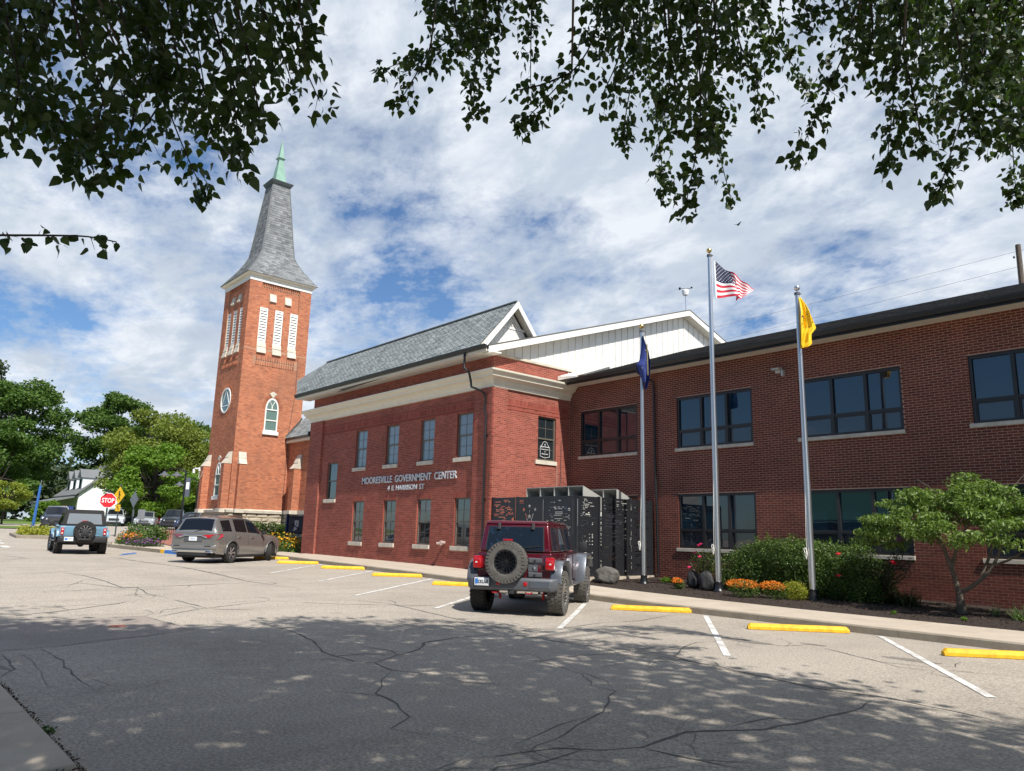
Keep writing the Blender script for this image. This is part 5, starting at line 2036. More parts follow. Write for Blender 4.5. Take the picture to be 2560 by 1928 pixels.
def wheel(parent, c, r_, w, side, rim_mat='rim_black', style='offroad', steer=0.0, tyre_mat='rubber', axis='Y', knobs=True, rim_frac=.56):
    """tyre with tread blocks, rim dish, spokes, hub; outer face towards side (+1 = +y)"""
    h = w / 2
    rr_ = r_ * rim_frac
    prof = [(rr_, -h * .80), (rr_ + .02, -h * .98), (r_ * .80, -h * 1.02), (r_ * .95, -h * .90), (r_ * .985, -h * .6), (r_ * .985, h * .6), (r_ * .95, h * .90), (r_ * .80, h * 1.02), (rr_ + .02, h * .98), (rr_, h * .80)]
    m = MB()
    m.lathe(prof, (0, 0, 0), 'Y', 40)
    if knobs:
        nk = 34
        for i in range(nk):
            a = 2 * PI * i / nk
            for (y0, y1, da, rr2) in ((-h * .98, -h * .52, 0, .0), (-h * .46, -h * .04, .5, .012), (h * .04, h * .46, .0, .012), (h * .52, h * .98, .5, 0)):
                a0 = a + da * 2 * PI / nk
                a1 = a0 + 2 * PI / nk * .68
                ro = r_ + rr2 * .3
                ri = r_ * .95
                P_ = lambda rad, an, y: (rad * math.cos(an), y, rad * math.sin(an))
                m.hull([P_(ri, a0, y0), P_(ri, a1, y0 + h * .06), P_(ri, a1, y1), P_(ri, a0, y1 - h * .06)], [P_(ro, a0, y0), P_(ro, a1, y0 + h * .06), P_(ro, a1, y1), P_(ro, a0, y1 - h * .06)])
            for sg in (-1, 1):
                a0 = a
                a1 = a0 + 2 * PI / nk * .55
                P_ = lambda rad, an, y: (rad * math.cos(an), y, rad * math.sin(an))
                m.hull([P_(r_ * .84, a0, sg * h * 1.0), P_(r_ * .84, a1, sg * h * 1.0), P_(r_ * .97, a1, sg * h * .86), P_(r_ * .97, a0, sg * h * .86)],
                       [P_(r_ * .84, a0, sg * h * 1.06), P_(r_ * .84, a1, sg * h * 1.06), P_(r_ * .985, a1, sg * h * 1.02), P_(r_ * .985, a0, sg * h * 1.02)])
    if axis == 'X':
        m.v = [(-y, x, z) for x, y, z in m.v]
    xf(m, c, steer)
    tw_ = m.build('wheel', tyre_mat, parent, local=True, fix=True, smooth=True, ang=35)
    m = MB()
    s_ = side
    m.lathe([(rr_ * 1.02, s_ * h * .84), (rr_ * 1.0, s_ * h * .90), (rr_ * .93, s_ * h * .88), (rr_ * .86, s_ * h * .45), (rr_ * .25, s_ * h * .35), (.001, s_ * h * .35)], (0, 0, 0), 'Y', 36, m=1)
    m.lathe([(rr_ * .26, s_ * h * .3), (rr_ * .24, s_ * h * .62), (rr_ * .12, s_ * h * .70), (.001, s_ * h * .70)], (0, 0, 0), 'Y', 16)
    ns = 8 if style == 'offroad' else (10 if style == 'ten' else 6)
    for i in range(ns):
        for da in ((-.11, .11) if style != 'ten' else (0,)):
            a = 2 * PI * i / ns + da
            b = a + (da * .9 if style == 'offroad' else -da * .3)
            p = (rr_ * .22 * math.cos(a), s_ * h * .52, rr_ * .22 * math.sin(a))
            q = (rr_ * .93 * math.cos(b), s_ * h * .80, rr_ * .93 * math.sin(b))
            m.bar(p, q, rr_ * .105, h * .18, up=(0, 1, 0))
    if style == 'offroad':
        for i in range(16):
            a = 2 * PI * i / 16
            m.lathe([(.001, s_ * h * .93), (.011, s_ * h * .93), (.011, s_ * h * .84)], (rr_ * .96 * math.cos(a), 0, rr_ * .96 * math.sin(a)), 'Y', 6, m=0)
    m.lathe([(rr_ * .90, s_ * h * .86), (rr_ * 1.0, s_ * h * .86)], (0, 0, 0), 'Y', 36)
    if axis == 'X':
        m.v = [(-y, x, z) for x, y, z in m.v]
    xf(m, c, steer)
    q = m.build('rim', [rim_mat, 'plastic_black'], tw_, local=True, smooth=True, ang=30)
    return tw_


def lbox(parent, name, mat_, *b, bevel=0.0, seg=2):
    m = MB()
    for q in b:
        m.box(*q)
    return m.build(name, mat_, parent, local=True, bevel=bevel, seg=seg, smooth=bevel > 0)


def lhull(parent, name, mat_, A_, B_, bevel=0.0, seg=2, smooth=None):
    m = MB()
    m.hull(A_, B_)
    return m.build(name, mat_, parent, local=True, bevel=bevel, seg=seg, smooth=bevel > 0 if smooth is None else smooth)


def flare(parent, name, pts, y0, y1, th, mat_, lip=.05):
    """fender flare: polyline in x,z swept between y0 (body) and y1 (outside)"""
    m = MB()
    n_ = len(pts)
    cx_ = sum(p[0] for p in pts) / n_
    rows = []
    for x, z in pts:
        d = Vector((x - cx_, z - .45)).normalized()
        rows.append([(x, y0, z), (x, y1, z - .012), (x - d.x * lip, y1, z - d.y * lip - .01), (x - d.x * (th), y0, z - d.y * th)])
    m.v = [p for r_ in rows for p in r_]
    for i in range(n_ - 1):
        for q in range(4):
            q2 = (q + 1) % 4
            m.f.append((i * 4 + q, (i + 1) * 4 + q, (i + 1) * 4 + q2, i * 4 + q2))
            m.m.append(0)
    m.f += [(0, 1, 2, 3), tuple(range((n_ - 1) * 4, n_ * 4))[::-1]]
    m.m += [0, 0]
    return m.build(name, mat_, parent, local=True, bevel=.008, smooth=True)


# ---- maroon off-roader
jh = R(124)
jeep = thing('offroad_car', 'dark maroon boxy off-road car with silver fender flares and rear spare wheel, parked nose-in', 'car', (-11.97, 10.86, gz(-12.0)), jh)
J = jeep
bw = .775
body = lhull(J, 'body', 'paint_maroon',
             [(-.565, -bw, .60), (2.45, -bw, .60), (2.45, -bw, 1.235), (-.555, -bw, 1.225)],
             [(-.565, bw, .60), (2.45, bw, .60), (2.45, bw, 1.235), (-.555, bw, 1.225)], bevel=.035, seg=3)
lhull(J, 'hood', 'paint_maroon', [(2.40, -.73, .80), (3.40, -.60, .80), (3.40, -.60, 1.16), (2.40, -.73, 1.26)], [(2.40, .73, .80), (3.40, .60, .80), (3.40, .60, 1.16), (2.40, .73, 1.26)], bevel=.04, seg=3)
lbox(J, 'front_bumper', 'plastic_grey', (3.45, 3.68, -.85, .85, .55, .75), bevel=.03)
lbox(J, 'grille', 'paint_maroon', (3.38, 3.47, -.60, .60, .72, 1.14), bevel=.03)
for s_ in (-1, 1):
    m = MB()
    m.lathe([(.001, .02), (.09, .02), (.09, -.01)], (3.48, s_ * .45, .98), 'X', 16)
    m.build('headlight', 'headlamp', J, local=True)
cab = lhull(J, 'hardtop', 'paint_maroon', [(-.55, -.755, 1.235), (2.12, -.745, 1.235), (2.12, .745, 1.235), (-.55, .755, 1.235)],
            [(-.415, -.675, 1.80), (1.66, -.665, 1.82), (1.66, .665, 1.82), (-.415, .675, 1.80)], bevel=.045, seg=3)
lhull(J, 'roof', 'paint_maroon', [(-.44, -.69, 1.795), (1.70, -.68, 1.815), (1.70, .68, 1.815), (-.44, .69, 1.795)],
      [(-.38, -.62, 1.865), (1.62, -.615, 1.885), (1.62, .615, 1.885), (-.38, .62, 1.865)], bevel=.03, seg=3)


def on_rear(y, z, d=0.0):
    t = (z - 1.235) / (1.80 - 1.235)
    return (-.55 + .135 * t - d, y, z)


gl = [(-.60, 1.27), (.60, 1.27), (.565, 1.735), (-.565, 1.735)]
m = MB()
m.hull([on_rear(a * 1.035, b + (.012 if b > 1.5 else -.012), -.004) for a, b in gl], [on_rear(a * 1.035, b + (.012 if b > 1.5 else -.012), .006) for a, b in gl])
m.build('window_seal', 'plastic_black', cab, local=True)
m = MB()
m.hull([on_rear(a, b, .0) for a, b in gl], [on_rear(a, b, .012) for a, b in gl])
m.build('rear_window', 'glass_car_tint', J, local=True)
for s_ in (-1, 1):
    m = MB()
    y = s_ * .36
    m.hull([on_rear(y - .035, 1.68, .012), on_rear(y + .035, 1.68, .012), on_rear(y + .035, 1.82, .012), on_rear(y - .035, 1.82, .012)],
           [on_rear(y - .03, 1.69, .05), on_rear(y + .03, 1.69, .05), on_rear(y + .03, 1.81, .035), on_rear(y - .03, 1.81, .035)])
    m.build('window_hinge', 'plastic_black', J, local=True, bevel=.008)
m = MB()
m.bar(on_rear(-.18, 1.32, .02), on_rear(-.54, 1.36, .02), .02, .015)
m.build('wiper', 'plastic_black', J, local=True)
# tailgate panel and its lines
lbox(J, 'tailgate', 'paint_maroon', (-.592, -.56, -.57, .60, .66, 1.205), bevel=.014)
lbox(J, 'tailgate_gap', 'plastic_black', (-.568, -.561, -.585, .615, .645, 1.222))
for z in (1.02, .74):
    m = MB()
    m.hull([(-.60, -.30, z), (-.60, -.60, z + .01), (-.60, -.60, z + .105), (-.60, -.30, z + .115)], [(-.64, -.32, z + .015), (-.635, -.59, z + .02), (-.635, -.59, z + .095), (-.64, -.32, z + .10)])
    m.build('tailgate_hinge', 'plastic_grey', J, local=True, bevel=.01)
    m = MB()
    m.lathe([(.022, -.01), (.018, -.022), (.001, -.024)], (-.635, -.45, z + .058), 'X', 10)
    m.build('bolt', 'plastic_black', J, local=True)
m = MB()
m.hull([(-.60, -.30, .85), (-.60, -.50, .86), (-.60, -.50, 1.0), (-.60, -.30, 1.02)], [(-.615, -.31, .86), (-.612, -.49, .87), (-.612, -.49, .99), (-.615, -.31, 1.01)])
m.build('spare_bracket', 'plastic_grey', J, local=True)
m = MB()
m.lathe([(.028, -.612), (.03, -.625), (.012, -.635), (.001, -.635)], (0, -.43, .93), 'X', 12)
m.build('handle', 'chrome', J, local=True)
for s_ in (-1, 1):
    tl = lbox(J, 'tail_light', 'tail_red', (-.66, -.50, min(s_ * .665, s_ * .845), max(s_ * .665, s_ * .845), .895, 1.145), bevel=.022)
    lbox(tl, 'lens', 'tail_white', (-.666, -.658, min(s_ * .75, s_ * .79), max(s_ * .75, s_ * .79), 1.0, 1.03))
    lbox(tl, 'bezel', 'plastic_black', (-.60, -.50, min(s_ * .65, s_ * .855), max(s_ * .65, s_ * .855), .88, .893), (-.60, -.50, min(s_ * .65, s_ * .855), max(s_ * .65, s_ * .855), 1.147, 1.16))
# spare wheel hangs on the tailgate
wheel(J, (-.775, .10, 1.035), .415, .275, 1, 'rim_black', 'offroad', axis='X', tyre_mat='rubber_pale')
lbox(J, 'spare_mount', 'plastic_black', (-.66, -.59, -.02, .22, .90, 1.16))
lbox(J, 'brake_lamp', 'tail_red', (-.66, -.60, .02, .22, 1.455, 1.49), bevel=.008)
lbox(J, 'brake_lamp_stalk', 'plastic_black', (-.64, -.60, .09, .15, 1.2, 1.455))
# rear bumper
m = MB()
prof_ = [(-.62, .47), (-.78, .49), (-.80, .53), (-.80, .69), (-.77, .735), (-.60, .735)]
ys_ = [(-.93, .12, .04), (-.84, .02, .0), (-.80, 0, 0), (.80, 0, 0), (.84, .02, 0), (.93, .12, .04)]
rows = []
for y, dx_, dz_ in ys_:
    rows.append([(x + dx_ * (1 if x < -.7 else 0), y, z + dz_ * (1 if z < .6 else 0)) for x, z in prof_])
m.v = [p for r_ in rows for p in r_]
for i in range(len(rows) - 1):
    for q in range(6):
        q2 = (q + 1) % 6
        m.f.append((i * 6 + q, (i + 1) * 6 + q, (i + 1) * 6 + q2, i * 6 + q2))
        m.m.append(0)
m.f += [tuple(range(6)), tuple(range(30, 36))[::-1]]
m.m += [0, 0]
m.build('rear_bumper', 'plastic_grey', J, local=True, bevel=.012, smooth=True)
lhull(J, 'bumper_inset', 'silver_flare', [(-.803, -.80, .55), (-.803, -.38, .55), (-.803, -.38, .69), (-.803, -.80, .69)], [(-.812, -.79, .56), (-.812, -.39, .56), (-.812, -.39, .68), (-.812, -.79, .68)])
for y in (.26, -.30):
    lbox(J, 'reflector', 'tail_red', (-.812, -.80, y - .04, y + .04, .585, .66), bevel=.006)
pl_ = lbox(J, 'license_plate', 'plate_white', (-.828, -.806, .44, .75, .565, .72), bevel=.004)
lbox(pl_, 'plate_frame', 'ink_black', (-.822, -.804, .43, .76, .552, .564), (-.822, -.804, .43, .76, .721, .733), (-.822, -.804, .43, .4395, .564, .721), (-.822, -.804, .7505, .76, .564, .721))
lbox(pl_, 'plate_emblem', 'plate_blue', (-.8305, -.8285, .67, .735, .60, .70))
text_obj('plate_number', 'CKL362', .088, 'ink_black', pl_, (-.830, .565, .612), (0, -1, 0), extrude=.001, offset=.003, sx=.72)
for y in (.33, -.36):
    m = MB()
    m.tube([(-.74, y + .06, .46), (-.80, y + .04, .44), (-.80, y - .05, .44), (-.74, y - .07, .46)], .014, 6)
    m.build('tow_hook', 'hook_red', J, local=True)
m = MB()
m.tube([(-.46, -.50, .47), (-.46, .30, .47)], .07, 12)
m.tube([(-.30, -.50, .47), (-.55, -.58, .46)], .03, 8)
m.build('exhaust', 'chrome', J, local=True, smooth=True)
for y in (.40, -.52):
    m = MB()
    m.tube([(-.10, y, .28), (-.22, y - .02, .62)], .03, 8)
    m.build('shock_absorber', 'hook_red', J, local=True)
m = MB()
m.tube([(0, -.70, .42), (0, .70, .42)], .05, 8)
m.ball((0, .05, .42), .13, 8)
m.box(-.50, 3.2, -.42, .42, .46, .60)
m.build('underbody', 'plastic_black', J, local=True)
lbox(J, 'tow_hitch', 'plastic_black', (-.80, -.5, -.06, .06, .42, .49), bevel=.01)
for s_ in (-1, 1):
    # arches: dark liners behind the flares
    for x0, nm in ((0.0, 'rear'), (3.0, 'front')):
        lbox(J, 'wheel_liner', 'plastic_black', (x0 - .52, x0 + .50, min(s_ * .40, s_ * (.781 if x0 == 0 else .70)), max(s_ * .40, s_ * (.781 if x0 == 0 else .70)), .55, 1.0))
    flare(J, 'fender_flare', [(-.60, .66), (-.56, .86), (-.44, 1.02), (-.28, 1.085), (.30, 1.085), (.46, 1.0), (.60, .80), (.70, .58)], s_ * .76, s_ * .985, .06, 'silver_flare' if s_ < 0 else 'plastic_grey')
    flare(J, 'fender_flare', [(2.30, .56), (2.42, .90), (2.56, 1.12), (2.74, 1.19), (3.28, 1.19), (3.50, 1.08), (3.64, .88)], s_ * .70, s_ * .99, .06, 'silver_flare' if s_ < 0 else 'plastic_grey')
    # side glass with seals
    for a, b in ((-.36, .28), (.44, 1.02), (1.16, 1.76)):
        def sidep(x, z, d, s_=s_):
            t = (z - 1.235) / (1.81 - 1.235)
            return (x, s_ * (.75 - .080 * t + d), z)
        bx = b - (.12 if b > 1.5 else 0)
        q = [(a, 1.27), (b, 1.27), (bx, 1.735), (a + (.05 if a < 0 else 0), 1.735)]
        m = MB()
        m.hull([sidep(x, z, -.02) for x, z in q], [sidep(x, z, .006) for x, z in q])
        m.build('side_window', 'glass_car_tint', J, local=True)
        m = MB()
        for k in range(4):
            p, r_ = q[k], q[(k + 1) % 4]
            m.bar(sidep(*p, .006), sidep(*r_, .006), .022, .012, up=(0, 1, 0))
        m.build('window_seal', 'plastic_black', J, local=True)
    for x in (.37, 1.09, 1.95):
        lbox(J, 'door_gap', 'plastic_black', (x, x + .008, min(s_ * .77, s_ * .778), max(s_ * .77, s_ * .778), .62, 1.23))
    for x in (.98, 1.78):
        pass
    for x in (.50, 1.22):
        lbox(J, 'door_handle', 'paint_maroon', (x, x + .14, min(s_ * .776, s_ * .81), max(s_ * .776, s_ * .81), 1.10, 1.125), bevel=.006)
    lbox(J, 'side_step', 'silver_flare' if s_ < 0 else 'plastic_black', (.70, 2.25, min(s_ * .78, s_ * .90), max(s_ * .78, s_ * .90), .50, .56), bevel=.015)
    mr = lhull(J, 'mirror', 'plastic_black', [(1.93, s_ * .92, 1.26), (1.93, s_ * 1.10, 1.27), (1.93, s_ * 1.10, 1.46), (1.93, s_ * .92, 1.46)], [(2.05, s_ * .93, 1.28), (2.05, s_ * 1.08, 1.29), (2.05, s_ * 1.08, 1.44), (2.05, s_ * .93, 1.44)], bevel=.02)
    m = MB()
    m.bar((1.98, s_ * .76, 1.24), (1.98, s_ * .98, 1.29), .05, .04)
    m.build('mirror_arm', 'plastic_black', mr, local=True)
for x, y, sd_ in ((0, -.815, -1), (0, .815, 1), (3.0, -.815, -1), (3.0, .815, 1)):
    wheel(J, (x, y, .435), .435, .30, sd_, 'rim_alloy' if sd_ < 0 else 'rim_black', 'offroad', tyre_mat='rubber_pale' if sd_ < 0 else 'rubber', steer=R(2) if x > 1 else 0)
lhull(J, 'windshield', 'glass_car', [(2.10, -.66, 1.27), (2.10, .66, 1.27), (1.71, .58, 1.78), (1.71, -.58, 1.78)], [(2.14, -.66, 1.27), (2.14, .66, 1.27), (1.74, .58, 1.79), (1.74, -.58, 1.79)])

# ---- blue off-roader with black soft top
br = thing('offroad_car', 'light blue off-road car with black soft top and rear spare wheel, driving away', 'car', (-35.55, 7.62, gz(-35.5) + .0), R(173.5))
B_ = br
bw = .86
lhull(B_, 'body', 'paint_blue', [(-.62, -bw, .62), (2.0, -bw, .60), (2.0, -bw, 1.12), (-.60, -bw, 1.12)], [(-.62, bw, .62), (2.0, bw, .60), (2.0, bw, 1.12), (-.60, bw, 1.12)], bevel=.04, seg=3)
lhull(B_, 'hood', 'paint_blue', [(1.95, -.84, .66), (3.15, -.80, .66), (3.15, -.80, 1.08), (1.95, -.84, 1.16)], [(1.95, .84, .66), (3.15, .80, .66), (3.15, .80, 1.08), (1.95, .84, 1.16)], bevel=.05, seg=3)
lbox(B_, 'front_bumper', 'plastic_black', (3.15, 3.32, -.86, .86, .50, .74), bevel=.03)
lhull(B_, 'soft_top', 'soft_top', [(-.56, -.80, 1.12), (1.55, -.78, 1.12), (1.55, .78, 1.12), (-.56, .80, 1.12)], [(-.36, -.68, 1.78), (1.15, -.66, 1.80), (1.15, .66, 1.80), (-.36, .68, 1.78)], bevel=.06, seg=3)
rb = lambda y, z, d=0: (-.56 + .20 * (z - 1.12) / .66 - d, y, z)
gl = [(-.64, 1.20), (.64, 1.20), (.58, 1.62), (-.58, 1.62)]
m = MB()
m.hull([rb(a, b) for a, b in gl], [rb(a, b, .012) for a, b in gl])
m.build('rear_window', 'blind_pane', B_, local=True)
for s_ in (-1, 1):
    q = [(-.25, 1.20), (.35, 1.20), (.35, 1.62), (-.10, 1.62)]
    sp2 = lambda x, z, d: (x, s_ * (.79 - .12 * (z - 1.12) / .66 + d), z)
    m = MB()
    m.hull([sp2(x, z, -.01) for x, z in q], [sp2(x, z, .008) for x, z in q])
    m.build('side_window', 'glass_car', B_, local=True)
    q = [(.45, 1.16), (1.50, 1.16), (1.15, 1.64), (.45, 1.64)]
    m = MB()
    m.hull([sp2(x, z, -.01) for x, z in q], [sp2(x, z, .008) for x, z in q])
    m.build('door_window', 'glass_car', B_, local=True)
    flare(B_, 'fender_flare', [(-.58, .70), (-.50, .90), (-.34, 1.0), (.34, 1.0), (.52, .86), (.62, .62)], s_ * .84, s_ * .955, .05, 'paint_blue')
    flare(B_, 'fender_flare', [(2.0, .62), (2.12, .86), (2.30, 1.0), (2.92, 1.0), (3.12, .88), (3.2, .70)], s_ * .80, s_ * .955, .05, 'paint_blue')
    for x0 in (0, 2.6):
        lbox(B_, 'wheel_liner', 'plastic_black', (x0 - .5, x0 + .5, min(s_ * .40, s_ * .863), max(s_ * .40, s_ * .863), .55, .93))
    tl = lbox(B_, 'tail_light', 'tail_red', (-.655, -.60, min(s_ * .70, s_ * .82), max(s_ * .70, s_ * .82), .76, 1.05), bevel=.02)
    lbox(tl, 'lens', 'tail_white', (-.66, -.652, min(s_ * .735, s_ * .785), max(s_ * .735, s_ * .785), .80, .85), (-.66, -.652, min(s_ * .735, s_ * .785), max(s_ * .735, s_ * .785), .95, 1.0))
    mr = lbox(B_, 'mirror', 'plastic_black', (1.50, 1.62, min(s_ * .93, s_ * 1.12), max(s_ * .93, s_ * 1.12), 1.14, 1.34), bevel=.02)
    lbox(B_, 'side_step', 'plastic_grey', (.55, 2.0, min(s_ * .86, s_ * .98), max(s_ * .86, s_ * .98), .48, .54), bevel=.015)
lbox(B_, 'tailgate', 'paint_blue', (-.645, -.62, -.66, .66, .68, 1.10), bevel=.012)
for k in range(3):
    lbox(B_, 'tailgate_rib', 'paint_blue', (-.653, -.646, -.60, -.40, .72 + .13 * k, .76 + .13 * k), bevel=.004)
m = MB()
m.hull([(-.62, -.90, .46), (-.80, -.84, .48), (-.80, -.84, .68), (-.62, -.90, .72)], [(-.62, .90, .46), (-.80, .84, .48), (-.80, .84, .68), (-.62, .90, .72)])
m.build('rear_bumper', 'plastic_black', B_, local=True, bevel=.02, smooth=True)
pl_ = lbox(B_, 'license_plate', 'plate_white', (-.825, -.803, .36, .68, .52, .68))
lbox(pl_, 'plate_emblem', 'plate_blue', (-.828, -.8255, .56, .66, .55, .64))
text_obj('plate_number', '240VVH', .09, 'ink_black', pl_, (-.827, .46, .57), (0, -1, 0), extrude=.001, sx=.55)
wheel(B_, (-.80, -.02, .92), .40, .26, 1, 'rim_alloy', 'ten', axis='X', rim_frac=.62)
for s_ in (-1, 1):
    m = MB()
    m.bar((-.97, s_ * .10 - .02, .95), (-.95, s_ * .38 - .02, 1.14), .025, .01, up=(1, 0, 0))
    m.build('spare_strap', 'plastic_black', B_, local=True)
lbox(B_, 'bike_rack', 'plastic_black', (-1.02, -.93, -.16, .10, .74, 1.0), (-1.0, -.8, -.06, .0, .5, .74), (-1.05, -.96, -.26, .22, .56, .62), bevel=.01)
lbox(B_, 'brake_lamp', 'tail_red', (-.60, -.54, -.10, .10, 1.28, 1.34), bevel=.006)
m = MB()
m.box(-.5, 3.0, -.45, .45, .42, .60)
m.tube([(0, -.7, .40), (0, .7, .40)], .05, 8)
m.ball((0, 0, .40), .13, 8)
m.build('underbody', 'plastic_black', B_, local=True)
for x, y, sd_ in ((0, -.80, -1), (0, .80, 1), (2.6, -.80, -1), (2.6, .80, 1)):
    wheel(B_, (x, y, .40), .40, .27, sd_, 'rim_alloy', 'six', steer=R(6) if x > 1 else 0)
lhull(B_, 'windshield', 'glass_car', [(1.56, -.72, 1.14), (1.56, .72, 1.14), (1.16, .6, 1.74), (1.16, -.6, 1.74)], [(1.60, -.72, 1.14), (1.60, .72, 1.14), (1.20, .6, 1.75), (1.20, -.6, 1.75)])


# ---- shaped bodies (crossover, far cars)
class Shell:
    def __init__(s, L0, L1, wb, wr, zb, zw, zl, zr, yb, yw, yl, yr, arch=None):
        s.L0, s.L1, s.wb, s.wr = L0, L1, wb, wr
        s.T = dict(zb=zb, zw=zw, zl=zl, zr=zr, yb=yb, yw=yw, yl=yl, yr=yr)
        s.arch = arch or wr + .06

    def g(s, k, x):
        t = s.T[k]
        if isinstance(t, (int, float)):
            return t
        return float(np.interp(x, [a for a, b in t], [b for a, b in t]))

    def sec(s, x):
        zb = s.g('zb', x)
        for c in (0, s.wb):
            if abs(x - c) < s.arch:
                zb = max(zb, s.wr + math.sqrt(s.arch ** 2 - (x - c) ** 2))
        zw = max(s.g('zw', x), zb + .03)
        zl = max(s.g('zl', x), zw + .02)
        zr = max(s.g('zr', x), zl + .005)
        yl, yr = s.g('yl', x), s.g('yr', x)
        return [(s.g('yb', x), zb), (s.g('yw', x), zw), (s.g('yw', x) * .995, zw + (zl - zw) * .55), (yl, zl), (yr, zr), (yr * .6, zr + .028), (0, zr + .042)]

    def body(s, parent, paint):
        xs_ = set(np.linspace(s.L0, s.L1, 44).tolist())
        for c in (0, s.wb):
            for a in np.linspace(-1, 1, 17):
                xs_.add(c + s.arch * math.sin(a * PI / 2))
        for t in s.T.values():
            if not isinstance(t, (int, float)):
                xs_ |= set(a for a, b in t if s.L0 <= a <= s.L1)
        xs_ = sorted(xs_)
        m = MB()
        k = 13
        for x in xs_:
            q = s.sec(x)
            m.v += [(x, y, z) for y, z in q] + [(x, -y, z) for y, z in q[-2::-1]]
        for i in range(len(xs_) - 1):
            for j in range(k - 1):
                m.f.append((i * k + j, (i + 1) * k + j, (i + 1) * k + j + 1, i * k + j + 1))
                m.m.append(0)
        for i in (0, len(xs_) - 1):
            for j in range(6):
                m.f.append((i * k + j, i * k + j + 1, i * k + 11 - j, i * k + 12 - j))
                m.m.append(0)
        b = m.build('body', paint, parent, local=True, smooth=True, ang=38)
        m = MB()
        for c in (0, s.wb):
            for sg in (-1, 1):
                y0, y1 = sorted((sg * .45, sg * (s.g('yb', c) - .02)))
                m.box(c - s.arch, c + s.arch, y0, y1, s.g('zb', c) + .02, s.wr + s.arch + .02)
        m.box(s.L0 + .25, s.L1 - .25, -s.g('yb', 1) + .12, s.g('yb', 1) - .12, s.g('zb', 1) - .08, s.g('zb', 1) + .1)
        m.build('underbody', 'plastic_black', parent, local=True)
        return b

    def side(s, x, v, sg, d=0.0):
        q = s.sec(x)
        a, b = q[3], q[4]
        n_ = Vector((b[1] - a[1], -(b[0] - a[0]))).normalized()
        return (x, sg * (a[0] + (b[0] - a[0]) * v + n_.x * d), a[1] + (b[1] - a[1]) * v + n_.y * d)

    def top(s, x, f, d=0.0):
        q = s.sec(x)
        y = abs(f) * q[4][0]
        z = float(np.interp(y, [0, q[5][0], q[4][0]], [q[6][1], q[5][1], q[4][1]]))
        return (x, math.copysign(y, f), z + d)

    def side_patch(s, parent, name, mat_, x0, x1, v0, v1, sg, d=.006, n_=8, cut=None):
        m = MB()
        for i in range(n_ + 1):
            x = x0 + (x1 - x0) * i / n_
            for v in (v0, (v0 + v1) / 2, v1):
                m.v.append(s.side(x, v, sg, d))
        for i in range(n_):
            for j in range(2):
                m.f.append((i * 3 + j, i * 3 + j + 1, (i + 1) * 3 + j + 1, (i + 1) * 3 + j))
                m.m.append(0)
        return m.build(name, mat_, parent, local=True, smooth=True)

    def top_patch(s, parent, name, mat_, x0, x1, f, d=.008, n_=5):
        m = MB()
        fs_ = [-f, -f * .6, 0, f * .6, f]
        for i in range(n_ + 1):
            x = x0 + (x1 - x0) * i / n_
            for q in fs_:
                p = s.top(x, q)
                e = s.top(x + .02, q)
                nn = Vector((-(e[2] - p[2]), 0, .02)).normalized() * d
                m.v.append((p[0] + nn.x, p[1], p[2] + nn.z))
        for i in range(n_):
            for j in range(4):
                m.f.append((i * 5 + j, i * 5 + j + 1, (i + 1) * 5 + j + 1, (i + 1) * 5 + j))
                m.m.append(0)
        return m.build(name, mat_, parent, local=True, smooth=True)


suv = thing('crossover_car', 'taupe grey seven-seat crossover parked beside the flower bed, front wheels turned', 'car', (-29.0, 10.55, gz(-29)), R(127))
U = suv
sh = Shell(-1.07, 3.86, 2.86, .365,
           zb=[(-1.07, .42), (-.9, .34), (0, .27), (2.86, .26), (3.6, .26), (3.86, .34)],
           zw=[(-1.07, .72), (-.9, .66), (0, .62), (2.9, .62), (3.86, .55)],
           zl=[(-1.07, 1.06), (-.9, 1.10), (0, 1.09), (1.5, 1.05), (2.3, 1.03), (3.2, .98), (3.7, .90), (3.86, .78)],
           zr=[(-1.07, 1.07), (-1.0, 1.14), (-.80, 1.50), (-.70, 1.595), (-.2, 1.645), (.8, 1.665), (1.3, 1.64), (1.6, 1.58), (2.35, 1.09), (2.5, 1.07), (3.2, 1.02), (3.7, .92), (3.86, .80)],
           yb=[(-1.07, .80), (-.85, .88), (0, .90), (2.86, .90), (3.5, .86), (3.86, .66)],
           yw=[(-1.07, .86), (-.9, .935), (0, .955), (2.9, .955), (3.55, .90), (3.86, .70)],
           yl=[(-1.07, .82), (-.9, .885), (0, .90), (2.3, .89), (3.2, .86), (3.6, .80), (3.86, .62)],
           yr=[(-1.07, .78), (-.80, .67), (-.5, .665), (.8, .66), (1.5, .64), (2.35, .74), (3.2, .72), (3.86, .55)], arch=.445)
sh.body(U, 'paint_taupe')
sh.top_patch(U, 'rear_window', 'glass_car', -1.0, -.745, .90, .01)
sh.top_patch(U, 'windshield', 'glass_car', 1.66, 2.30, .93, .01)
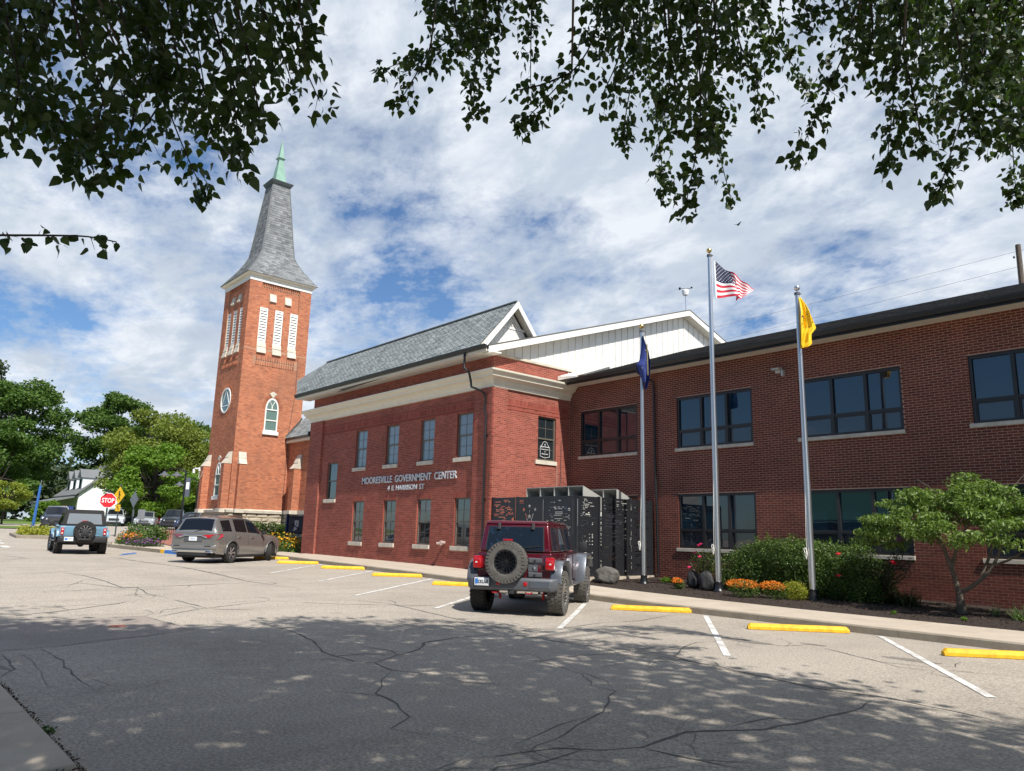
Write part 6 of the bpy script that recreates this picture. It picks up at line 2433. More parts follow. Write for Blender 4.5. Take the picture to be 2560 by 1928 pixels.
for sg in (-1, 1):
    sh.side_patch(U, 'quarter_window', 'glass_car', -.62, -.02, .10, .84, sg)
    sh.side_patch(U, 'rear_door_window', 'glass_car', .22, 1.02, .10, .86, sg)
    sh.side_patch(U, 'front_door_window', 'glass_car', 1.09, 2.08, .10, .84, sg)
    for a, b in ((.22, 2.08),):
        m = MB()
        pts = [sh.side(a + (b - a) * i / 16, .90, sg, .008) for i in range(17)]
        m.tube(pts, .010, 5)
        m.build('window_trim', 'plastic_black', U, local=True)
    for x in (.12, 1.055, 2.14):
        m = MB()
        q = sh.sec(x)
        m.hull([(x, sg * (y + .002), z) for y, z in (q[1], q[2], q[3])], [(x + .010, sg * (y + .003), z) for y, z in (q[1], q[2], q[3])])
        m.build('door_gap', 'plastic_black', U, local=True)
    for x in (.30, 1.22):
        y = sh.sec(x)[2][0] + .004
        lbox(U, 'door_handle', 'chrome', (x, x + .20, min(sg * y, sg * (y + .03)), max(sg * y, sg * (y + .03)), .935, .965), bevel=.008)
    m = MB()
    m.tube([(-.60, sg * .60, 1.665), (-.5, sg * .60, 1.715), (.6, sg * .595, 1.745), (1.15, sg * .59, 1.72), (1.3, sg * .585, 1.68)], .018, 6)
    m.build('roof_rail', 'chrome', U, local=True, smooth=True)
    # tail lamps wrap the corner
    m = MB()
    A_ = [(-1.085, sg * .34, .955), (-1.10, sg * .60, .90), (-1.07, sg * .84, .86), (-.93, sg * .935, .86), (-.66, sg * .945, .97), (-.70, sg * .925, 1.045), (-.93, sg * .905, 1.045), (-1.07, sg * .83, 1.02), (-1.085, sg * .34, 1.00)]
    cen = Vector((-.9, sg * .6, .95))
    m.hull([tuple(Vector(p).lerp(cen, .14)) for p in A_], [(p[0] - .004, p[1] + sg * .012, p[2]) for p in A_])
    tl = m.build('tail_light', 'tail_red', U, local=True, bevel=.006, smooth=True)
    mr = lhull(U, 'mirror', 'plastic_black', [(1.98, sg * .93, 1.03), (1.98, sg * 1.12, 1.05), (1.98, sg * 1.10, 1.20), (1.98, sg * .94, 1.18)], [(2.12, sg * .94, 1.05), (2.12, sg * 1.08, 1.07), (2.12, sg * 1.07, 1.17), (2.12, sg * .95, 1.16)], bevel=.02)
    flare(U, 'arch_lip', [(.475 * math.cos(a), .365 + .475 * math.sin(a)) for a in np.linspace(PI * 1.0, 0, 13)], sg * .93, sg * .972, .03, 'paint_taupe', lip=.03)
    flare(U, 'arch_lip', [(2.86 + .475 * math.cos(a), .365 + .475 * math.sin(a)) for a in np.linspace(PI * 1.0, 0, 13)], sg * .93, sg * .972, .03, 'paint_taupe', lip=.03)
    q = sh.sec(1.4)
    lbox(U, 'rocker_trim', 'plastic_black', (.48, 2.38, min(sg * .86, sg * .925), max(sg * .86, sg * .925), .235, .30), bevel=.01)
    m = MB()
    m.hull([(-1.12, sg * .55, .365), (-1.12, sg * .80, .375), (-1.10, sg * .80, .45), (-1.12, sg * .55, .45)], [(-1.14, sg * .57, .375), (-1.14, sg * .78, .385), (-1.12, sg * .78, .44), (-1.14, sg * .57, .44)])
    m.build('exhaust_tip', 'chrome', U, local=True, bevel=.01)
m = MB()
m.bar((-1.10, -.36, .985), (-1.10, .36, .985), .05, .05, up=(0, 0, 1))
for sg in (-1, 1):
    m.bar((-1.10, sg * .34, .985), (-1.10, sg * .56, .91), .05, .035, up=(1, 0, 0))
m.build('chrome_strip', 'chrome', U, local=True, bevel=.01, smooth=True)
lbox(U, 'plate_recess', 'plastic_grey', (-1.092, -1.07, -.36, .36, .76, .95), bevel=.01)
pl_ = lbox(U, 'license_plate', 'plate_white', (-1.102, -1.093, -.16, .16, .79, .94))
text_obj('plate_number', 'DLB 728', .07, 'plate_blue', pl_, (-1.104, 0, .84), (0, -1, 0), extrude=.001, sx=.7)
m = MB()
m.hull([(-.98, -.92, .50), (-1.10, -.82, .50), (-1.115, -.82, .60), (-1.04, -.93, .66)], [(-.98, .92, .50), (-1.10, .82, .50), (-1.115, .82, .60), (-1.04, .93, .66)])
m.build('rear_bumper', 'paint_taupe', U, local=True, bevel=.02, smooth=True)
m = MB()
m.hull([(-1.0, -.80, .36), (-1.12, -.72, .38), (-1.13, -.76, .49), (-1.0, -.84, .49)], [(-1.0, .80, .36), (-1.12, .72, .38), (-1.13, .76, .49), (-1.0, .84, .49)])
m.build('skid_trim', 'chrome', U, local=True, bevel=.012, smooth=True)
lbox(U, 'valance', 'plastic_black', (-1.10, -.9, -.60, .60, .27, .36), bevel=.01)
for y in (-.62, .62):
    lbox(U, 'reflector', 'plastic_black', (-1.122, -1.10, y - .12, y + .12, .60, .625))
m = MB()
m.bar((-1.06, -.02, 1.115), (-.99, -.36, 1.20), .03, .02)
m.build('wiper', 'plastic_black', U, local=True)
for x, y, sd_, stq in ((0, -.835, -1, 0), (0, .835, 1, 0), (2.86, -.82, -1, R(30)), (2.86, .82, 1, R(30))):
    wheel(U, (x, y, .365), .365, .235, sd_, 'rim_alloy', 'six', steer=stq, knobs=False, rim_frac=.66)


def far_car(lab, x, y, rz, paint, h=1.62, L=4.5, W=1.84, face='grille', seed=0):
    t = thing('parked_car', lab, 'car', (x, y, gz(x) + .02), rz, 'cars in the far car park')
    k = L / 4.9
    f = h / 1.68
    sc = lambda tb, a, b: [(p * a, q * b) for p, q in tb]
    s_ = Shell(-1.0 * k, 3.8 * k, 2.85 * k, .34,
               zb=.25, zw=sc([(-1, .6), (3.8, .55)], k, f), zl=sc([(-1, .98), (0, 1.0), (2.3, .98), (3.3, .90), (3.8, .74)], k, f),
               zr=sc([(-1, 1.0), (-.85, 1.3), (-.6, 1.52), (0, 1.62), (.9, 1.64), (1.4, 1.56), (2.3, 1.04), (3.3, .95), (3.65, .86), (3.8, .76)], k, f),
               yb=W * .47, yw=[(-1 * k, W * .46), (-.7 * k, W * .5), (3.3 * k, W * .5), (3.8 * k, W * .42)], yl=[(-1 * k, W * .44), (0, W * .47), (3.2 * k, W * .45), (3.8 * k, W * .36)],
               yr=[(-1 * k, W * .40), (-.6 * k, W * .35), (1.4 * k, W * .34), (2.3 * k, W * .40), (3.8 * k, W * .33)], arch=.41)
    s_.body(t, paint)
    s_.top_patch(t, 'windshield', 'glass_car', 1.45 * k, 2.26 * k, .93, .012)
    for sg in (-1, 1):
        s_.side_patch(t, 'side_window', 'glass_car', -.5 * k, 1.9 * k, .12, .85, sg)
        lhull(t, 'headlight', 'headlamp', [(3.62 * k, sg * W * .28, .66 * f), (3.5 * k, sg * W * .45, .70 * f), (3.45 * k, sg * W * .45, .82 * f), (3.66 * k, sg * W * .28, .76 * f)],
              [(3.84 * k, sg * W * .26, .64 * f), (3.70 * k, sg * W * .44, .68 * f), (3.64 * k, sg * W * .44, .81 * f), (3.80 * k, sg * W * .26, .75 * f)])
    lbox(t, 'grille', 'plastic_black' if face == 'grille' else 'plastic_grey', (3.7 * k, 3.845 * k, -W * .24, W * .24, .48 * f, .70 * f), bevel=.02)
    lbox(t, 'lower_grille', 'plastic_black', (3.7 * k, 3.84 * k, -W * .34, W * .34, .27, .38), bevel=.02)
    for x_, sd_ in ((0, -1), (0, 1), (2.85 * k, -1), (2.85 * k, 1)):
        wheel(t, (x_, sd_ * W * .43, .34), .34, .22, sd_, 'rim_alloy', 'six', knobs=False, rim_frac=.64)
    return t


far_car('pale silver-white crossover facing the road, nearest the STOP sign post', -83.0, 20.6, R(-16), 'paint_white_silver', 1.66, 4.5, 1.86)
far_car('dark grey crossover between the pale crossover and the silver hatchback', -88.0, 24.1, R(-30), 'paint_dark', 1.66, 4.6, 1.88)
far_car('small silver hatchback facing the road in the middle of the car row', -78.0, 22.2, R(-22), 'paint_silver', 1.50, 4.1, 1.78, 'plain')
far_car('bright red crossover right of the silver hatchback', -84.5, 25.3, R(-20), 'paint_red', 1.62, 4.4, 1.84)
far_car('dark blue car mostly hidden behind the red crossover', -90.5, 27.9, R(-25), 'paint_navy', 1.60, 4.5, 1.84)
far_car('black square off-road car at the right end of the car row', -73.6, 23.4, R(-25), 'paint_dark', 1.78, 4.3, 1.88)
far_car('dark navy car seen through the railings beside the steeple', -70.5, 24.2, R(-35), 'paint_navy', 1.6, 4.5, 1.86)
far_car('dark car coming down the road left of the blue off-roader', -66.5, 12.4, R(-12), 'paint_dark', 1.68, 4.5, 1.88)

# ================================================================ SCREENED EQUIPMENT YARD
SZ0, SZ1 = -1.19, 1.25
screen = thing('privacy_screen', 'black laser-cut metal screen with stars and slots around the equipment yard', 'screen', (-17.7, 16.5, -1.2))


def star_pts(u, z, r_, k=5, a0=PI / 2, q=.40):
    return [(u + (r_ if i % 2 == 0 else r_ * q) * math.cos(a0 + i * PI / k), z + (r_ if i % 2 == 0 else r_ * q) * math.sin(a0 + i * PI / k)) for i in range(2 * k)]


def cut_panel(plane, u0, u1, z0, z1, seed, shapes=(), dens=1.0, pattern=True):
    """sheet with real cut-outs: 2D fill of outline and holes, 3 mm thick"""
    rr = random.Random(seed)
    holes = []
    boxes = []
    for s_ in shapes:
        us = [p[0] for p in s_]
        zs_ = [p[1] for p in s_]
        boxes.append((min(us) - .03, max(us) + .03, min(zs_) - .03, max(zs_) + .03))
        holes.append(s_)
    if pattern:
        z = z1 - .10
        while z > z0 + .12:
            u = u0 + .08 + rr.uniform(0, .2)
            d_ = dens * (1.0 if z > 0.1 else .72)
            while u < u1 - .16:
                w = rr.choice((.06, .12, .18, .26, .34))
                if u + w > u1 - .07:
                    break
                if rr.random() < .52 * d_ and not any(b[0] < u + w and b[1] > u and b[2] < z + .03 and b[3] > z - .01 for b in boxes):
                    h = .016
                    holes.append([(u, z), (u + w, z), (u + w, z + h), (u, z + h)])
                u += w + rr.choice((.04, .07, .16))
            z -= .05
    if pattern:
        slots = [h for h in holes if len(h) == 4 and abs(h[0][1] - h[1][1]) < 1e-9]
        zs2 = sorted(set(h[0][1] for h in slots))
        m = MB()

        def piece(a, b, c, d):
            cut = [b_ for b_ in boxes if b_[0] < b and b_[1] > a and b_[2] < d and b_[3] > c]
            if not cut:
                slab_on(plane, m, a, b, c, d, -.002, .002)
                return
            b_ = cut[0]
            if a < b_[0]:
                slab_on(plane, m, a, b_[0], c, d, -.002, .002)
            if b > b_[1]:
                slab_on(plane, m, b_[1], b, c, d, -.002, .002)
            if c < b_[2]:
                slab_on(plane, m, max(a, b_[0]), min(b, b_[1]), c, b_[2], -.002, .002)
            if d > b_[3]:
                slab_on(plane, m, max(a, b_[0]), min(b, b_[1]), b_[3], d, -.002, .002)
        last = z0
        for zz in zs2:
            piece(u0, u1, last, zz)
            u = u0
            for h in sorted(h_ for h_ in slots if h_[0][1] == zz):
                piece(u, h[0][0], zz, zz + .022)
                u = h[1][0]
            piece(u, u1, zz, zz + .022)
            last = zz + .022
        piece(u0, u1, last, z1)
        pan = m.build('panel', 'black_powder', screen, fix=False)
        if not shapes:
            return pan
        outer = [(max(u0, b_[0]), min(u1, b_[1]), b_[2], b_[3]) for b_ in boxes]
        loops = [[(o_[0], o_[2]), (o_[1], o_[2]), (o_[1], o_[3]), (o_[0], o_[3])] for o_ in outer]
        holes = list(shapes)
    else:
        loops = [[(u0, z0), (u1, z0), (u1, z1), (u0, z1)]]
    cu = bpy.data.curves.new('cut', 'CURVE')
    cu.dimensions = '2D'
    cu.fill_mode = 'BOTH'
    cu.extrude = .002
    for loop in loops + holes:
        sp = cu.splines.new('POLY')
        sp.points.add(len(loop) - 1)
        for i, (a, b) in enumerate(loop):
            sp.points[i].co = (a, b, 0, 1)
        sp.use_cyclic_u = True
    ob = bpy.data.objects.new('cut', cu)
    COL.objects.link(ob)
    me = bpy.data.meshes.new_from_object(ob.evaluated_get(bpy.context.evaluated_depsgraph_get()))
    bpy.data.objects.remove(ob)
    off = WL[screen]
    for v_ in me.vertices:
        p = plane.P(v_.co.x, v_.co.y, v_.co.z)
        v_.co = Vector(p) - off
    me.materials.clear()
    me.materials.append(MATS['black_powder'])
    o = bpy.data.objects.new('star_cutout' if pattern else 'panel', me)
    COL.objects.link(o)
    o.parent = screen
    return o


pf = Plane((0, 16.5, 0), (1, 0, 0), (0, -1, 0))
psd = Plane((-15.80, 0, 0), (0, 1, 0), (1, 0, 0))
fx = [(-19.68, -18.50), (-18.40, -17.20), (-17.10, -15.90)]
sh1 = [star_pts(-18.60, .53, .11, a0=PI / 2)]
um, zm = -17.82, .33
rays = []
for ang in (-64, -22, 0, 22, 64):
    c_, s_ = math.sin(R(ang)), math.cos(R(ang))
    L0, L1 = (.20, .60) if abs(ang) < 40 else (.22, .48)
    if ang == 0:
        continue
    a = (um + c_ * L0, zm - .05 + s_ * L0)
    b = (um + c_ * L1 * .8, zm - .05 + s_ * L1 * .8)
    n_ = (s_ * .012, -c_ * .012)
    rays.append([(a[0] - n_[0], a[1] - n_[1]), (a[0] + n_[0], a[1] + n_[1]), (b[0] + n_[0] * 1.3, b[1] + n_[1] * 1.3), (b[0] - n_[0] * 1.3, b[1] - n_[1] * 1.3)])
sh2 = [star_pts(-17.82, .96, .075), star_pts(-18.09, .85, .075), star_pts(-17.55, .85, .075), star_pts(-17.82, .63, .095)] + rays[:]
sh2 += [[(um - .008, .76), (um + .008, .76), (um + .008, .84), (um - .008, .84)], [(um - .008, .42), (um + .008, .42), (um + .008, .50), (um - .008, .50)]]
sh2 += [[(-18.30, 1.14 - .045 * i), (-18.10, 1.14 - .045 * i), (-18.10, 1.156 - .045 * i), (-18.30, 1.156 - .045 * i)] for i in range(3)]
sh3 = [[(-17.04, .60), (-17.01, .50), (-16.93, .50), (-16.99, .44), (-16.97, .34), (-17.04, .41)]]
cut_panel(pf, fx[0][0], fx[0][1], SZ0 + .06, SZ1, 11, sh1, 1.0)
cut_panel(pf, fx[1][0], fx[1][1], SZ0 + .06, SZ1, 12, sh2, 0.0, False)
cut_panel(pf, fx[2][0], fx[2][1], SZ0 + .06, SZ1, 13, sh3, 1.1)
for i, (a, b, d_) in enumerate(((16.62, 17.52, 1.35), (17.68, 19.0, 1.3), (19.12, 20.12, 1.0))):
    cut_panel(psd, a, b, SZ0 + .06, SZ1, 20 + i, (), d_)
for pl_, us__ in ((pf, (-19.72, -18.45, -17.15, -15.86)), (psd, (16.56, 17.60, 19.06, 20.18))):
    for u in us__:
        m = MB()
        slab_on(pl_, m, u - .04, u + .04, SZ0, SZ1 + .02, -.08, -.006)
        m.build('screen_post', 'black_powder', screen)
m = MB()
m.box(-19.75, -15.7, 16.40, 16.62, -1.35, SZ0 + .045)
m.box(-15.98, -15.69, 16.63, 20.25, -1.35, SZ0 + .045)
m.build('concrete_curb', 'sidewalk_concrete', screen)
m = MB()
m.lathe([(.02, 0), (.02, .05)], (-15.77, 19.02, -.02), axis='X', k=8)
m.box(-15.775, -15.75, 18.98, 19.02, -.2, .06)
m.build('latch', 'aluminium', screen)

hoods = thing('air_duct_hoods', 'row of pale grey sloping air hoods rising above the black screen', 'vent', (-17.7, 18, 0))


def hood(xs_, yf, zt_, zb, dy, parent):
    for i in range(len(xs_) - 1):
        a, b = xs_[i], xs_[i + 1]
        m = MB()
        t = .02
        m.hull([(a, yf, zt_ - t), (b, yf, zt_ - t), (b, yf + dy, zb - t), (a, yf + dy, zb - t)], [(a, yf, zt_), (b, yf, zt_), (b, yf + dy, zb), (a, yf + dy, zb)])
        m.hull([(a, yf, zb - .4), (a, yf + dy, zb - .4), (a, yf + dy, zb - t), (a, yf, zt_ - t)], [(a + t, yf, zb - .4), (a + t, yf + dy, zb - .4), (a + t, yf + dy, zb - t), (a + t, yf, zt_ - t)])
        if i == len(xs_) - 2:
            m.hull([(b - t, yf, zb - .4), (b - t, yf + dy, zb - .4), (b - t, yf + dy, zb - .005), (b - t, yf, zt_ - .005)], [(b + .001, yf, zb - .4), (b + .001, yf + dy, zb - .4), (b + .001, yf + dy, zb - .005), (b + .001, yf, zt_ - .005)])
        m.build('hood', 'duct_grey', parent)
        g_ = MB()
        g_.box(a + t, b - t, yf + .25, yf + .27, zb - .4, zb + .06)
        g_.build('hood_back', 'duct_dark', parent)


hood([-18.86, -18.20, -17.54, -16.89, -16.23], 17.3, 1.61, 1.25, .98, hoods)
hood([-17.3, -16.66, -16.06], 18.7, 1.585, 1.22, .95, hoods)
m = MB()
m.box(-18.86, -16.25, 17.35, 18.3, -1.2, 1.2)
m.box(-17.3, -16.1, 18.95, 19.6, -1.2, 1.18)
m.build('unit_casing', 'white_paint', hoods)  # casing made white so the screen slots show bright

# ================================================================ FLAGPOLES AND FLAGS
def flagpole(x, y, top, ball, rad, lab):
    zb = bed_z(x, y)
    p = thing('flagpole', lab, 'flagpole', (x, y, zb), 0, 'flagpoles in the mulch bed')
    m = MB()
    m.tube([(x, y, zb + .1), (x, y, zb + .36 * (top - zb)), (x, y, zb + .37 * (top - zb)), (x, y, top)], [rad, rad, rad * .97, rad * .62], 16)
    m.build('shaft', 'aluminium', p, smooth=True)
    m = MB()
    m.lathe([(rad + .08, zb - .03), (rad + .08, zb + .03), (rad + .055, zb + .06), (rad + .04, zb + .09), (rad + .022, zb + .22), (rad + .03, zb + .26), (rad + .004, zb + .27)], (x, y, 0), k=20)
    m.build('base_collar', 'black_metal', p, smooth=True)
    m = MB()
    m.ball((x, y, top + .16), .078, 8)
    m.tube([(x, y, top + .0), (x, y, top + .10)], .014, 6)
    m.build('finial', ball, p, smooth=True)
    m = MB()
    m.tube([(x, y, top - .03), (x, y, top + .03)], rad * .9, 10)
    m.tube([(x, y, top), (x + .07, y + .08, top + .01)], .022, 6)
    m.build('truck', 'plastic_grey', p)
    m = MB()
    hx, hy = x - .045, y - rad - .02
    m.tube([(x + .05, y + .05, top), (x + .04, y + .02, top - 2), (hx, hy, zb + 1.6), (hx, hy, zb + 1.05)], .006, 5)
    m.build('halyard', 'rope_white', p)
    m = MB()
    pts = []
    for i in range(30):
        t = i / 29
        pts.append((hx - .02 + .035 * math.sin(t * 19), hy - .02 + .02 * math.cos(t * 23), zb + .98 + .26 * abs(math.sin(t * 9))))
    m.tube(pts, .011, 5)
    m.build('rope_knot', 'rope_white', p, smooth=True)
    return p


flagpole(-14.38, 17.95, 6.40, 'gold_ball', .072, 'shorter silver flagpole with gold ball in front of the black screen')
flagpole(-11.86, 17.97, 8.22, 'gold_ball', .082, 'tallest silver flagpole, in the middle, topped by a gold ball')
flagpole(-9.20, 17.93, 6.42, 'silver_ball', .082, 'silver flagpole with silver ball rising from the hedge')


def cloth(name, grid, mats, mi_fn, parent, thick=.0, smooth=True):
    """grid[j][i] of points"""
    nj, ni = len(grid), len(grid[0])
    V = [tuple(p) for r_ in grid for p in r_]
    F = []
    mi = []
    for j in range(nj - 1):
        for i in range(ni - 1):
            F.append((j * ni + i, j * ni + i + 1, (j + 1) * ni + i + 1, (j + 1) * ni + i))
            mi.append(mi_fn((i + .5) / (ni - 1), (j + .5) / (nj - 1)))
    o = np_mesh(name, np.array(V), np.array(F), mats, parent, mi)
    o.data.polygons.foreach_set('use_smooth', [True] * len(F))
    return o


def bilerp_table(us, tops, bots, u):
    for k in range(len(us) - 1):
        if us[k] <= u <= us[k + 1] + 1e-9:
            t = (u - us[k]) / (us[k + 1] - us[k])
            t2 = t
            a = (tops[k][0] + (tops[k + 1][0] - tops[k][0]) * t2, tops[k][1] + (tops[k + 1][1] - tops[k][1]) * t2)
            b = (bots[k][0] + (bots[k + 1][0] - bots[k][0]) * t2, bots[k][1] + (bots[k + 1][1] - bots[k][1]) * t2)
            return a, b
    return tops[-1], bots[-1]


HR = Vector((.663, .748, 0)).normalized()      # the flags stream this way
HF = Vector((-.748, .663, 0)).normalized()
us_flag = thing('national_flag', 'red, white and blue striped flag with stars blowing at the tallest pole', 'flag', (-11.78, 18.05, 7.4))
SC = .00372
ORG = Vector((-11.86, 17.97, 0)) + HR * .15
Z0 = 8.06
us_ = [0, .2, .4, .5, .58, .68, .82, 1.0]
tops = [(0, 0), (55, 40), (112, 88), (138, 108), (160, 122), (200, 148), (255, 180), (312, 216)]
bots = [(6, 303), (85, 298), (170, 292), (178, 300), (158, 330), (190, 296), (212, 292), (232, 290)]
NI, NJ = 64, 39
grid = []
for j in range(NJ + 1):
    row = []
    v_ = j / NJ
    for i in range(NI + 1):
        u = i / NI
        a, b = bilerp_table(us_, tops, bots, u)
        x = a[0] + (b[0] - a[0]) * v_
        z = a[1] + (b[1] - a[1]) * v_
        dep_ = .10 * math.sin(u * 9 + v_ * 1.2) * min(1, u * 3) + .05 * math.sin(u * 21 - v_ * 3) * u
        p = ORG + HR * (x * SC) + HF * dep_
        row.append((p.x, p.y, Z0 - z * SC + .012 * math.sin(u * 17 + v_ * 4)))
    grid.append(row)
cl = cloth('cloth', grid, ['red_cloth', 'white_cloth', 'canton_cloth'], lambda u, v_: 2 if (u < .4 and v_ < 7 / 13) else (0 if int(v_ * 13) % 2 == 0 else 1), us_flag)
m = MB()
offv = WL[us_flag]


def gpt(u, v_, d=0.0):
    fi, fj = u * NI, v_ * NJ
    i, j = min(NI - 1, int(fi)), min(NJ - 1, int(fj))
    a = Vector(grid[j][i]).lerp(Vector(grid[j][i + 1]), fi - i)
    b = Vector(grid[j + 1][i]).lerp(Vector(grid[j + 1][i + 1]), fi - i)
    return a.lerp(b, fj - j) + HF * d


for r_ in range(9):
    for c_ in range(6 if r_ % 2 == 0 else 5):
        u = .4 * ((c_ * 2 + 1 + (r_ % 2)) / 12)
        v_ = 7 / 13 * ((r_ + 1) / 10)
        for dd in (-.006, .006):
            pp = []
            for k in range(10):
                rr_ = (.8 if k % 2 == 0 else .33)
                a = PI / 2 + k * PI / 5
                pp.append(gpt(min(.399, max(0.001, u + .0155 * rr_ * math.cos(a))), max(.001, v_ - .026 * rr_ * math.sin(a)), dd))
            m.add(pp, [tuple(range(10))])
m.build('stars', 'white_cloth', us_flag, fix=False)
m = MB()
m.bar(grid[0][0], grid[-1][0], .035, .012, up=(HF.x, HF.y, 0))
m.build('heading', 'white_cloth', us_flag)

yf = thing('yellow_flag', 'limp yellow flag with small dark markings on the silver-ball pole', 'flag', (-9.1, 18.0, 5.6))
SC = .0033
ORG = Vector((-9.20, 17.93, 0)) + HR * .02 - HF * .06
Z0 = 6.30
rows_y = [(0, -2, 14), (40, -2, 42), (90, -3, 66), (150, -5, 88), (200, -7, 104), (250, -9, 122), (268, -10, 108), (300, -11, 84), (340, -13, 82), (370, -15, 84), (395, -16, 62), (412, -4, 30)]
grid = []
for j in range(41):
    t = j / 40 * 412
    k = max(i for i in range(len(rows_y)) if rows_y[i][0] <= t + 1e-6)
    k = min(k, len(rows_y) - 2)
    f = (t - rows_y[k][0]) / (rows_y[k + 1][0] - rows_y[k][0])
    l_ = rows_y[k][1] + (rows_y[k + 1][1] - rows_y[k][1]) * f
    r_ = rows_y[k][2] + (rows_y[k + 1][2] - rows_y[k][2]) * f
    row = []
    for i in range(25):
        u = i / 24
        w_ = min(1, t / 120)
        dep_ = (.07 * math.sin(u * 10 + t * .006) + .03 * math.sin(u * 23 + t * .02)) * w_ + .06 * w_
        p = ORG + HR * ((l_ + (r_ - l_) * u) * SC) - HF * dep_
        row.append((p.x, p.y, Z0 - t * SC))
    grid.append(row)
cloth('cloth', grid, ['yellow_cloth'], lambda u, v_: 0, yf)
m = MB()
rr = random.Random(5)
marks = [(.25, .26, .04), (.62, .30, .03), (.70, .36, .03), (.66, .42, .03), (.78, .45, .03), (.74, .50, .03), (.86, .52, .03), (.82, .57, .03), (.70, .54, .03), (.58, .36, .03), (.14, .42, .05), (.24, .44, .06), (.34, .46, .05), (.30, .40, .04), (.08, .56, .03), (.22, .60, .04), (.55, .62, .03), (.38, .62, .03), (.90, .47, .02), (.60, .46, .02)]
for u, v_, s_ in marks:
    fi, fj = u * 24, v_ * 40
    i, j = int(fi), int(fj)
    p = Vector(grid[j][i]).lerp(Vector(grid[j][i + 1]), fi - i) - HF * .008
    for q in range(2):
        a = rr.uniform(0, 3)
        e = (HR * math.cos(a) + Vector((0, 0, 1)) * math.sin(a)) * s_ * .5
        n_ = (HR * -math.sin(a) + Vector((0, 0, 1)) * math.cos(a)) * .008
        m.add([p - e - n_, p + e - n_, p + e + n_, p - e + n_], [(0, 1, 2, 3)])
m.build('markings', 'ink_black', yf, fix=False)

bf = thing('blue_flag', 'navy blue flag hanging furled along the shorter flagpole', 'flag', (-14.3, 18.0, 5.6))
ORG = Vector((-14.38, 17.95, 0))
grid = []
Z0, HH = 6.22, 1.58
for j in range(41):
    t = j / 40
    w0 = np.interp(t, [0, .2, .5, .62, .8, 1], [-.02, -.06, -.14, -.26, -.12, -.02])
    w1 = np.interp(t, [0, .1, .3, .55, .75, .9, 1], [.02, .06, .17, .24, .22, .18, .12])
    row = []
    for i in range(33):
        u = i / 32
        a = -.6 + u * 9.5
        x = w0 + (w1 - w0) * (u + .10 * math.sin(u * 15 + 2 * t))
        dep_ = (.05 + .09 * t) * math.sin(a + t * 2) + .02
        p = ORG + HR * (x + .02) + HF * dep_ - HF * .12
        row.append((p.x, p.y, Z0 - HH * t * (1 - .06 * math.sin(u * 6))))
    grid.append(row)
cloth('cloth', grid, ['navy_cloth', 'white_cloth'], lambda u, v_: 0, bf)
m = MB()
for u, v_ in ((.55, .3), (.60, .55), (.35, .72), (.7, .66), (.8, .45), (.52, .86)):
    i, j = int(u * 32), int(v_ * 40)
    p = Vector(grid[j][i]) - HF * .01
    pp = [p + HR * .03 * math.cos(PI / 2 + k * PI / 5) * (1 if k % 2 == 0 else .42) + Vector((0, 0, .03)) * math.sin(PI / 2 + k * PI / 5) * (1 if k % 2 == 0 else .42) for k in range(10)]
    m.add(pp, [tuple(range(10))])
m.bar(ORG + HR * .13 - HF * .2 + Vector((0, 0, 5.95)), ORG + HR * .15 - HF * .2 + Vector((0, 0, 4.95)), .03, .01, up=(HF.x, HF.y, 0))
m.build('stars', 'gold_ball', bf, fix=False)

# ================================================================ BED: ROCKS AND PLANTS
def rock(c, r_, sc, mat_, lab, seed, name='boulder'):
    bm = bmesh.new()
    bmesh.ops.create_icosphere(bm, subdivisions=4, radius=1)
    rr = np.random.default_rng(seed)
    K = rr.normal(size=(18, 3))
    K /= np.linalg.norm(K, axis=1)[:, None]
    dd = rr.uniform(.76, .96, 18)
    ph = rr.uniform(0, 6, 6)
    for v_ in bm.verts:
        p = np.array(v_.co)
        q = 1.0
        for k in range(18):
            t = p.dot(K[k])
            if t > dd[k]:
                q = min(q, dd[k] / t)
        q *= 1 + .035 * math.sin(p[0] * 9 + ph[0]) * math.sin(p[1] * 8 + ph[1]) + .022 * math.sin(p[2] * 17 + ph[2] + p[0] * 13) + .014 * math.sin(p[1] * 31 + p[2] * 23)
        v_.co = Vector((p[0] * sc[0], p[1] * sc[1], p[2] * sc[2])) * r_ * q
    me = bpy.data.meshes.new(name)
    bm.to_mesh(me)
    bm.free()
    me.materials.append(MATS[mat_])
    me.polygons.foreach_set('use_smooth', [True] * len(me.polygons))
    o = bpy.data.objects.new(name, me)
    o.location = c
    COL.objects.link(o)
    WL[o] = Vector(c)
    return tag(o, lab, 'rock')


rock((-15.15, 17.15, bed_z(-15.15, 17.1) + .20), .40, (1.05, .9, .72), 'lava_rock', 'rough grey-brown boulder in front of the black screen', 3)
rock((-12.80, 18.15, bed_z(-12.8, 18.1) + .19), .24, (.9, .8, 1.25), 'black_stone', 'smaller dark stone block left of the middle flagpole', 8, 'stone_block')
rock((-12.20, 17.95, bed_z(-12.2, 18) + .22), .27, (1.0, .85, 1.15), 'black_stone', 'bigger black stone block beside the foot of the middle flagpole', 12, 'stone_block')


def shrub(name, lab, cat, blobs, n_, size, mat_, loc, stems=(), shell=.8, asp=.6, extra=None, part='foliage', jit=.08):
    t = thing(name, lab, cat, loc)
    P = blob_points(blobs, n_, shell, jit)
    P = P[P[:, 2] > loc[2] - .01]
    V, F = leaf_quads(P, size, asp=asp)
    np_mesh(part, V, F, mat_, t)['kind'] = 'stuff'
    if stems:
        m = MB()
        for s_ in stems:
            m.tube(s_, [.02] + [.008] * (len(s_) - 1), 5)
        m.build('stems', 'bark_dark', t)
    return t


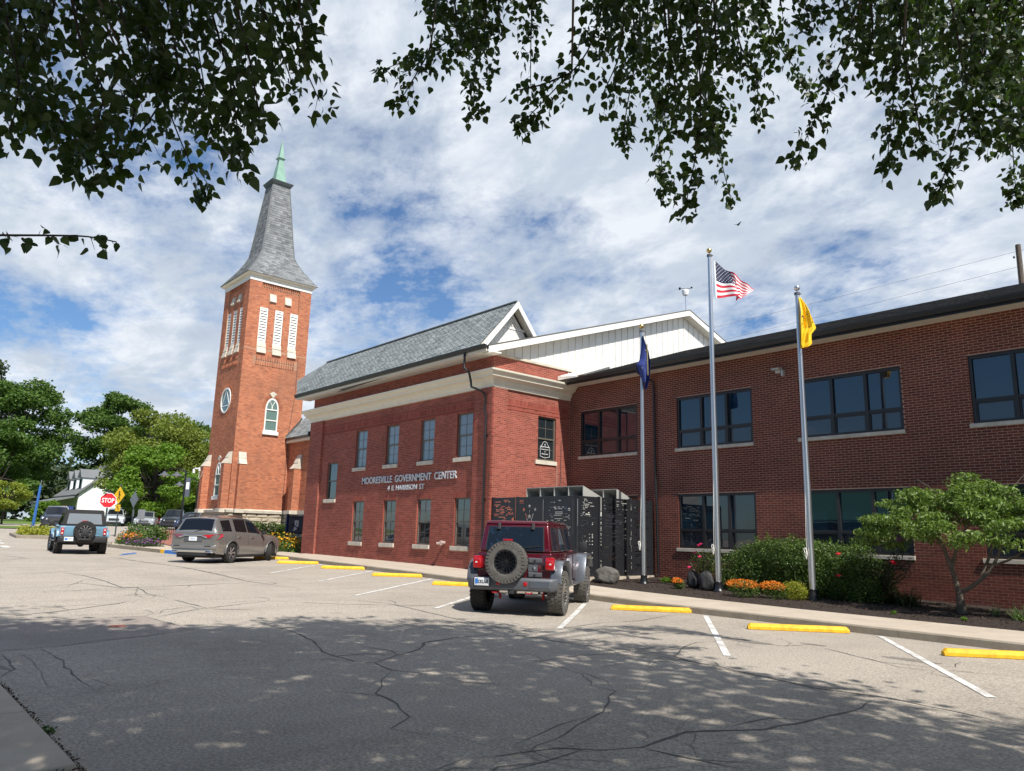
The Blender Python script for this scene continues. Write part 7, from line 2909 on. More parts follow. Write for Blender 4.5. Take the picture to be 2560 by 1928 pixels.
rr = random.Random(9)
bz = lambda x, y: bed_z(x, y)
blobs = []
for i in range(26):
    x = -12.0 + 3.9 * (i + .5) / 26 + rr.uniform(-.1, .1)
    top = np.interp(x, [-12.1, -11.6, -11, -10.4, -9.8, -9.2, -8.5, -8.1], [-.45, -.10, .10, .12, .06, .03, -.03, -.4]) + rr.uniform(-.05, .05)
    for yy in (18.55, 19.0, 19.4):
        blobs.append((x, yy + rr.uniform(-.1, .1), top - .34 + (0 if yy > 18.6 else -.06), .36, .36, .34))
        blobs.append((x, yy + rr.uniform(-.1, .1) - .05, top - .80, .38, .40, .42))
        blobs.append((x, yy - .02, -1.12, .36, .40, .34))
hedge = shrub('boxwood_hedge', 'long rounded dark green hedge behind the flagpoles', 'hedge', blobs, 110000, .046, 'leaf_box', (-10.1, 19.0, -1.3), shell=.86, jit=.035)
P = []
for i in range(60):
    x = rr.uniform(-11.9, -8.3)
    top = np.interp(x, [-12.1, -11.6, -11, -10.4, -9.8, -9.2, -8.5, -8.1], [-.45, -.10, .10, .12, .06, .03, -.03, -.4])
    h = rr.uniform(.05, .2)
    y = rr.uniform(18.5, 19.4)
    for k in range(int(h / .018)):
        P.append((x + rr.gauss(0, .012), y + rr.gauss(0, .012), top + k * .018))
V, F = leaf_quads(np.array(P), .035)
np_mesh('shoots', V, F, 'leaf_bright', hedge)['kind'] = 'stuff'


def rose(lab, cx_, cy_, w, h, nleaf, flowers, mat_f, seed, name='rose_bush'):
    rr = random.Random(seed)
    zb = bed_z(cx_, cy_)
    t = thing(name, lab, 'rose bush', (cx_, cy_, zb))
    m = MB()
    P = []
    tips = []
    for i in range(16):
        a = rr.uniform(0, 2 * PI)
        rr_ = rr.uniform(.3, 1) * w
        tip = Vector((cx_ + math.cos(a) * rr_, cy_ + math.sin(a) * rr_ * .45, zb + h * rr.uniform(.6, 1.0)))
        b = Vector((cx_ + rr.uniform(-.12, .12), cy_ + rr.uniform(-.1, .1), zb - .02))
        mid = b.lerp(tip, .5) + Vector((0, 0, .12))
        m.tube([b, mid, tip], [.012, .009, .004], 5)
        tips.append(tip)
        for k in range(nleaf // 16):
            q = b.lerp(tip, rr.uniform(.25, 1.02))
            P.append((q.x + rr.gauss(0, .075), q.y + rr.gauss(0, .07), q.z + rr.gauss(0, .06)))
    m.build('canes', 'bark_dark', t)
    V, F = leaf_quads(np.array(P), .045)
    np_mesh('foliage', V, F, 'leaf_dark' if seed != 3 else 'leaf_box', t)['kind'] = 'stuff'
    for (fx_, fy, fz) in flowers:
        m = MB()
        for k in range(16):
            a = k * 2.4
            r_ = .012 + .0028 * k
            c = Vector((fx_ + r_ * math.cos(a), fy + r_ * math.sin(a) * .8, fz + .01 * math.cos(k) + r_ * .3 * math.sin(a)))
            n_ = Vector((math.cos(a), math.sin(a), .8))
            m.obox(c, .035, .034, .006, rot=a, tilt=(.5, .3))
        m.build('rose_bloom', mat_f, t)
    return t


rose('loose rose bush with red blooms spilling off the right end of the hedge', -8.05, 18.7, .95, 1.25, 2600, [(-8.62, 18.15, -.22), (-8.55, 17.95, -.72), (-7.5, 18.5, -.36), (-7.47, 18.5, -.40)], 'red_rose', 2)
rose('thin rose bush with pink blooms in front of the left lower window', -12.95, 18.9, .62, 1.1, 1500, [(-12.92, 18.65, -.12), (-12.86, 18.66, -.08), (-13.1, 18.7, -.33), (-12.88, 18.6, -.44), (-13.25, 18.6, -.75)], 'pink_rose', 3)


def flower_clump(lab, x, y, r_, h, leafm, petal, dens, seed, group=None):
    rr = np.random.default_rng(seed)
    zb = bed_z(x, y)
    t = thing('flower_clump', lab, 'flowers', (x, y, zb), 0, group)
    P = blob_points([(x, y, zb + h * .42, r_, r_ * .7, h * .5)], int(1500 * dens), .6)
    V, F = leaf_quads(P[P[:, 2] > zb], .035)
    np_mesh('foliage', V, F, leafm, t)['kind'] = 'stuff'
    if petal:
        P = blob_points([(x - r_ * .12, y - .04, zb + h * .72, r_ * .95, r_ * .65, h * .30)], int(900 * dens), .8)
        P = P[P[:, 2] > zb + h * .55]
        V, F = leaf_quads(P, .026, asp=.9)
        np_mesh('blossoms', V, F, petal, t)['kind'] = 'stuff'


flower_clump('small orange flowers before the dark stone blocks', -12.85, 17.55, .16, .30, 'leaf_box', 'petal_orange', .6, 4)
flower_clump('left mound of orange and gold flowers between two flagpoles', -10.62, 17.25, .42, .42, 'leaf_box', 'petal_orange', 1.2, 5)
flower_clump('middle mound of orange flowers left of the lime green bush', -9.92, 17.45, .33, .42, 'leaf_box', 'petal_orange', 1.0, 6)
flower_clump('lime green mound at the foot of the right flagpole', -9.55, 17.68, .33, .48, 'leaf_lime', None, 1.3, 7)


def tuft(lab, x, y, r_, h, n_, mat_, seed, name='grass_tuft', zb=None):
    rr = random.Random(seed)
    zb = bed_z(x, y) if zb is None else zb
    V = []
    F = []
    for i in range(n_):
        a = rr.uniform(0, 2 * PI)
        sp = rr.uniform(.2, 1)
        L_ = h * rr.uniform(.6, 1.1)
        b = Vector((x + rr.gauss(0, r_ * .2), y + rr.gauss(0, r_ * .2), zb))
        d = Vector((math.cos(a), math.sin(a), 0))
        s_ = Vector((-d.y, d.x, 0)) * rr.uniform(.004, .009) * (1 + h)
        k0 = len(V)
        for k in range(5):
            q = k / 4
            p = b + d * (r_ * sp * q) + Vector((0, 0, L_ * (q - .55 * sp * q * q * q)))
            w = 1 - q * .85
            V += [p - s_ * w, p + s_ * w]
        for k in range(4):
            F.append((k0 + 2 * k, k0 + 2 * k + 1, k0 + 2 * k + 3, k0 + 2 * k + 2))
    o = np_mesh(name, np.array(V), np.array(F), mat_)
    return tag(o, lab, 'plant')


tuft('dark strappy tuft in the mulch between the rose bush and the little tree', -7.25, 18.6, .50, .50, 150, 'leaf_dark', 1)
tuft('smaller dark tuft left of the strappy one against the brick', -7.75, 19.1, .40, .42, 80, 'leaf_dark', 2)
tuft('pale green strappy plant right of the little tree', -4.85, 17.9, .42, .42, 70, 'leaf_blade', 3)
tuft('few pale blades just right of the little tree trunk', -5.45, 18.4, .20, .34, 22, 'leaf_blade', 4)
flower_clump('low bright green sprout in the mulch right of the downspout', -14.25, 18.9, .22, .16, 'leaf_bright', None, .7, 14)
flower_clump('tiny seedling in the mulch nearest the walk', -6.85, 16.75, .05, .08, 'leaf_bright', None, .1, 15)
flower_clump('tiny seedling in the mulch right of the first one', -5.55, 16.85, .05, .08, 'leaf_bright', None, .1, 16)

# little tree at the right
def branch(m, a, b, r0, r1, bow=(0, 0, 0), k=7, n_=6):
    a, b, bow = Vector(a), Vector(b), Vector(bow)
    pts = []
    for i in range(n_ + 1):
        t = i / n_
        pts.append(a.lerp(b, t) + bow * math.sin(PI * t))
    m.tube(pts, [r0 + (r1 - r0) * i / n_ for i in range(n_ + 1)], k)
    return pts


dog = thing('small_ornamental_tree', 'small bright green umbrella-shaped tree with twisting trunk at the right', 'tree', (-6.0, 18.15, bed_z(-6, 18.15)))
zb = bed_z(-6.0, 18.15)
m = MB()
T0 = (-6.0, 18.15, zb)
F1 = (-6.02, 18.13, zb + .42)
m.tube([T0, (-6.03, 18.15, zb + .2), F1], [.105, .085, .075], 9)
mains = [(F1, (-6.35, 18.1, zb + 1.65), .062, .032, (.03, 0, 0)), ((-6.12, 18.12, zb + .95), (-5.72, 18.3, zb + 1.95), .04, .022, (-.03, 0, .1)), (F1, (-5.15, 18.3, zb + 1.55), .05, .025, (.12, 0, -.10)),
         ((-5.6, 18.22, zb + .8), (-5.35, 18.5, zb + 2.0), .035, .018, (.08, 0, 0)), ((-5.45, 18.25, zb + 1.0), (-4.35, 18.2, zb + 1.75), .030, .015, (0, 0, -.12))]
tipsD = []
for a, b, r0, r1, bow in mains:
    branch(m, a, b, r0, r1, bow)
    b = Vector(b)
    for q in range(7):
        c = b + Vector((random.uniform(-1.25, 1.15), random.uniform(-.7, .7), random.uniform(.1, 1.0)))
        branch(m, b, c, r1 * .6, .006, (0, 0, .06), 5, 4)
        tipsD.append(c)
m.build('trunk', 'bark', dog, smooth=True)
blobs = []
rr = random.Random(31)
for i in range(92):
    a = rr.uniform(0, 2 * PI)
    q = rr.uniform(0, 1) ** .55
    x = -5.75 + 2.15 * q * math.cos(a)
    y = 18.2 + 1.25 * q * math.sin(a)
    dome = 1.22 * math.sqrt(max(0, 1 - q * q))
    z = zb + 1.72 + dome * rr.uniform(.30, 1.0) - .20 * q + rr.uniform(-.12, .1)
    blobs.append((x, y, z, rr.uniform(.24, .40), rr.uniform(.24, .38), rr.uniform(.10, .17)))
P = blob_points(blobs, 21000, .35)
V, F = leaf_quads(P, .098, droop=.6, up=.8, asp=.42)
np_mesh('foliage', V, F, 'leaf_dogwood', dog)['kind'] = 'stuff'
m = MB()
for b in blobs[:40]:
    t = min(tipsD, key=lambda q: (q - Vector(b[:3])).length)
    branch(m, t, b[:3], .008, .004, (0, 0, -.03), 4, 3)
m.build('twigs', 'bark_dark', dog)

# ================================================================ PLAZA, FLOWER BEDS, SIGNS
def raised(name, pts, h, mat_, kind=None, parent=None, label=None, skirt=.3):
    m = MB()
    m.hull([(x, y, gz(x) - skirt) for x, y in pts], [(x, y, gz(x) + h) for x, y in pts])
    o = m.build(name, mat_, parent)
    if kind:
        o['kind'] = kind
    if label:
        o['label'] = label
    return o


plaza = tag(empty('plaza', (-40, 14, -1)), 'corner plaza of pale concrete and red pavers behind the blue-painted kerb', kind='structure')
kp = [(-32.7, 14.78), (-33.4, 12.6), (-34.7, 11.42), (-36.0, 11.1), (-38.4, 10.75), (-41.5, 10.1), (-43.6, 10.6), (-45.0, 12.0), (-46.0, 14.0)]
for i in range(len(kp) - 1):
    a, b = Vector(kp[i]), Vector(kp[i + 1])
    d = (b - a).normalized()
    n_ = Vector((-d.y, d.x)) * -.16
    matk = 'kerb_blue' if i in (2,) else 'yellow_paint' if i == 99 else 'kerb_concrete'
    pts = [a, b, b + n_ if n_.y > 0 else b - n_, a + n_ if n_.y > 0 else a - n_]
    raised('kerb_stone', [(p.x, p.y) for p in pts], .15, matk, parent=plaza)
raised('yellow_kerb_end', [(-36.0, 11.095), (-36.35, 11.03), (-36.38, 11.2), (-36.03, 11.26)], .154, 'yellow_paint', parent=plaza)
raised('pavement', [(-32.86, 14.9), (-33.55, 12.75), (-34.8, 11.6), (-36.0, 11.27), (-38.4, 10.92), (-41.4, 10.27), (-43.4, 10.75), (-44.8, 12.1), (-45.8, 14.0), (-45.8, 16.2), (-33.4, 16.5)], .14, 'sidewalk_concrete', parent=plaza)
raised('paver_band', [(-39.5, 12.5), (-44.5, 13.1), (-46.5, 15.2), (-41.0, 14.4)], .20, 'brick_paver', parent=plaza)
raised('low_wall', [(-41.6, 14.5), (-47.0, 15.5), (-47.1, 15.8), (-41.6, 14.8)], .34, 'sidewalk_concrete', parent=plaza)
raised('paver_band', [(-47.2, 13.5), (-54, 15.0), (-55, 17.5), (-47.4, 15.9)], .16, 'brick_paver', parent=plaza)
raised('low_wall', [(-49, 17.0), (-60, 19.4), (-60.2, 20.0), (-49, 17.5)], .30, 'sidewalk_concrete', parent=plaza)
raised('paver_band', [(-58, 16.5), (-64, 18.5), (-64, 20.5), (-57, 18.6)], .18, 'brick_paver', parent=plaza)


def bed_stuff(name, lab, pts, h, n_, size, mat_, seed, flowers=None, cat='plants'):
    """loose planting over a polygon"""
    rr = random.Random(seed)
    xs_ = [p[0] for p in pts]
    ys_ = [p[1] for p in pts]
    P = []
    Q = []

    def inside(x, y):
        c = False
        for i in range(len(pts)):
            x1, y1 = pts[i]
            x2, y2 = pts[i - 1]
            if (y1 > y) != (y2 > y) and x < (x2 - x1) * (y - y1) / (y2 - y1) + x1:
                c = not c
        return c
    clumps = []
    while len(clumps) < 22:
        x, y = rr.uniform(min(xs_), max(xs_)), rr.uniform(min(ys_), max(ys_))
        if inside(x, y):
            clumps.append((x, y, rr.uniform(.5, 1.15), rr.uniform(.2, .45)))
    for i in range(n_):
        x, y, hh, r_ = rr.choice(clumps)
        x += rr.gauss(0, r_)
        y += rr.gauss(0, r_)
        if not inside(x, y):
            continue
        z = gz(x) + .12 + abs(rr.gauss(0, .5)) * h * hh
        z = min(z, gz(x) + .12 + h * hh)
        (Q if flowers and rr.random() < .34 and z > gz(x) + .12 + h * .5 * hh else P).append((x, y, z))
    V, F = leaf_quads(np.array(P), size)
    o = np_mesh(name, V, F, mat_)
    tag(o, lab, cat, kind='stuff')
    if flowers and Q:
        V, F = leaf_quads(np.array(Q), size * .9, asp=.9)
        q = np_mesh('blossoms', V, F, flowers, o)
        q['kind'] = 'stuff'
    return o


bed_stuff('flower_bed', 'orange flowers in the corner bed by the stop sign', [(-41.3, 10.4), (-43.3, 10.9), (-43.8, 12.0), (-42.0, 11.9)], .55, 2600, .10, 'leaf_box', 1, 'petal_orange')
bed_stuff('flower_bed', 'purple flowers along the kerb of the corner bed', [(-38.8, 11.0), (-41.6, 10.45), (-41.9, 11.5), (-39.2, 12.1)], .42, 2600, .10, 'leaf_dark', 2, 'purple_flower')
bed_stuff('shrub_bed', 'grey-green grasses around the yellow crossing sign', [(-46, 12.6), (-51, 13.3), (-52, 15.3), (-46.5, 14.6)], .75, 4200, .14, 'leaf_box', 3)
bed_stuff('shrub_bed', 'brownish grasses in the island left of the blue off-roader', [(-50.5, 7.7), (-53, 7.9), (-54.5, 9.7), (-50.0, 10.4)], .55, 4200, .13, 'leaf_lime', 4)
bed_stuff('flower_bed', 'orange and yellow flowers behind the tail of the taupe crossover', [(-36.2, 12.5), (-38.6, 12.9), (-38.4, 14.2), (-36.0, 13.9)], .95, 3600, .11, 'leaf_lime', 5, 'petal_orange')
bed_stuff('flower_bed', 'golden flowers under the navy sign by the brick hall', [(-34.4, 15.2), (-37.6, 15.2), (-38.4, 17.6), (-34.2, 18.6)], .8, 6000, .10, 'leaf_box', 6, 'petal_gold')
bed_stuff('shrub_bed', 'green shrubs with white blooms before the nose of the taupe crossover', [(-35.0, 14.9), (-38.5, 14.2), (-40, 16.0), (-38.0, 16.4)], .85, 5000, .10, 'leaf_dark', 7, 'white_flower')
isl = raised('traffic_island', [(-49.5, 7.4), (-53.2, 7.6), (-55.2, 9.8), (-49.4, 10.8), (-48.8, 9.2)], .14, 'kerb_concrete', kind='structure', label='kerbed planting island at the far left of the road')

blobs = []
rr = random.Random(77)
for i in range(14):
    y = 15.2 + i * .36
    for dx_ in (-.3, .25):
        blobs.append((-42.6 + dx_, y, .08 + rr.uniform(-.06, .06), .40, .36, .34))
        blobs.append((-42.6 + dx_, y, -.55, .42, .36, .5))
shrub('church_hedge', 'clipped green hedge along the pale stone base of the church', 'hedge', blobs, 16000, .085, 'leaf_maple', (-42.6, 17.5, -1.1), shell=.75)

tsn = thing('entrance_sign', 'navy and grey name board on posts beside the brick hall', 'sign', (-39, 18.6, -1.0))
sp_ = Plane((-39.0, 0, 0), (0, 1, 0), (1, 0, 0))
m = MB()
slab_on(sp_, m, 18.15, 18.28, -1.05, .88, -.06, .06)
slab_on(sp_, m, 19.9, 20.02, -1.05, .88, -.06, .06)
m.build('post', 'sign_navy', tsn)
m = MB()
slab_on(sp_, m, 18.29, 19.12, -.20, .80, -.04, .04)
bd = m.build('board', 'sign_grey', tsn, bevel=.01, seg=1)
m = MB()
slab_on(sp_, m, 19.13, 19.89, -.20, .86, -.05, .06)
nb = m.build('side_board', 'sign_navy', tsn, bevel=.01, seg=1)
m = MB()
st_shape = [(18.62, .55), (18.86, .55), (18.86, .22), (18.80, .12), (18.70, .02), (18.56, -.02), (18.60, .10), (18.64, .30)]
a = [sp_.P(u, z, .042) for u, z in st_shape]
m.hull(a, [sp_.P(u, z, .048) for u, z in st_shape])
m.build('state_emblem', 'sign_white', bd)
m = MB()
m.bar(sp_.P(18.45, .34, .052), sp_.P(18.92, .10, .052), .05, .006, up=(1, 0, 0))
m.bar(sp_.P(18.74, .46, .053), sp_.P(18.74, .28, .053), .02, .004, up=(1, 0, 0))
m.build('emblem_band', 'ink_black', bd)
off = WL[tsn]
text_obj('lettering', 'MOORESVILLE', .11, 'ink_black', bd, (-39 + .044 - off.x, 18.72 - off.y, .64 - off.z), (0, 1, 0), extrude=.002, sx=.85)
text_obj('lettering', 'Government Center', .10, 'ink_black', bd, (-39 + .044 - off.x, 18.68 - off.y, -.14 - off.z), (0, 1, 0), extrude=.002, sx=.85)
for k, s_ in enumerate(('TOWN HALL', 'POLICE', 'CLERK', 'UTILITIES')):
    text_obj('lettering', s_[:1], .17, 'sign_white', nb, (-39 + .064 - off.x, 19.28 - off.y, .60 - .21 * k - off.z), (0, 1, 0), extrude=.002)


def frame_at(p):
    """billboard frame turned towards the street: reading direction facing the viewer's side"""
    return


def sign_post(name, lab, base, top, mat_, rad=.035):
    t = thing(name, lab, 'sign', base)
    m = MB()
    m.tube([base, (base[0], base[1], top)], rad, 8)
    m.build('post', mat_, t)
    return t


# stop sign faces +X (towards the viewer)
sx_, sy_ = -44.17, 10.49
t = sign_post('stop_sign', 'red octagonal STOP sign on a dark post behind the blue off-roader', (sx_, sy_, gz(sx_)), 1.86, 'post_dark', .045)
dirv = Vector((-sx_, -sy_, 0)).normalized()          # plate normal
uxv = Vector((-dirv.y, dirv.x, 0))


def plate(parent, c, r_, n_sides, d0, d1, mat_, a0, name, sxq=1.0, ux=None, nr=None):
    ux = uxv if ux is None else ux
    nr = dirv if nr is None else nr
    m = MB()
    A_ = [Vector(c) + ux * (r_ * sxq * math.cos(a0 + 2 * PI * i / n_sides)) + Vector((0, 0, r_ * math.sin(a0 + 2 * PI * i / n_sides))) for i in range(n_sides)]
    m.hull([p + nr * d0 for p in A_], [p + nr * d1 for p in A_])
    return m.build(name, mat_, parent)


cS_ = (sx_, sy_, 1.32)
pl1 = plate(t, cS_, .412, 8, .045, .052, 'sign_white', PI / 8, 'border')
plate(t, cS_, .385, 8, .0525, .056, 'sign_red', PI / 8, 'face')
off = WL[t]
q = Vector(cS_) + dirv * .060 - off
text_obj('lettering', 'STOP', .33, 'sign_white', t, tuple(q - Vector((0, 0, .115))), tuple(uxv), extrude=.002, offset=.006, sx=.74)
m = MB()
m.obox((sx_, sy_, 1.80), .6, .02, .12, rot=math.atan2(uxv.y, uxv.x) + .9)
m.build('street_name_blade', 'post_dark', t)
# yellow crossing sign seen at an angle
x_, y_ = -53.6, 13.4
t = sign_post('crossing_sign', 'yellow diamond crossing sign with small yellow plate below', (x_, y_, gz(x_)), 2.7, 'post_dark', .045)
nr = Vector((.97, -.22, 0)).normalized()
nr = (Matrix.Rotation(R(-56), 3, 'Z') @ nr)
ux2 = Vector((-nr.y, nr.x, 0))
plate(t, (x_, y_, 1.96), .56, 4, .05, .055, 'sign_yellow', 0, 'diamond', 1.0, ux2, nr)
m = MB()
c0 = Vector((x_, y_, 1.96)) + nr * .062
m.ball(c0 + Vector((0, 0, .22)), .055, 6)
m.bar(c0 + Vector((0, 0, .14)), c0 + Vector((0, 0, -.06)), .10, .008, up=tuple(nr))
m.bar(c0 + Vector((0, 0, -.05)), c0 + ux2 * .12 + Vector((0, 0, -.28)), .05, .008, up=tuple(nr))
m.bar(c0 + Vector((0, 0, -.05)), c0 - ux2 * .12 + Vector((0, 0, -.28)), .05, .008, up=tuple(nr))
m.bar(c0 + Vector((0, 0, .10)), c0 + ux2 * .15 + Vector((0, 0, -.02)), .035, .008, up=tuple(nr))
m.build('walker_symbol', 'ink_black', t)
m = MB()
m.hull([Vector((x_, y_, z)) + ux2 * a + nr * .05 for a, z in ((-.24, .94), (.24, .94), (.24, 1.36), (-.24, 1.36))], [Vector((x_, y_, z)) + ux2 * a + nr * .056 for a, z in ((-.24, .94), (.24, .94), (.24, 1.36), (-.24, 1.36))])
m.build('lower_plate', 'sign_yellow', t)
m = MB()
m.bar(Vector((x_, y_, 1.3)) + nr * .06 - ux2 * .1, Vector((x_, y_, 1.02)) + nr * .06 + ux2 * .1, .05, .006, up=tuple(nr))
m.build('arrow_symbol', 'ink_black', t)
# grey back of another diamond
x_, y_ = -60.3, 16.1
t = sign_post('diamond_sign_back', 'bare grey back of a diamond road sign before the parked cars', (x_, y_, gz(x_)), 2.8, 'post_dark', .04)
nr = Matrix.Rotation(R(-64), 3, 'Z') @ Vector((.97, -.22, 0))
ux2 = Vector((-nr.y, nr.x, 0))
plate(t, (x_, y_, 1.95), .60, 4, .04, .046, 'sign_back', 0, 'diamond', 1.0, ux2, nr)
m = MB()
m.obox((x_, y_, .95), .22, .02, .5, rot=math.atan2(ux2.y, ux2.x))
m.build('lower_plate', 'sign_back', t)
x_, y_ = -62.6, 17.3
t = sign_post('small_sign', 'small pale rectangular sign back in front of the silver hatchback', (x_, y_, gz(x_)), 1.2, 'post_dark', .035)
m = MB()
m.obox((x_ + .05, y_, .92), .5, .012, .75, rot=math.atan2(uxv.y, uxv.x) + .15)
m.build('plate', 'sign_back', t)
x_, y_ = -70.5, 12.6
t = sign_post('parking_sign', 'small pinkish parking sign on the lawn at the far left', (x_, y_, gz(x_)), .75, 'post_dark', .03)
m = MB()
m.obox((x_ + .05, y_, .55), .32, .012, .42, rot=math.atan2(uxv.y, uxv.x))
m.build('plate', 'sign_white', t)
# blue posts
x_, y_ = -68.3, 11.2
t = thing('banner_post', 'tall leaning royal blue post at the far left of the island', 'post', (x_, y_, gz(x_)))
m = MB()
m.tube([(x_, y_, gz(x_)), (x_ + .05, y_ + .12, 2.95)], [.11, .09], 8)
m.build('shaft', 'post_blue', t)
m = MB()
m.tube([(x_ + .05, y_ + .12, 2.95), (x_ + .06, y_ + .14, 3.35)], .03, 6)
m.build('tip', 'sign_back', t)
x_, y_ = -44.6, 10.46
t = thing('banner_post', 'short blue post right behind the STOP sign', 'post', (x_, y_, gz(x_)))
m = MB()
m.tube([(x_, y_, gz(x_)), (x_ + .02, y_ - .03, .70)], [.075, .07], 8)
m.build('shaft', 'post_blue', t)


def street_lamp(x_, y_, z_top, lab, arms=2):
    t = thing('street_lamp', lab, 'street lamp', (x_, y_, gz(x_)), 0, 'twin-arm street lamps before the car park')
    zb_ = gz(x_)
    ar = Vector((.663, .748, 0))
    m = MB()
    m.tube([(x_, y_, zb_), (x_, y_, zb_ + .9), (x_, y_, zb_ + .95), (x_, y_, z_top)], [.16, .13, .075, .06], 10)
    m.build('column', 'black_metal', t)
    for k, s_ in enumerate((-1, -.42) if arms == 2 else (-1,)):
        m = MB()
        b = Vector((x_, y_, z_top - .15))
        e = b + ar * (1.55 * s_)
        m.tube([b, b + ar * (.5 * s_) + Vector((0, 0, .32)), b + ar * (1.1 * s_) + Vector((0, 0, .28)), e + Vector((0, 0, .05))], .03, 6)
        q = m.build('arm', 'black_metal', t, smooth=True)
        m = MB()
        m.lathe([(.03, .10), (.10, .05), (.16, -.04), (.38, -.18), (.40, -.22), (.02, -.23)], tuple(e), k=14)
        m.build('shade', 'plastic_grey', q, smooth=True)
        m = MB()
        m.ball(e + Vector((0, 0, -.23)), .10, 6)
        m.build('lamp', 'lamp_glass', q)
    m = MB()
    c = Vector((x_, y_, z_top - 1.15)) + ar * .22
    m.obox(c, .38, .012, 1.35, rot=math.atan2(.748, .663))
    m.build('banner', 'sign_grey', t)
    m = MB()
    m.obox(c + Vector((.012, -.010, .1)), .22, .012, .5, rot=math.atan2(.748, .663))
    m.build('banner_print', 'sign_white', t)


street_lamp(-56.0, 18.15, 4.0, 'twin gooseneck street lamp with banner, left of the steeple')
street_lamp(-62.4, 21.3, 3.7, 'single-arm street lamp seen just beside the steeple wall', 1)
# steel handrails near the church steps
t = thing('handrail', 'thin dark handrail by the plaza steps', 'railing', (-48, 15.0, gz(-48)))
m = MB()
for i in range(6):
    x_ = -46.6 - i * .75
    y_ = 15.1 + i * .12
    m.tube([(x_, y_, gz(x_) + .1), (x_, y_, gz(x_) + .95)], .018, 5)
m.tube([(-46.6, 15.1, gz(-46.6) + .95), (-50.35, 15.7, gz(-50.35) + .95)], .02, 5)
m.tube([(-46.6, 15.1, gz(-46.6) + .4), (-50.35, 15.7, gz(-50.35) + .4)], .014, 5)
m.build('rails', 'black_metal', t)

# ================================================================ WHITE HOUSE
house = thing('white_house', 'white clapboard house with three dormers and a columned porch', 'house', (-115, 26, 0))
hx, hy0, hy1 = -111.0, 22.8, 33.2
he, hr = 4.15, 8.6
m = MB()
m.hull([(hx, hy0, -.3), (hx, hy1, -.3), (hx, hy1, he), (hx, (hy0 + hy1) / 2, hr), (hx, hy0, he)], [(hx - 13, hy0, -.3), (hx - 13, hy1, -.3), (hx - 13, hy1, he), (hx - 13, (hy0 + hy1) / 2, hr), (hx - 13, hy0, he)])
hw = m.build('walls', 'house_white', house)
m = MB()
z = 0.0
while z < 8.3:
    w_ = 0 if z < he else (z - he) * (hy1 - hy0) / 2 / (hr - he)
    m.hull([(hx + .001, hy0 + w_, z), (hx + .001, hy1 - w_, z), (hx + .001, hy1 - w_, z + .16), (hx + .001, hy0 + w_, z + .16)], [(hx + .035, hy0 + w_, z), (hx + .035, hy1 - w_, z), (hx + .006, hy1 - w_, z + .16), (hx + .006, hy0 + w_, z + .16)])
    z += .165
q = m.build('clapboards', 'house_white', hw, fix=False)
q['kind'] = 'stuff'
m = MB()
ym = (hy0 + hy1) / 2
for s_, (ya, yb) in enumerate(((hy0 - .5, ym), (hy1 + .5, ym))):
    za, zb_ = he - .4, hr + .02
    m.hull([(hx + .5, ya, za), (hx - 13.4, ya, za), (hx - 13.4, yb, zb_), (hx + .5, yb, zb_)], [(hx + .5, ya, za + .14), (hx - 13.4, ya, za + .14), (hx - 13.4, yb, zb_ + .14), (hx + .5, yb, zb_ + .14)])
m.build('roof', 'shingle_slate', house)
for (a, b, c, d) in ((28.6, 29.6, 1.2, 2.4), (30.2, 31.2, 4.0, 5.6), (27.0, 27.9, 4.1, 5.6)):
    m = MB()
    m.box(hx + .03, hx + .09, a, b, c, d)
    w_ = m.build('window', 'house_white', house)
    m = MB()
    m.box(hx + .091, hx + .10, a + .1, b - .1, c + .1, d - .1)
    m.build('pane', 'glass_sash', w_)
for k in range(3):
    x0 = hx - 1.2 - k * 3.4
    m = MB()
    y0_ = hy0 + .5
    m.box(x0 - 1.9, x0, y0_, y0_ + 3, he + .1, he + 2.1)
    dm = m.build('dormer', 'house_white', house)
    m = MB()
    m.hull([(x0 + .2, y0_ - .25, he + 2.05), (x0 - .95, y0_ - .25, he + 3.2), (x0 - 2.1, y0_ - .25, he + 2.05)], [(x0 + .2, y0_ + 3.4, he + 2.05), (x0 - .95, y0_ + 3.4, he + 3.2), (x0 - 2.1, y0_ + 3.4, he + 2.05)])
    m.build('dormer_roof', 'shingle_slate', dm)
    m = MB()
    m.box(x0 - 1.4, x0 - .5, y0_ - .03, y0_ - .005, he + .5, he + 1.85)
    m.build('pane', 'glass_sash', dm)
m = MB()
m.hull([(hx + .2, 19.5, 2.75), (hx - 13, 19.5, 2.75), (hx - 13, hy0, 3.6), (hx + .2, hy0, 3.6)], [(hx + .2, 19.5, 2.95), (hx - 13, 19.5, 2.95), (hx - 13, hy0, 3.8), (hx + .2, hy0, 3.8)])
m.build('porch_roof', 'shingle_slate', house)
m = MB()
m.box(hx - 12.8, hx, 19.75, 20.0, 2.35, 2.75)
m.build('porch_beam', 'porch_grey', house)
for k in range(6):
    x_ = hx - .15 - k * 2.4
    m = MB()
    m.box(x_ - .16, x_ + .16, 19.75, 20.07, -.1, 2.36)
    m.build('porch_column', 'house_white', house)
m = MB()
m.box(hx - 12.8, hx, 19.7, hy0, -.4, -.08)
m.build('porch_floor', 'porch_grey', house)
m = MB()
m.box(hx - 12, hx - .5, hy0 - .04, hy0 - .01, .2, 2.3)
m.build('porch_shade', 'dark_wall', house)  # dark sheet paints the porch shade over the white front wall
t = thing('porch_flag', 'small striped flag hanging on the porch of the white house', 'flag', (-110.9, 21.5, 1.8))
for i in range(7):
    m = MB()
    y0_ = 21.0 + i * .2
    m.box(-110.74, -110.70, y0_, y0_ + .10, .95, 2.35 if i < 3 else 2.35)
    m.build('stripe', 'red_cloth', t)
m = MB()
m.box(-110.78, -110.75, 21.0, 22.35, .95, 2.35)
m.build('cloth', 'white_cloth', t)
m = MB()
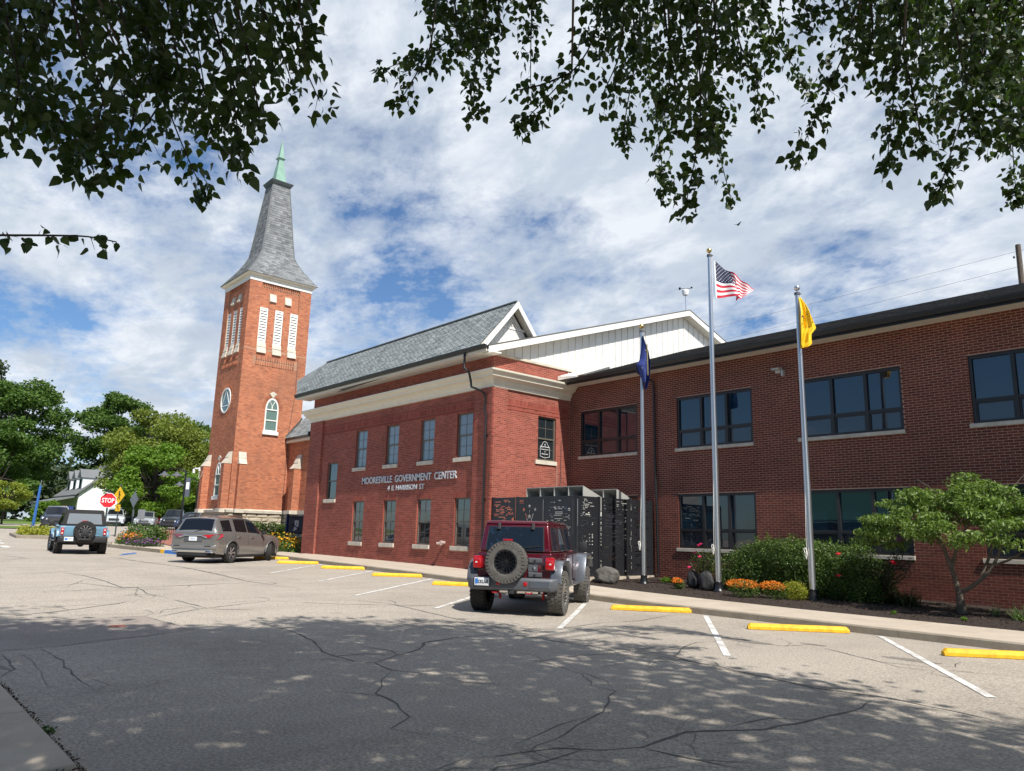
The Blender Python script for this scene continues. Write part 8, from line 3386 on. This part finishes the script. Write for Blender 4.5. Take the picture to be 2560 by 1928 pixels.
m.box(-110.73, -110.69, 21.62, 22.35, 1.65, 2.352)
m.build('canton', 'navy_cloth', t)

# lawn, far ground cover
m = MB()
for q in (((-64, -40), (-64, 12.0), (-90, 15.5), (-90, -40)), ((-90, -40), (-90, 40), (-140, 60), (-140, -60)), ((-140, -60), (-140, 60), (-395, 160), (-395, -160))):
    m.add([(x, y, gz(x) + .05) for x, y in q], [(0, 1, 2, 3)])
solo('lawn', m, 'lawn', 'green lawn beyond the far left street corner', kind='structure', fix=False)


# ================================================================ TREES BEYOND
def tree(lab, x, y, h, rx, ry, n_, size, leaf, seed, zc=.62, rz=.42, trunk=.35, lean=0, nb=34, name='broadleaf_tree', low=.2, bark='bark_dark', cat='tree', zb=None):
    rr = random.Random(seed)
    zb = gz(x) if zb is None else zb
    t = thing(name, lab, cat, (x, y, zb))
    m = MB()
    top = Vector((x + lean, y, zb + h * .7))
    branch(m, (x, y, zb - .2), top, trunk, trunk * .25, (0, 0, 0), 9, 8)
    blobs = []
    for i in range(nb):
        a = rr.uniform(0, 2 * PI)
        u = rr.uniform(-1, 1)
        q = rr.uniform(.55, 1) ** .5
        s_ = math.sqrt(1 - u * u)
        bx = x + lean + rx * q * s_ * math.cos(a) * .86
        by = y + ry * q * s_ * math.sin(a) * .86
        bz_ = zb + h * (zc + rz * u * q * .9)
        if bz_ < zb + h * low:
            bz_ = zb + h * (low + rr.uniform(0, .1))
        r_ = rr.uniform(.16, .30) * min(rx, ry)
        blobs.append((bx, by, bz_, r_ * rr.uniform(.9, 1.4), r_ * rr.uniform(.9, 1.4), r_ * rr.uniform(.5, .8)))
    for b in blobs:
        s0 = Vector((x + lean * .5, y, zb + h * rr.uniform(.25, .55)))
        branch(m, s0, b[:3], trunk * .28, .03, (0, 0, rr.uniform(-.4, .6)), 5, 4)
    m.build('trunk', bark, t, smooth=True, fix=False)
    P = blob_points(blobs, n_, .45)
    V, F = leaf_quads(P, size, asp=.75)
    np_mesh('crown', V, F, leaf, t)['kind'] = 'stuff'
    return t


tree('tallest dark broadleaf tree behind the white house', -127, 17.0, 20.2, 8.5, 7.0, 30000, .42, 'leaf_maple', 1, .60, .42, .55, nb=60)
tree('big dark tree right of the tallest, its crown over the white house', -138, 32.5, 21.5, 8.0, 6.2, 26000, .42, 'leaf_maple', 2, .60, .42, .5, nb=55)
tree('airy tree top at the far left edge of the photo', -142, 13.0, 25.5, 8, 6.5, 17000, .45, 'leaf_dark', 3, .66, .36, .5, nb=44)
tree('dark lower tree filling the gap at the far left', -104, 12.5, 10.5, 6.5, 5.0, 17000, .36, 'leaf_maple', 4, .5, .5, .4, nb=40, low=.05)
tree('wide olive-green tree in the middle of the far row', -93.5, 26.9, 13.4, 7.8, 6.0, 34000, .30, 'leaf_locust', 5, .57, .43, .4, nb=70, low=.22)
tree('bright green maple before the olive tree', -83, 24.0, 8.2, 4.2, 4.2, 18000, .27, 'leaf_bright', 6, .58, .46, .22, nb=40, low=.14)
tree('dark tree standing right behind the steeple', -103, 36.5, 14.8, 7.4, 6.6, 26000, .36, 'leaf_maple', 7, .55, .47, .4, nb=56, low=.06)
tree('dark oak between the olive tree and the steeple', -112, 33.0, 13.6, 7.0, 6.2, 20000, .38, 'leaf_dark', 8, .52, .48, .4, nb=46, low=.06)
tree('small yellow-green street tree at the left edge', -74.6, 10.0, 3.9, 2.2, 1.7, 7000, .17, 'leaf_yellow', 9, .66, .36, .09, nb=26, low=.3)
tree('clump of bushes at the foot of the far left trees', -100, 17.5, 2.6, 3.2, 2.2, 7000, .22, 'leaf_bright', 10, .4, .5, .1, nb=20, low=.05, name='bush', cat='bush')
m = MB()
blobs = []
rr = random.Random(55)
for i in range(150):
    a = rr.uniform(0, 1)
    X_, Y_ = -150 + rr.uniform(-14, 14), -30 + 150 * a
    blobs.append((X_, Y_, rr.uniform(0, 9) + .5, 5, 5, 3.5))
P = blob_points(blobs, 42000, .6)
V, F = leaf_quads(P, .9, asp=.8)
tag(np_mesh('distant_wood', V, F, 'leaf_dark'), 'dark distant wood closing the view behind the far trees', 'wood', kind='stuff')

# utility pole and wires behind the wing
t = thing('utility_pole', 'wooden utility pole top rising over the wing roof at the right edge', 'utility pole', (-10.65, 45, -1.5))
m = MB()
m.tube([(-10.75, 45, -1.5), (-10.58, 45, 15.95)], [.20, .13], 10)
m.build('pole', 'wood_pole', t)
m = MB()
m.lathe([(.04, 0), (.06, .05), (.04, .12)], (-10.78, 44.85, 15.2), k=8)
m.build('insulator', 'plastic_grey', t)
for z0, z1, x1, lab in ((15.6, 15.07, -28.65, 'upper thin wire crossing the sky from the utility pole'), (14.74, 13.99, -28.69, 'lower thin wire crossing the sky from the utility pole')):
    m = MB()
    pts = []
    for i in range(15):
        q = -1.0 + i / 14 * 4.2
        x_ = -10.6 + (x1 + 10.6) * q
        pts.append((x_, 45, z0 + (z1 - z0) * q - .0 + .25 * (q * (q - 1)) * .6))
    m.tube(pts, .008, 4)
    solo('overhead_wire', m, 'wire', lab, 'wire', 'overhead wires', loc=(-10.6, 45, z0))
for (x_, y_, z_, lab) in ((-24.3, 40, 19.8, 'tiny dark bird high in the sky right of the tallest flag'), (-58, 42, 17.5, 'tiny dark bird in the clouds right of the steeple')):
    m = MB()
    m.hull([(x_ - .25, y_, z_ + .1), (x_, y_, z_ + .02), (x_ + .06, y_ + .05, z_ - .04)], [(x_ - .22, y_ + .1, z_ + .12), (x_ + .02, y_ + .2, z_ + .05), (x_ + .08, y_ + .2, z_)])
    m.hull([(x_ + .3, y_, z_ + .14), (x_, y_, z_ + .02), (x_ - .02, y_ + .05, z_ - .04)], [(x_ + .26, y_ + .1, z_ + .15), (x_ + .02, y_ + .2, z_ + .05), (x_, y_ + .2, z_)])
    solo('bird', m, 'dark_cloud_bird', lab, 'bird', loc=(x_, y_, z_))

# building across the street, seen only in the window glass
t = thing('market_hall', 'low hall with a green metal roof across the street', 'building', (-10, -26, -1.6))
m = MB()
m.box(-34, 12, -36, -22, -1.7, 1.8)
m.build('walls', 'dark_wall', t)
m = MB()
m.hull([(-35, -21, 1.8), (13, -21, 1.8), (13, -29, 5.2), (-35, -29, 5.2)], [(-35, -21, 2.0), (13, -21, 2.0), (13, -29, 5.4), (-35, -29, 5.4)])
m.hull([(-35, -37, 1.8), (13, -37, 1.8), (13, -29, 5.2), (-35, -29, 5.2)], [(-35, -37, 2.0), (13, -37, 2.0), (13, -29, 5.4), (-35, -29, 5.4)])
m.build('roof', 'green_roof', t)

# ================================================================ OVERHANGING TREES
LS =  [[[-6.52,0.31,4.13],[-6.3,0.4,3.65],[-6.09,0.5,3.14],[-5.95,0.49,2.67]],[[-6.74,0.44,4.34],[-6.62,0.6,3.4],[-6.28,0.84,3.04],[-5.99,1.04,2.59]],[[-5.85,0.68,3.9],[-5.79,0.83,3.38],[-5.68,0.97,3.08],[-5.71,0.95,2.79]],[[-6.94,1.45,5.04],[-7.1,1.71,4.37],[-7.3,1.81,4.08],[-7.41,2.0,3.79],[-7.48,2.27,3.4]],[[-6.67,1.61,4.16],[-6.57,1.61,3.82],[-6.62,1.47,3.39],[-6.66,1.31,3.06]],[[-5.98,1.64,4.56],[-5.87,1.66,4.33],[-5.74,1.81,3.76],[-5.64,1.9,3.3],[-5.56,1.95,2.86]],[[-5.23,1.63,4.06],[-5.03,1.74,3.44],[-4.86,1.8,2.91]],[[-5.06,1.92,4.12],[-5.22,2.06,4.17],[-5.39,2.28,3.89],[-5.51,2.55,3.62]],[[-6.2,2.1,4.91],[-6.23,2.41,4.51],[-6.32,2.65,4.17]],[[-7.37,0.47,2.34],[-7.04,0.63,2.28],[-6.6,0.91,2.23],[-6.24,1.1,2.17],[-5.94,1.24,2.08]],[[-6.62,0.37,4.23],[-6.69,0.43,4.13],[-6.71,0.6,3.82]],[[-7.27,0.64,4.78],[-7.46,0.71,4.74],[-7.62,0.89,4.44]],[[-7.36,0.89,4.97],[-7.14,0.92,4.66],[-7.03,0.89,4.12]],[[-6.66,1.04,4.63],[-6.74,1.11,4.53],[-6.74,1.39,4.04]],[[-6.34,1.15,4.51],[-6.15,1.21,4.24],[-6.0,1.36,3.49]],[[-6.1,1.35,4.47],[-5.9,1.35,4.18],[-5.71,1.53,3.27]],[[-6.77,1.69,5.07],[-6.94,1.79,5.03],[-7.13,2.14,4.08]],[[-7.28,0.31,4.14],[-6.99,0.62,3.71],[-6.77,0.84,3.32],[-6.56,1.0,3.05]],[[-8.05,0.37,4.36],[-7.98,0.64,3.92]],[[-7.16,1.37,4.19],[-7.49,1.31,4.03],[-7.83,1.25,3.81]],[[-5.62,1.97,4.54],[-5.61,2.05,4.13],[-5.56,2.14,3.8]],[[-5.98,1.79,4.65],[-5.95,1.9,4.23],[-5.93,2.02,3.71]],[[-5.79,0.96,4.06],[-5.69,1.05,3.65],[-5.59,1.09,3.4]],[[-7.75,0.31,4.83],[-7.46,0.45,4.31],[-7.19,0.54,3.86]],[[-5.87,0.6,3.87],[-6.0,0.62,3.68],[-6.18,0.55,3.51]],[[-5.06,2.07,4.25],[-5.09,2.14,3.97],[-5.11,2.21,3.77]],[[-6.15,1.29,4.47],[-6.15,1.3,4.03],[-6.04,1.42,3.66]],[[-7.47,1.05,5.13],[-7.29,1.14,4.72],[-7.22,1.08,4.41]],[[-6.24,1.31,3.54],[-6.14,1.28,3.23],[-6.04,1.25,2.98]],[[-6.29,1.73,3.98],[-6.15,1.84,3.6],[-5.95,2.0,3.24]]]
RS =  [[[-5.92,3.94,5.78],[-6.02,4.07,5.62],[-6.06,4.28,5.41],[-6.37,4.15,5.31],[-6.79,3.89,5.19]],[[-5.97,3.96,5.1],[-6.06,3.95,4.97],[-6.3,3.84,4.57]],[[-6.62,4.89,6.74],[-6.45,4.87,6.43],[-6.35,4.87,5.79],[-6.28,4.79,5.28],[-6.19,4.74,4.81]],[[-5.01,4.04,5.29],[-4.92,4.01,5.06],[-4.84,3.97,4.78]],[[-5.86,5.3,6.52],[-5.92,5.36,6.39],[-6.04,5.46,5.92],[-6.16,5.58,5.4]],[[-4.53,5.14,5.62],[-4.52,5.08,5.42],[-4.65,4.98,4.85],[-4.86,4.74,4.42],[-5.06,4.49,4.03]],[[-4.8,4.91,4.65],[-5.02,4.67,4.5],[-5.2,4.45,4.42]],[[-4.15,4.95,5.29],[-4.22,5.04,5.23],[-4.37,5.16,4.79],[-4.62,5.15,4.38]],[[-5.11,6.57,6.78],[-5.26,6.76,6.77],[-5.5,7.02,6.16],[-5.63,7.37,5.67],[-5.8,7.69,5.14],[-5.94,7.98,4.81]],[[-5.05,6.34,5.79],[-5.24,6.49,5.78],[-5.53,6.65,5.32],[-5.74,6.84,5.08]],[[-3.66,5.43,5.26],[-3.62,5.37,5.06],[-3.63,5.43,4.28],[-3.65,5.42,3.7],[-3.76,5.35,3.01]],[[-4.91,7.37,5.78],[-4.97,7.61,5.45],[-5.03,7.82,5.22],[-5.07,8.23,4.43]],[[-3.84,6.46,5.96],[-4.0,6.77,5.52],[-4.03,7.13,5.31],[-4.16,7.42,5.02]],[[-3.89,7.07,6.33],[-3.95,7.32,6.11],[-3.96,7.64,5.83],[-3.86,8.1,5.5]],[[-3.28,6.73,5.77],[-3.18,6.68,5.52],[-3.12,6.63,5.12]],[[-2.99,7.53,6.05],[-2.95,7.38,5.77],[-2.99,7.22,5.21],[-3.12,6.98,4.62],[-3.35,6.68,3.81]],[[-3.01,7.48,5.4],[-3.1,7.73,5.42],[-3.18,8.08,5.14]],[[-2.61,7.6,5.86],[-2.54,7.4,5.54],[-2.49,7.25,4.99],[-2.51,7.04,4.36],[-2.56,6.85,3.56]],[[-2.43,7.1,4.71],[-2.36,7.07,4.22],[-2.31,7.04,3.67]],[[-2.84,8.78,6.67],[-2.83,8.75,6.45],[-2.81,8.85,5.83],[-2.74,9.06,5.09]],[[-1.9,8.27,5.82],[-1.88,8.07,5.53],[-1.97,7.87,4.83],[-2.18,7.59,3.95],[-2.31,7.34,3.28]],[[-2.12,10.22,7.05],[-2.14,10.2,6.85],[-2.29,10.25,5.92],[-2.38,10.39,4.94],[-2.42,10.47,4.34]],[[-5.53,3.91,5.53],[-5.4,3.87,5.06],[-5.23,3.84,4.69]],[[-5.09,3.93,5.28],[-4.98,3.91,4.9],[-4.91,3.84,4.57]],[[-4.97,6.04,6.39],[-4.9,6.03,5.8],[-4.85,5.93,5.38]],[[-3.9,5.23,5.3],[-3.92,5.32,4.9],[-3.93,5.4,4.55],[-4.01,5.42,4.19]],[[-4.04,5.73,5.66],[-4.22,5.98,5.41],[-4.37,6.26,5.23]],[[-3.66,5.75,5.45],[-3.71,5.84,5.05],[-3.76,5.93,4.66]],[[-4.3,7.1,6.59],[-4.38,7.06,6.18],[-4.41,7.08,5.77]],[[-4.37,7.7,6.97],[-4.35,7.86,6.45],[-4.3,7.97,6.22]],[[-3.36,6.48,5.68],[-3.34,6.52,5.36]],[[-2.55,6.74,5.34],[-2.57,6.78,4.92],[-2.6,6.76,4.68]],[[-2.92,7.0,5.7],[-3.01,7.23,5.56]],[[-2.76,9.02,6.75],[-2.75,9.18,6.25],[-2.72,9.4,5.66]],[[-2.04,7.3,5.35],[-2.01,7.33,4.74],[-1.98,7.33,4.24]],[[-2.02,7.99,5.73],[-2.05,7.92,5.11],[-2.01,7.9,4.57],[-2.06,7.79,3.99]],[[-1.82,8.18,5.72],[-1.94,8.46,5.27],[-2.1,8.71,4.81],[-2.25,8.95,4.42]],[[-1.62,8.13,5.56],[-1.62,7.98,4.87],[-1.66,7.81,4.16],[-1.68,7.57,3.74]],[[-2.75,9.33,6.93],[-2.74,9.51,6.55],[-2.65,9.78,6.19]],[[-2.56,9.75,7.05],[-2.56,9.8,6.61],[-2.46,10.01,6.07]],[[-2.31,9.74,6.9],[-2.32,9.99,6.44],[-2.29,10.28,5.99]],[[-2.07,9.77,6.38],[-2.11,10.04,5.97],[-2.16,10.3,5.54]],[[-4.86,5.58,6.07],[-4.77,5.52,5.58],[-4.73,5.36,5.19]],[[-4.16,5.71,4.81],[-4.27,5.94,4.59],[-4.45,6.09,4.41]],[[-4.9,7.2,5.56],[-4.9,7.59,5.35],[-5.04,7.85,5.05]],[[-2.44,7.82,5.88],[-2.54,7.94,5.5],[-2.65,8.04,5.16]],[[-3.08,8.56,6.69],[-3.16,8.7,6.29],[-3.24,8.78,6.07]]]


def smooth_path(pts, n_=5):
    P = [Vector(p) for p in pts]
    if len(P) < 3:
        return [P[0].lerp(P[-1], i / 8) for i in range(9)]
    out = []
    for i in range(len(P) - 1):
        p0 = P[max(0, i - 1)]
        p1, p2 = P[i], P[i + 1]
        p3 = P[min(len(P) - 1, i + 2)]
        for k in range(n_):
            t = k / n_
            out.append(.5 * ((2 * p1) + (p2 - p0) * t + (2 * p0 - 5 * p1 + 4 * p2 - p3) * t * t + (3 * p1 - p0 - 3 * p2 + p3) * t ** 3))
    out.append(P[-1])
    return out


def overhang(lab, trunk_xy, strands, leaf, dens, spread, limb_z, seed, canopy, ncan, cansize):
    rr = random.Random(seed)
    x, y = trunk_xy
    zb = gz(x)
    t = thing('shade_tree', lab, 'tree', (x, y, zb))
    m = MB()
    crown = Vector((x, y, 6.5))
    branch(m, (x, y, zb - .1), crown, .34, .20, (.05, .05, 0), 12, 8)
    # limbs: strands are hung from a few boughs that reach out over the street
    groups = {}
    for i, s_ in enumerate(strands):
        a = Vector(s_[0])
        key = round(math.atan2(a.y - y, a.x - x) / .5)
        groups.setdefault(key, []).append(i)
    for key, idx in groups.items():
        tops = [Vector(strands[i][0]) for i in idx]
        c = sum(tops, Vector()) / len(tops)
        hub = c.lerp(crown, .45)
        hub.z = max(hub.z, c.z + 1.9)
        branch(m, crown - Vector((0, 0, rr.uniform(.3, 2.5))), hub, .13, .06, (0, 0, .5), 8, 6)
        for i in idx:
            branch(m, hub, strands[i][0], .035, .010, (0, 0, .35), 5, 5)
    m.build('trunk', 'bark', t, smooth=True, fix=False)
    m = MB()
    LP = []
    LD = []
    petioles = MB()
    for s_ in strands:
        path = smooth_path(s_)
        L_ = sum((path[i + 1] - path[i]).length for i in range(len(path) - 1))
        m.tube(path, [.011 * (1 - .75 * i / len(path)) + .0015 for i in range(len(path))], 5)
        single = L_ < 2.2 and abs(s_[0][2] - s_[-1][2]) < .35
        nl = int(L_ * (dens if not single else 24))
        side = []
        k = 0
        while k < nl:
            q = rr.uniform(0, 1) * (len(path) - 1)
            i = min(len(path) - 2, int(q))
            p = path[i].lerp(path[i + 1], q - i)
            d = (path[i + 1] - path[i]).normalized()
            taper = 1.0 if q < len(path) * .55 else max(.35, 1.0 - .75 * (q / len(path) - .55) / .45)
            sp = spread * taper * (.35 if single else 1)
            off_ = Vector((rr.gauss(0, 1), rr.gauss(0, 1), rr.gauss(0, .8)))
            off_ -= d * off_.dot(d)
            tip = p + off_ * sp * .62 + d * rr.uniform(.02, .12) - Vector((0, 0, rr.uniform(0, .05)))
            if rr.random() < .16:
                m.tube([p, tip], [.0035, .0015], 3, cap=False)
            for w in range(rr.choice((1, 2, 3, 3)) if not single else 1):
                LP.append(tuple(tip + Vector((rr.gauss(0, .028), rr.gauss(0, .028), rr.gauss(0, .028))) * (1.6 if not single else .8)))
                LD.append(tuple((off_.normalized() * .5 + d * .6 + Vector((0, 0, -.5))).normalized()))
                k += 1
    m.build('twigs', 'twig', t, fix=False)['kind'] = 'stuff'
    LP = np.array(LP)
    LD = np.array(LD)
    V, F = broad_leaves(LP, leaf, LD)
    n_ = len(LP)
    V = V.reshape(n_, 8, 3)
    # nearest leaves in view are single objects
    dist = np.linalg.norm(LP, axis=1)
    vis = (np.abs(LP @ np.array(RGT)) / (LP @ np.array(VW)) < .68) & (np.abs(LP @ np.array(DWN)) / (LP @ np.array(VW)) < .50)
    order = np.argsort(dist + (~vis) * 100)
    pick = order[:300]
    rest = order[300:]
    f0 = F[:6]
    off = np.array(WL[t])
    protos = []
    for q in range(12):
        i = pick[q]
        me = bpy.data.meshes.new('leaf')
        me.from_pydata([tuple(v) for v in (V[i] - LP[i])], [], [tuple(f) for f in f0])
        me.materials.append(MATS['leaf_linden'])
        protos.append(me)
    for k, i in enumerate(pick):
        o = bpy.data.objects.new('leaf', protos[k % 12])
        COL.objects.link(o)
        o.parent = t
        o.location = Vector(LP[i] - off)
        if k >= 12:
            o.rotation_euler = (rr.uniform(-.5, .5), rr.uniform(-.5, .5), rr.uniform(0, 6.28))
            s_ = rr.uniform(.8, 1.2)
            o.scale = (s_, s_, s_)
    VV = V[rest].reshape(-1, 3)
    FF = (np.arange(len(rest))[:, None, None] * 8 + f0[None]).reshape(-1, 3)
    np_mesh('foliage', VV, FF, 'leaf_linden', t)['kind'] = 'stuff'
    # the crown overhead, above the picture; its lower skin rises with distance over the street
    P = []
    C = []
    while len(C) < 900:
        a = (rr.uniform(*canopy[0]), rr.uniform(*canopy[1]), rr.uniform(*canopy[2]))
        q = Vector(a)
        fwd = q.x * VW.x + q.y * VW.y
        if canopy[3](q) and (fwd < .2 or q.z > 1.6 + 1.10 * max(0, fwd)):
            C.append(q)
    Cn = np.array([tuple(c) for c in C])
    idx = rng.integers(0, len(Cn), ncan)
    P = Cn[idx] + rng.normal(size=(ncan, 3)) * np.array([.42, .42, .25])
    fw = P @ np.array(VW) 
    up_ = -(P @ np.array(DWN))
    keep = (fw < .3) | (up_ / np.maximum(fw, .01) > .535)
    P = P[keep]
    V, F = leaf_quads(P, cansize, asp=.85)
    np_mesh('upper_crown', V, F, 'leaf_linden', t)['kind'] = 'stuff'
    m = MB()
    for c in C[::14]:
        branch(m, crown, c, .06, .012, (0, 0, .5), 5, 5)
    m.build('boughs', 'bark', t, fix=False)
    return t


# the shadow on the road reaches the line below; the crown edge is that line moved towards the sun
EDGE = [(-16.5, 2.0), (-14.1, 2.6), (-12.3, 3.6), (-13.0, 5.6), (-12.6, 7.6), (-11.0, 8.2), (-9.7, 8.5), (-7.6, 8.3), (-6.6, 8.7), (-4.2, 9.1), (-2.2, 7.9), (0, 7.6), (6, 6.5)]


def shadow_of(q):
    h = q.z + 1.58
    return (q.x - SUN.x / SUN.z * h, q.y - SUN.y / SUN.z * h)


def over(q):
    sx_, sy_ = shadow_of(q)
    ed = float(np.interp(sx_, [e[0] for e in EDGE], [e[1] for e in EDGE])) + .5 * math.sin(sx_ * 2.3) + .3 * math.sin(sx_ * 5.1)
    return sy_ < ed - .35 and sx_ > -15.5 + .6 * math.sin(sy_ * 2)


overhang('left shade tree whose big leaves hang into the upper left sky', (-6.5, -3.6), LS, .086, 112, .20, 6, 21, ((-13, 3), (-6, 6.5), (4.5, 12.5), lambda q: over(q) and q.x < -1.0), 31000, .20)
overhang('right shade tree with long hanging leafy twigs over the upper right sky', (3.5, -3.4), RS, .080, 160, .17, 6, 22, ((-6, 12), (-6, 9), (4.5, 12.5), lambda q: over(q) and q.x >= -1.5), 52000, .20)
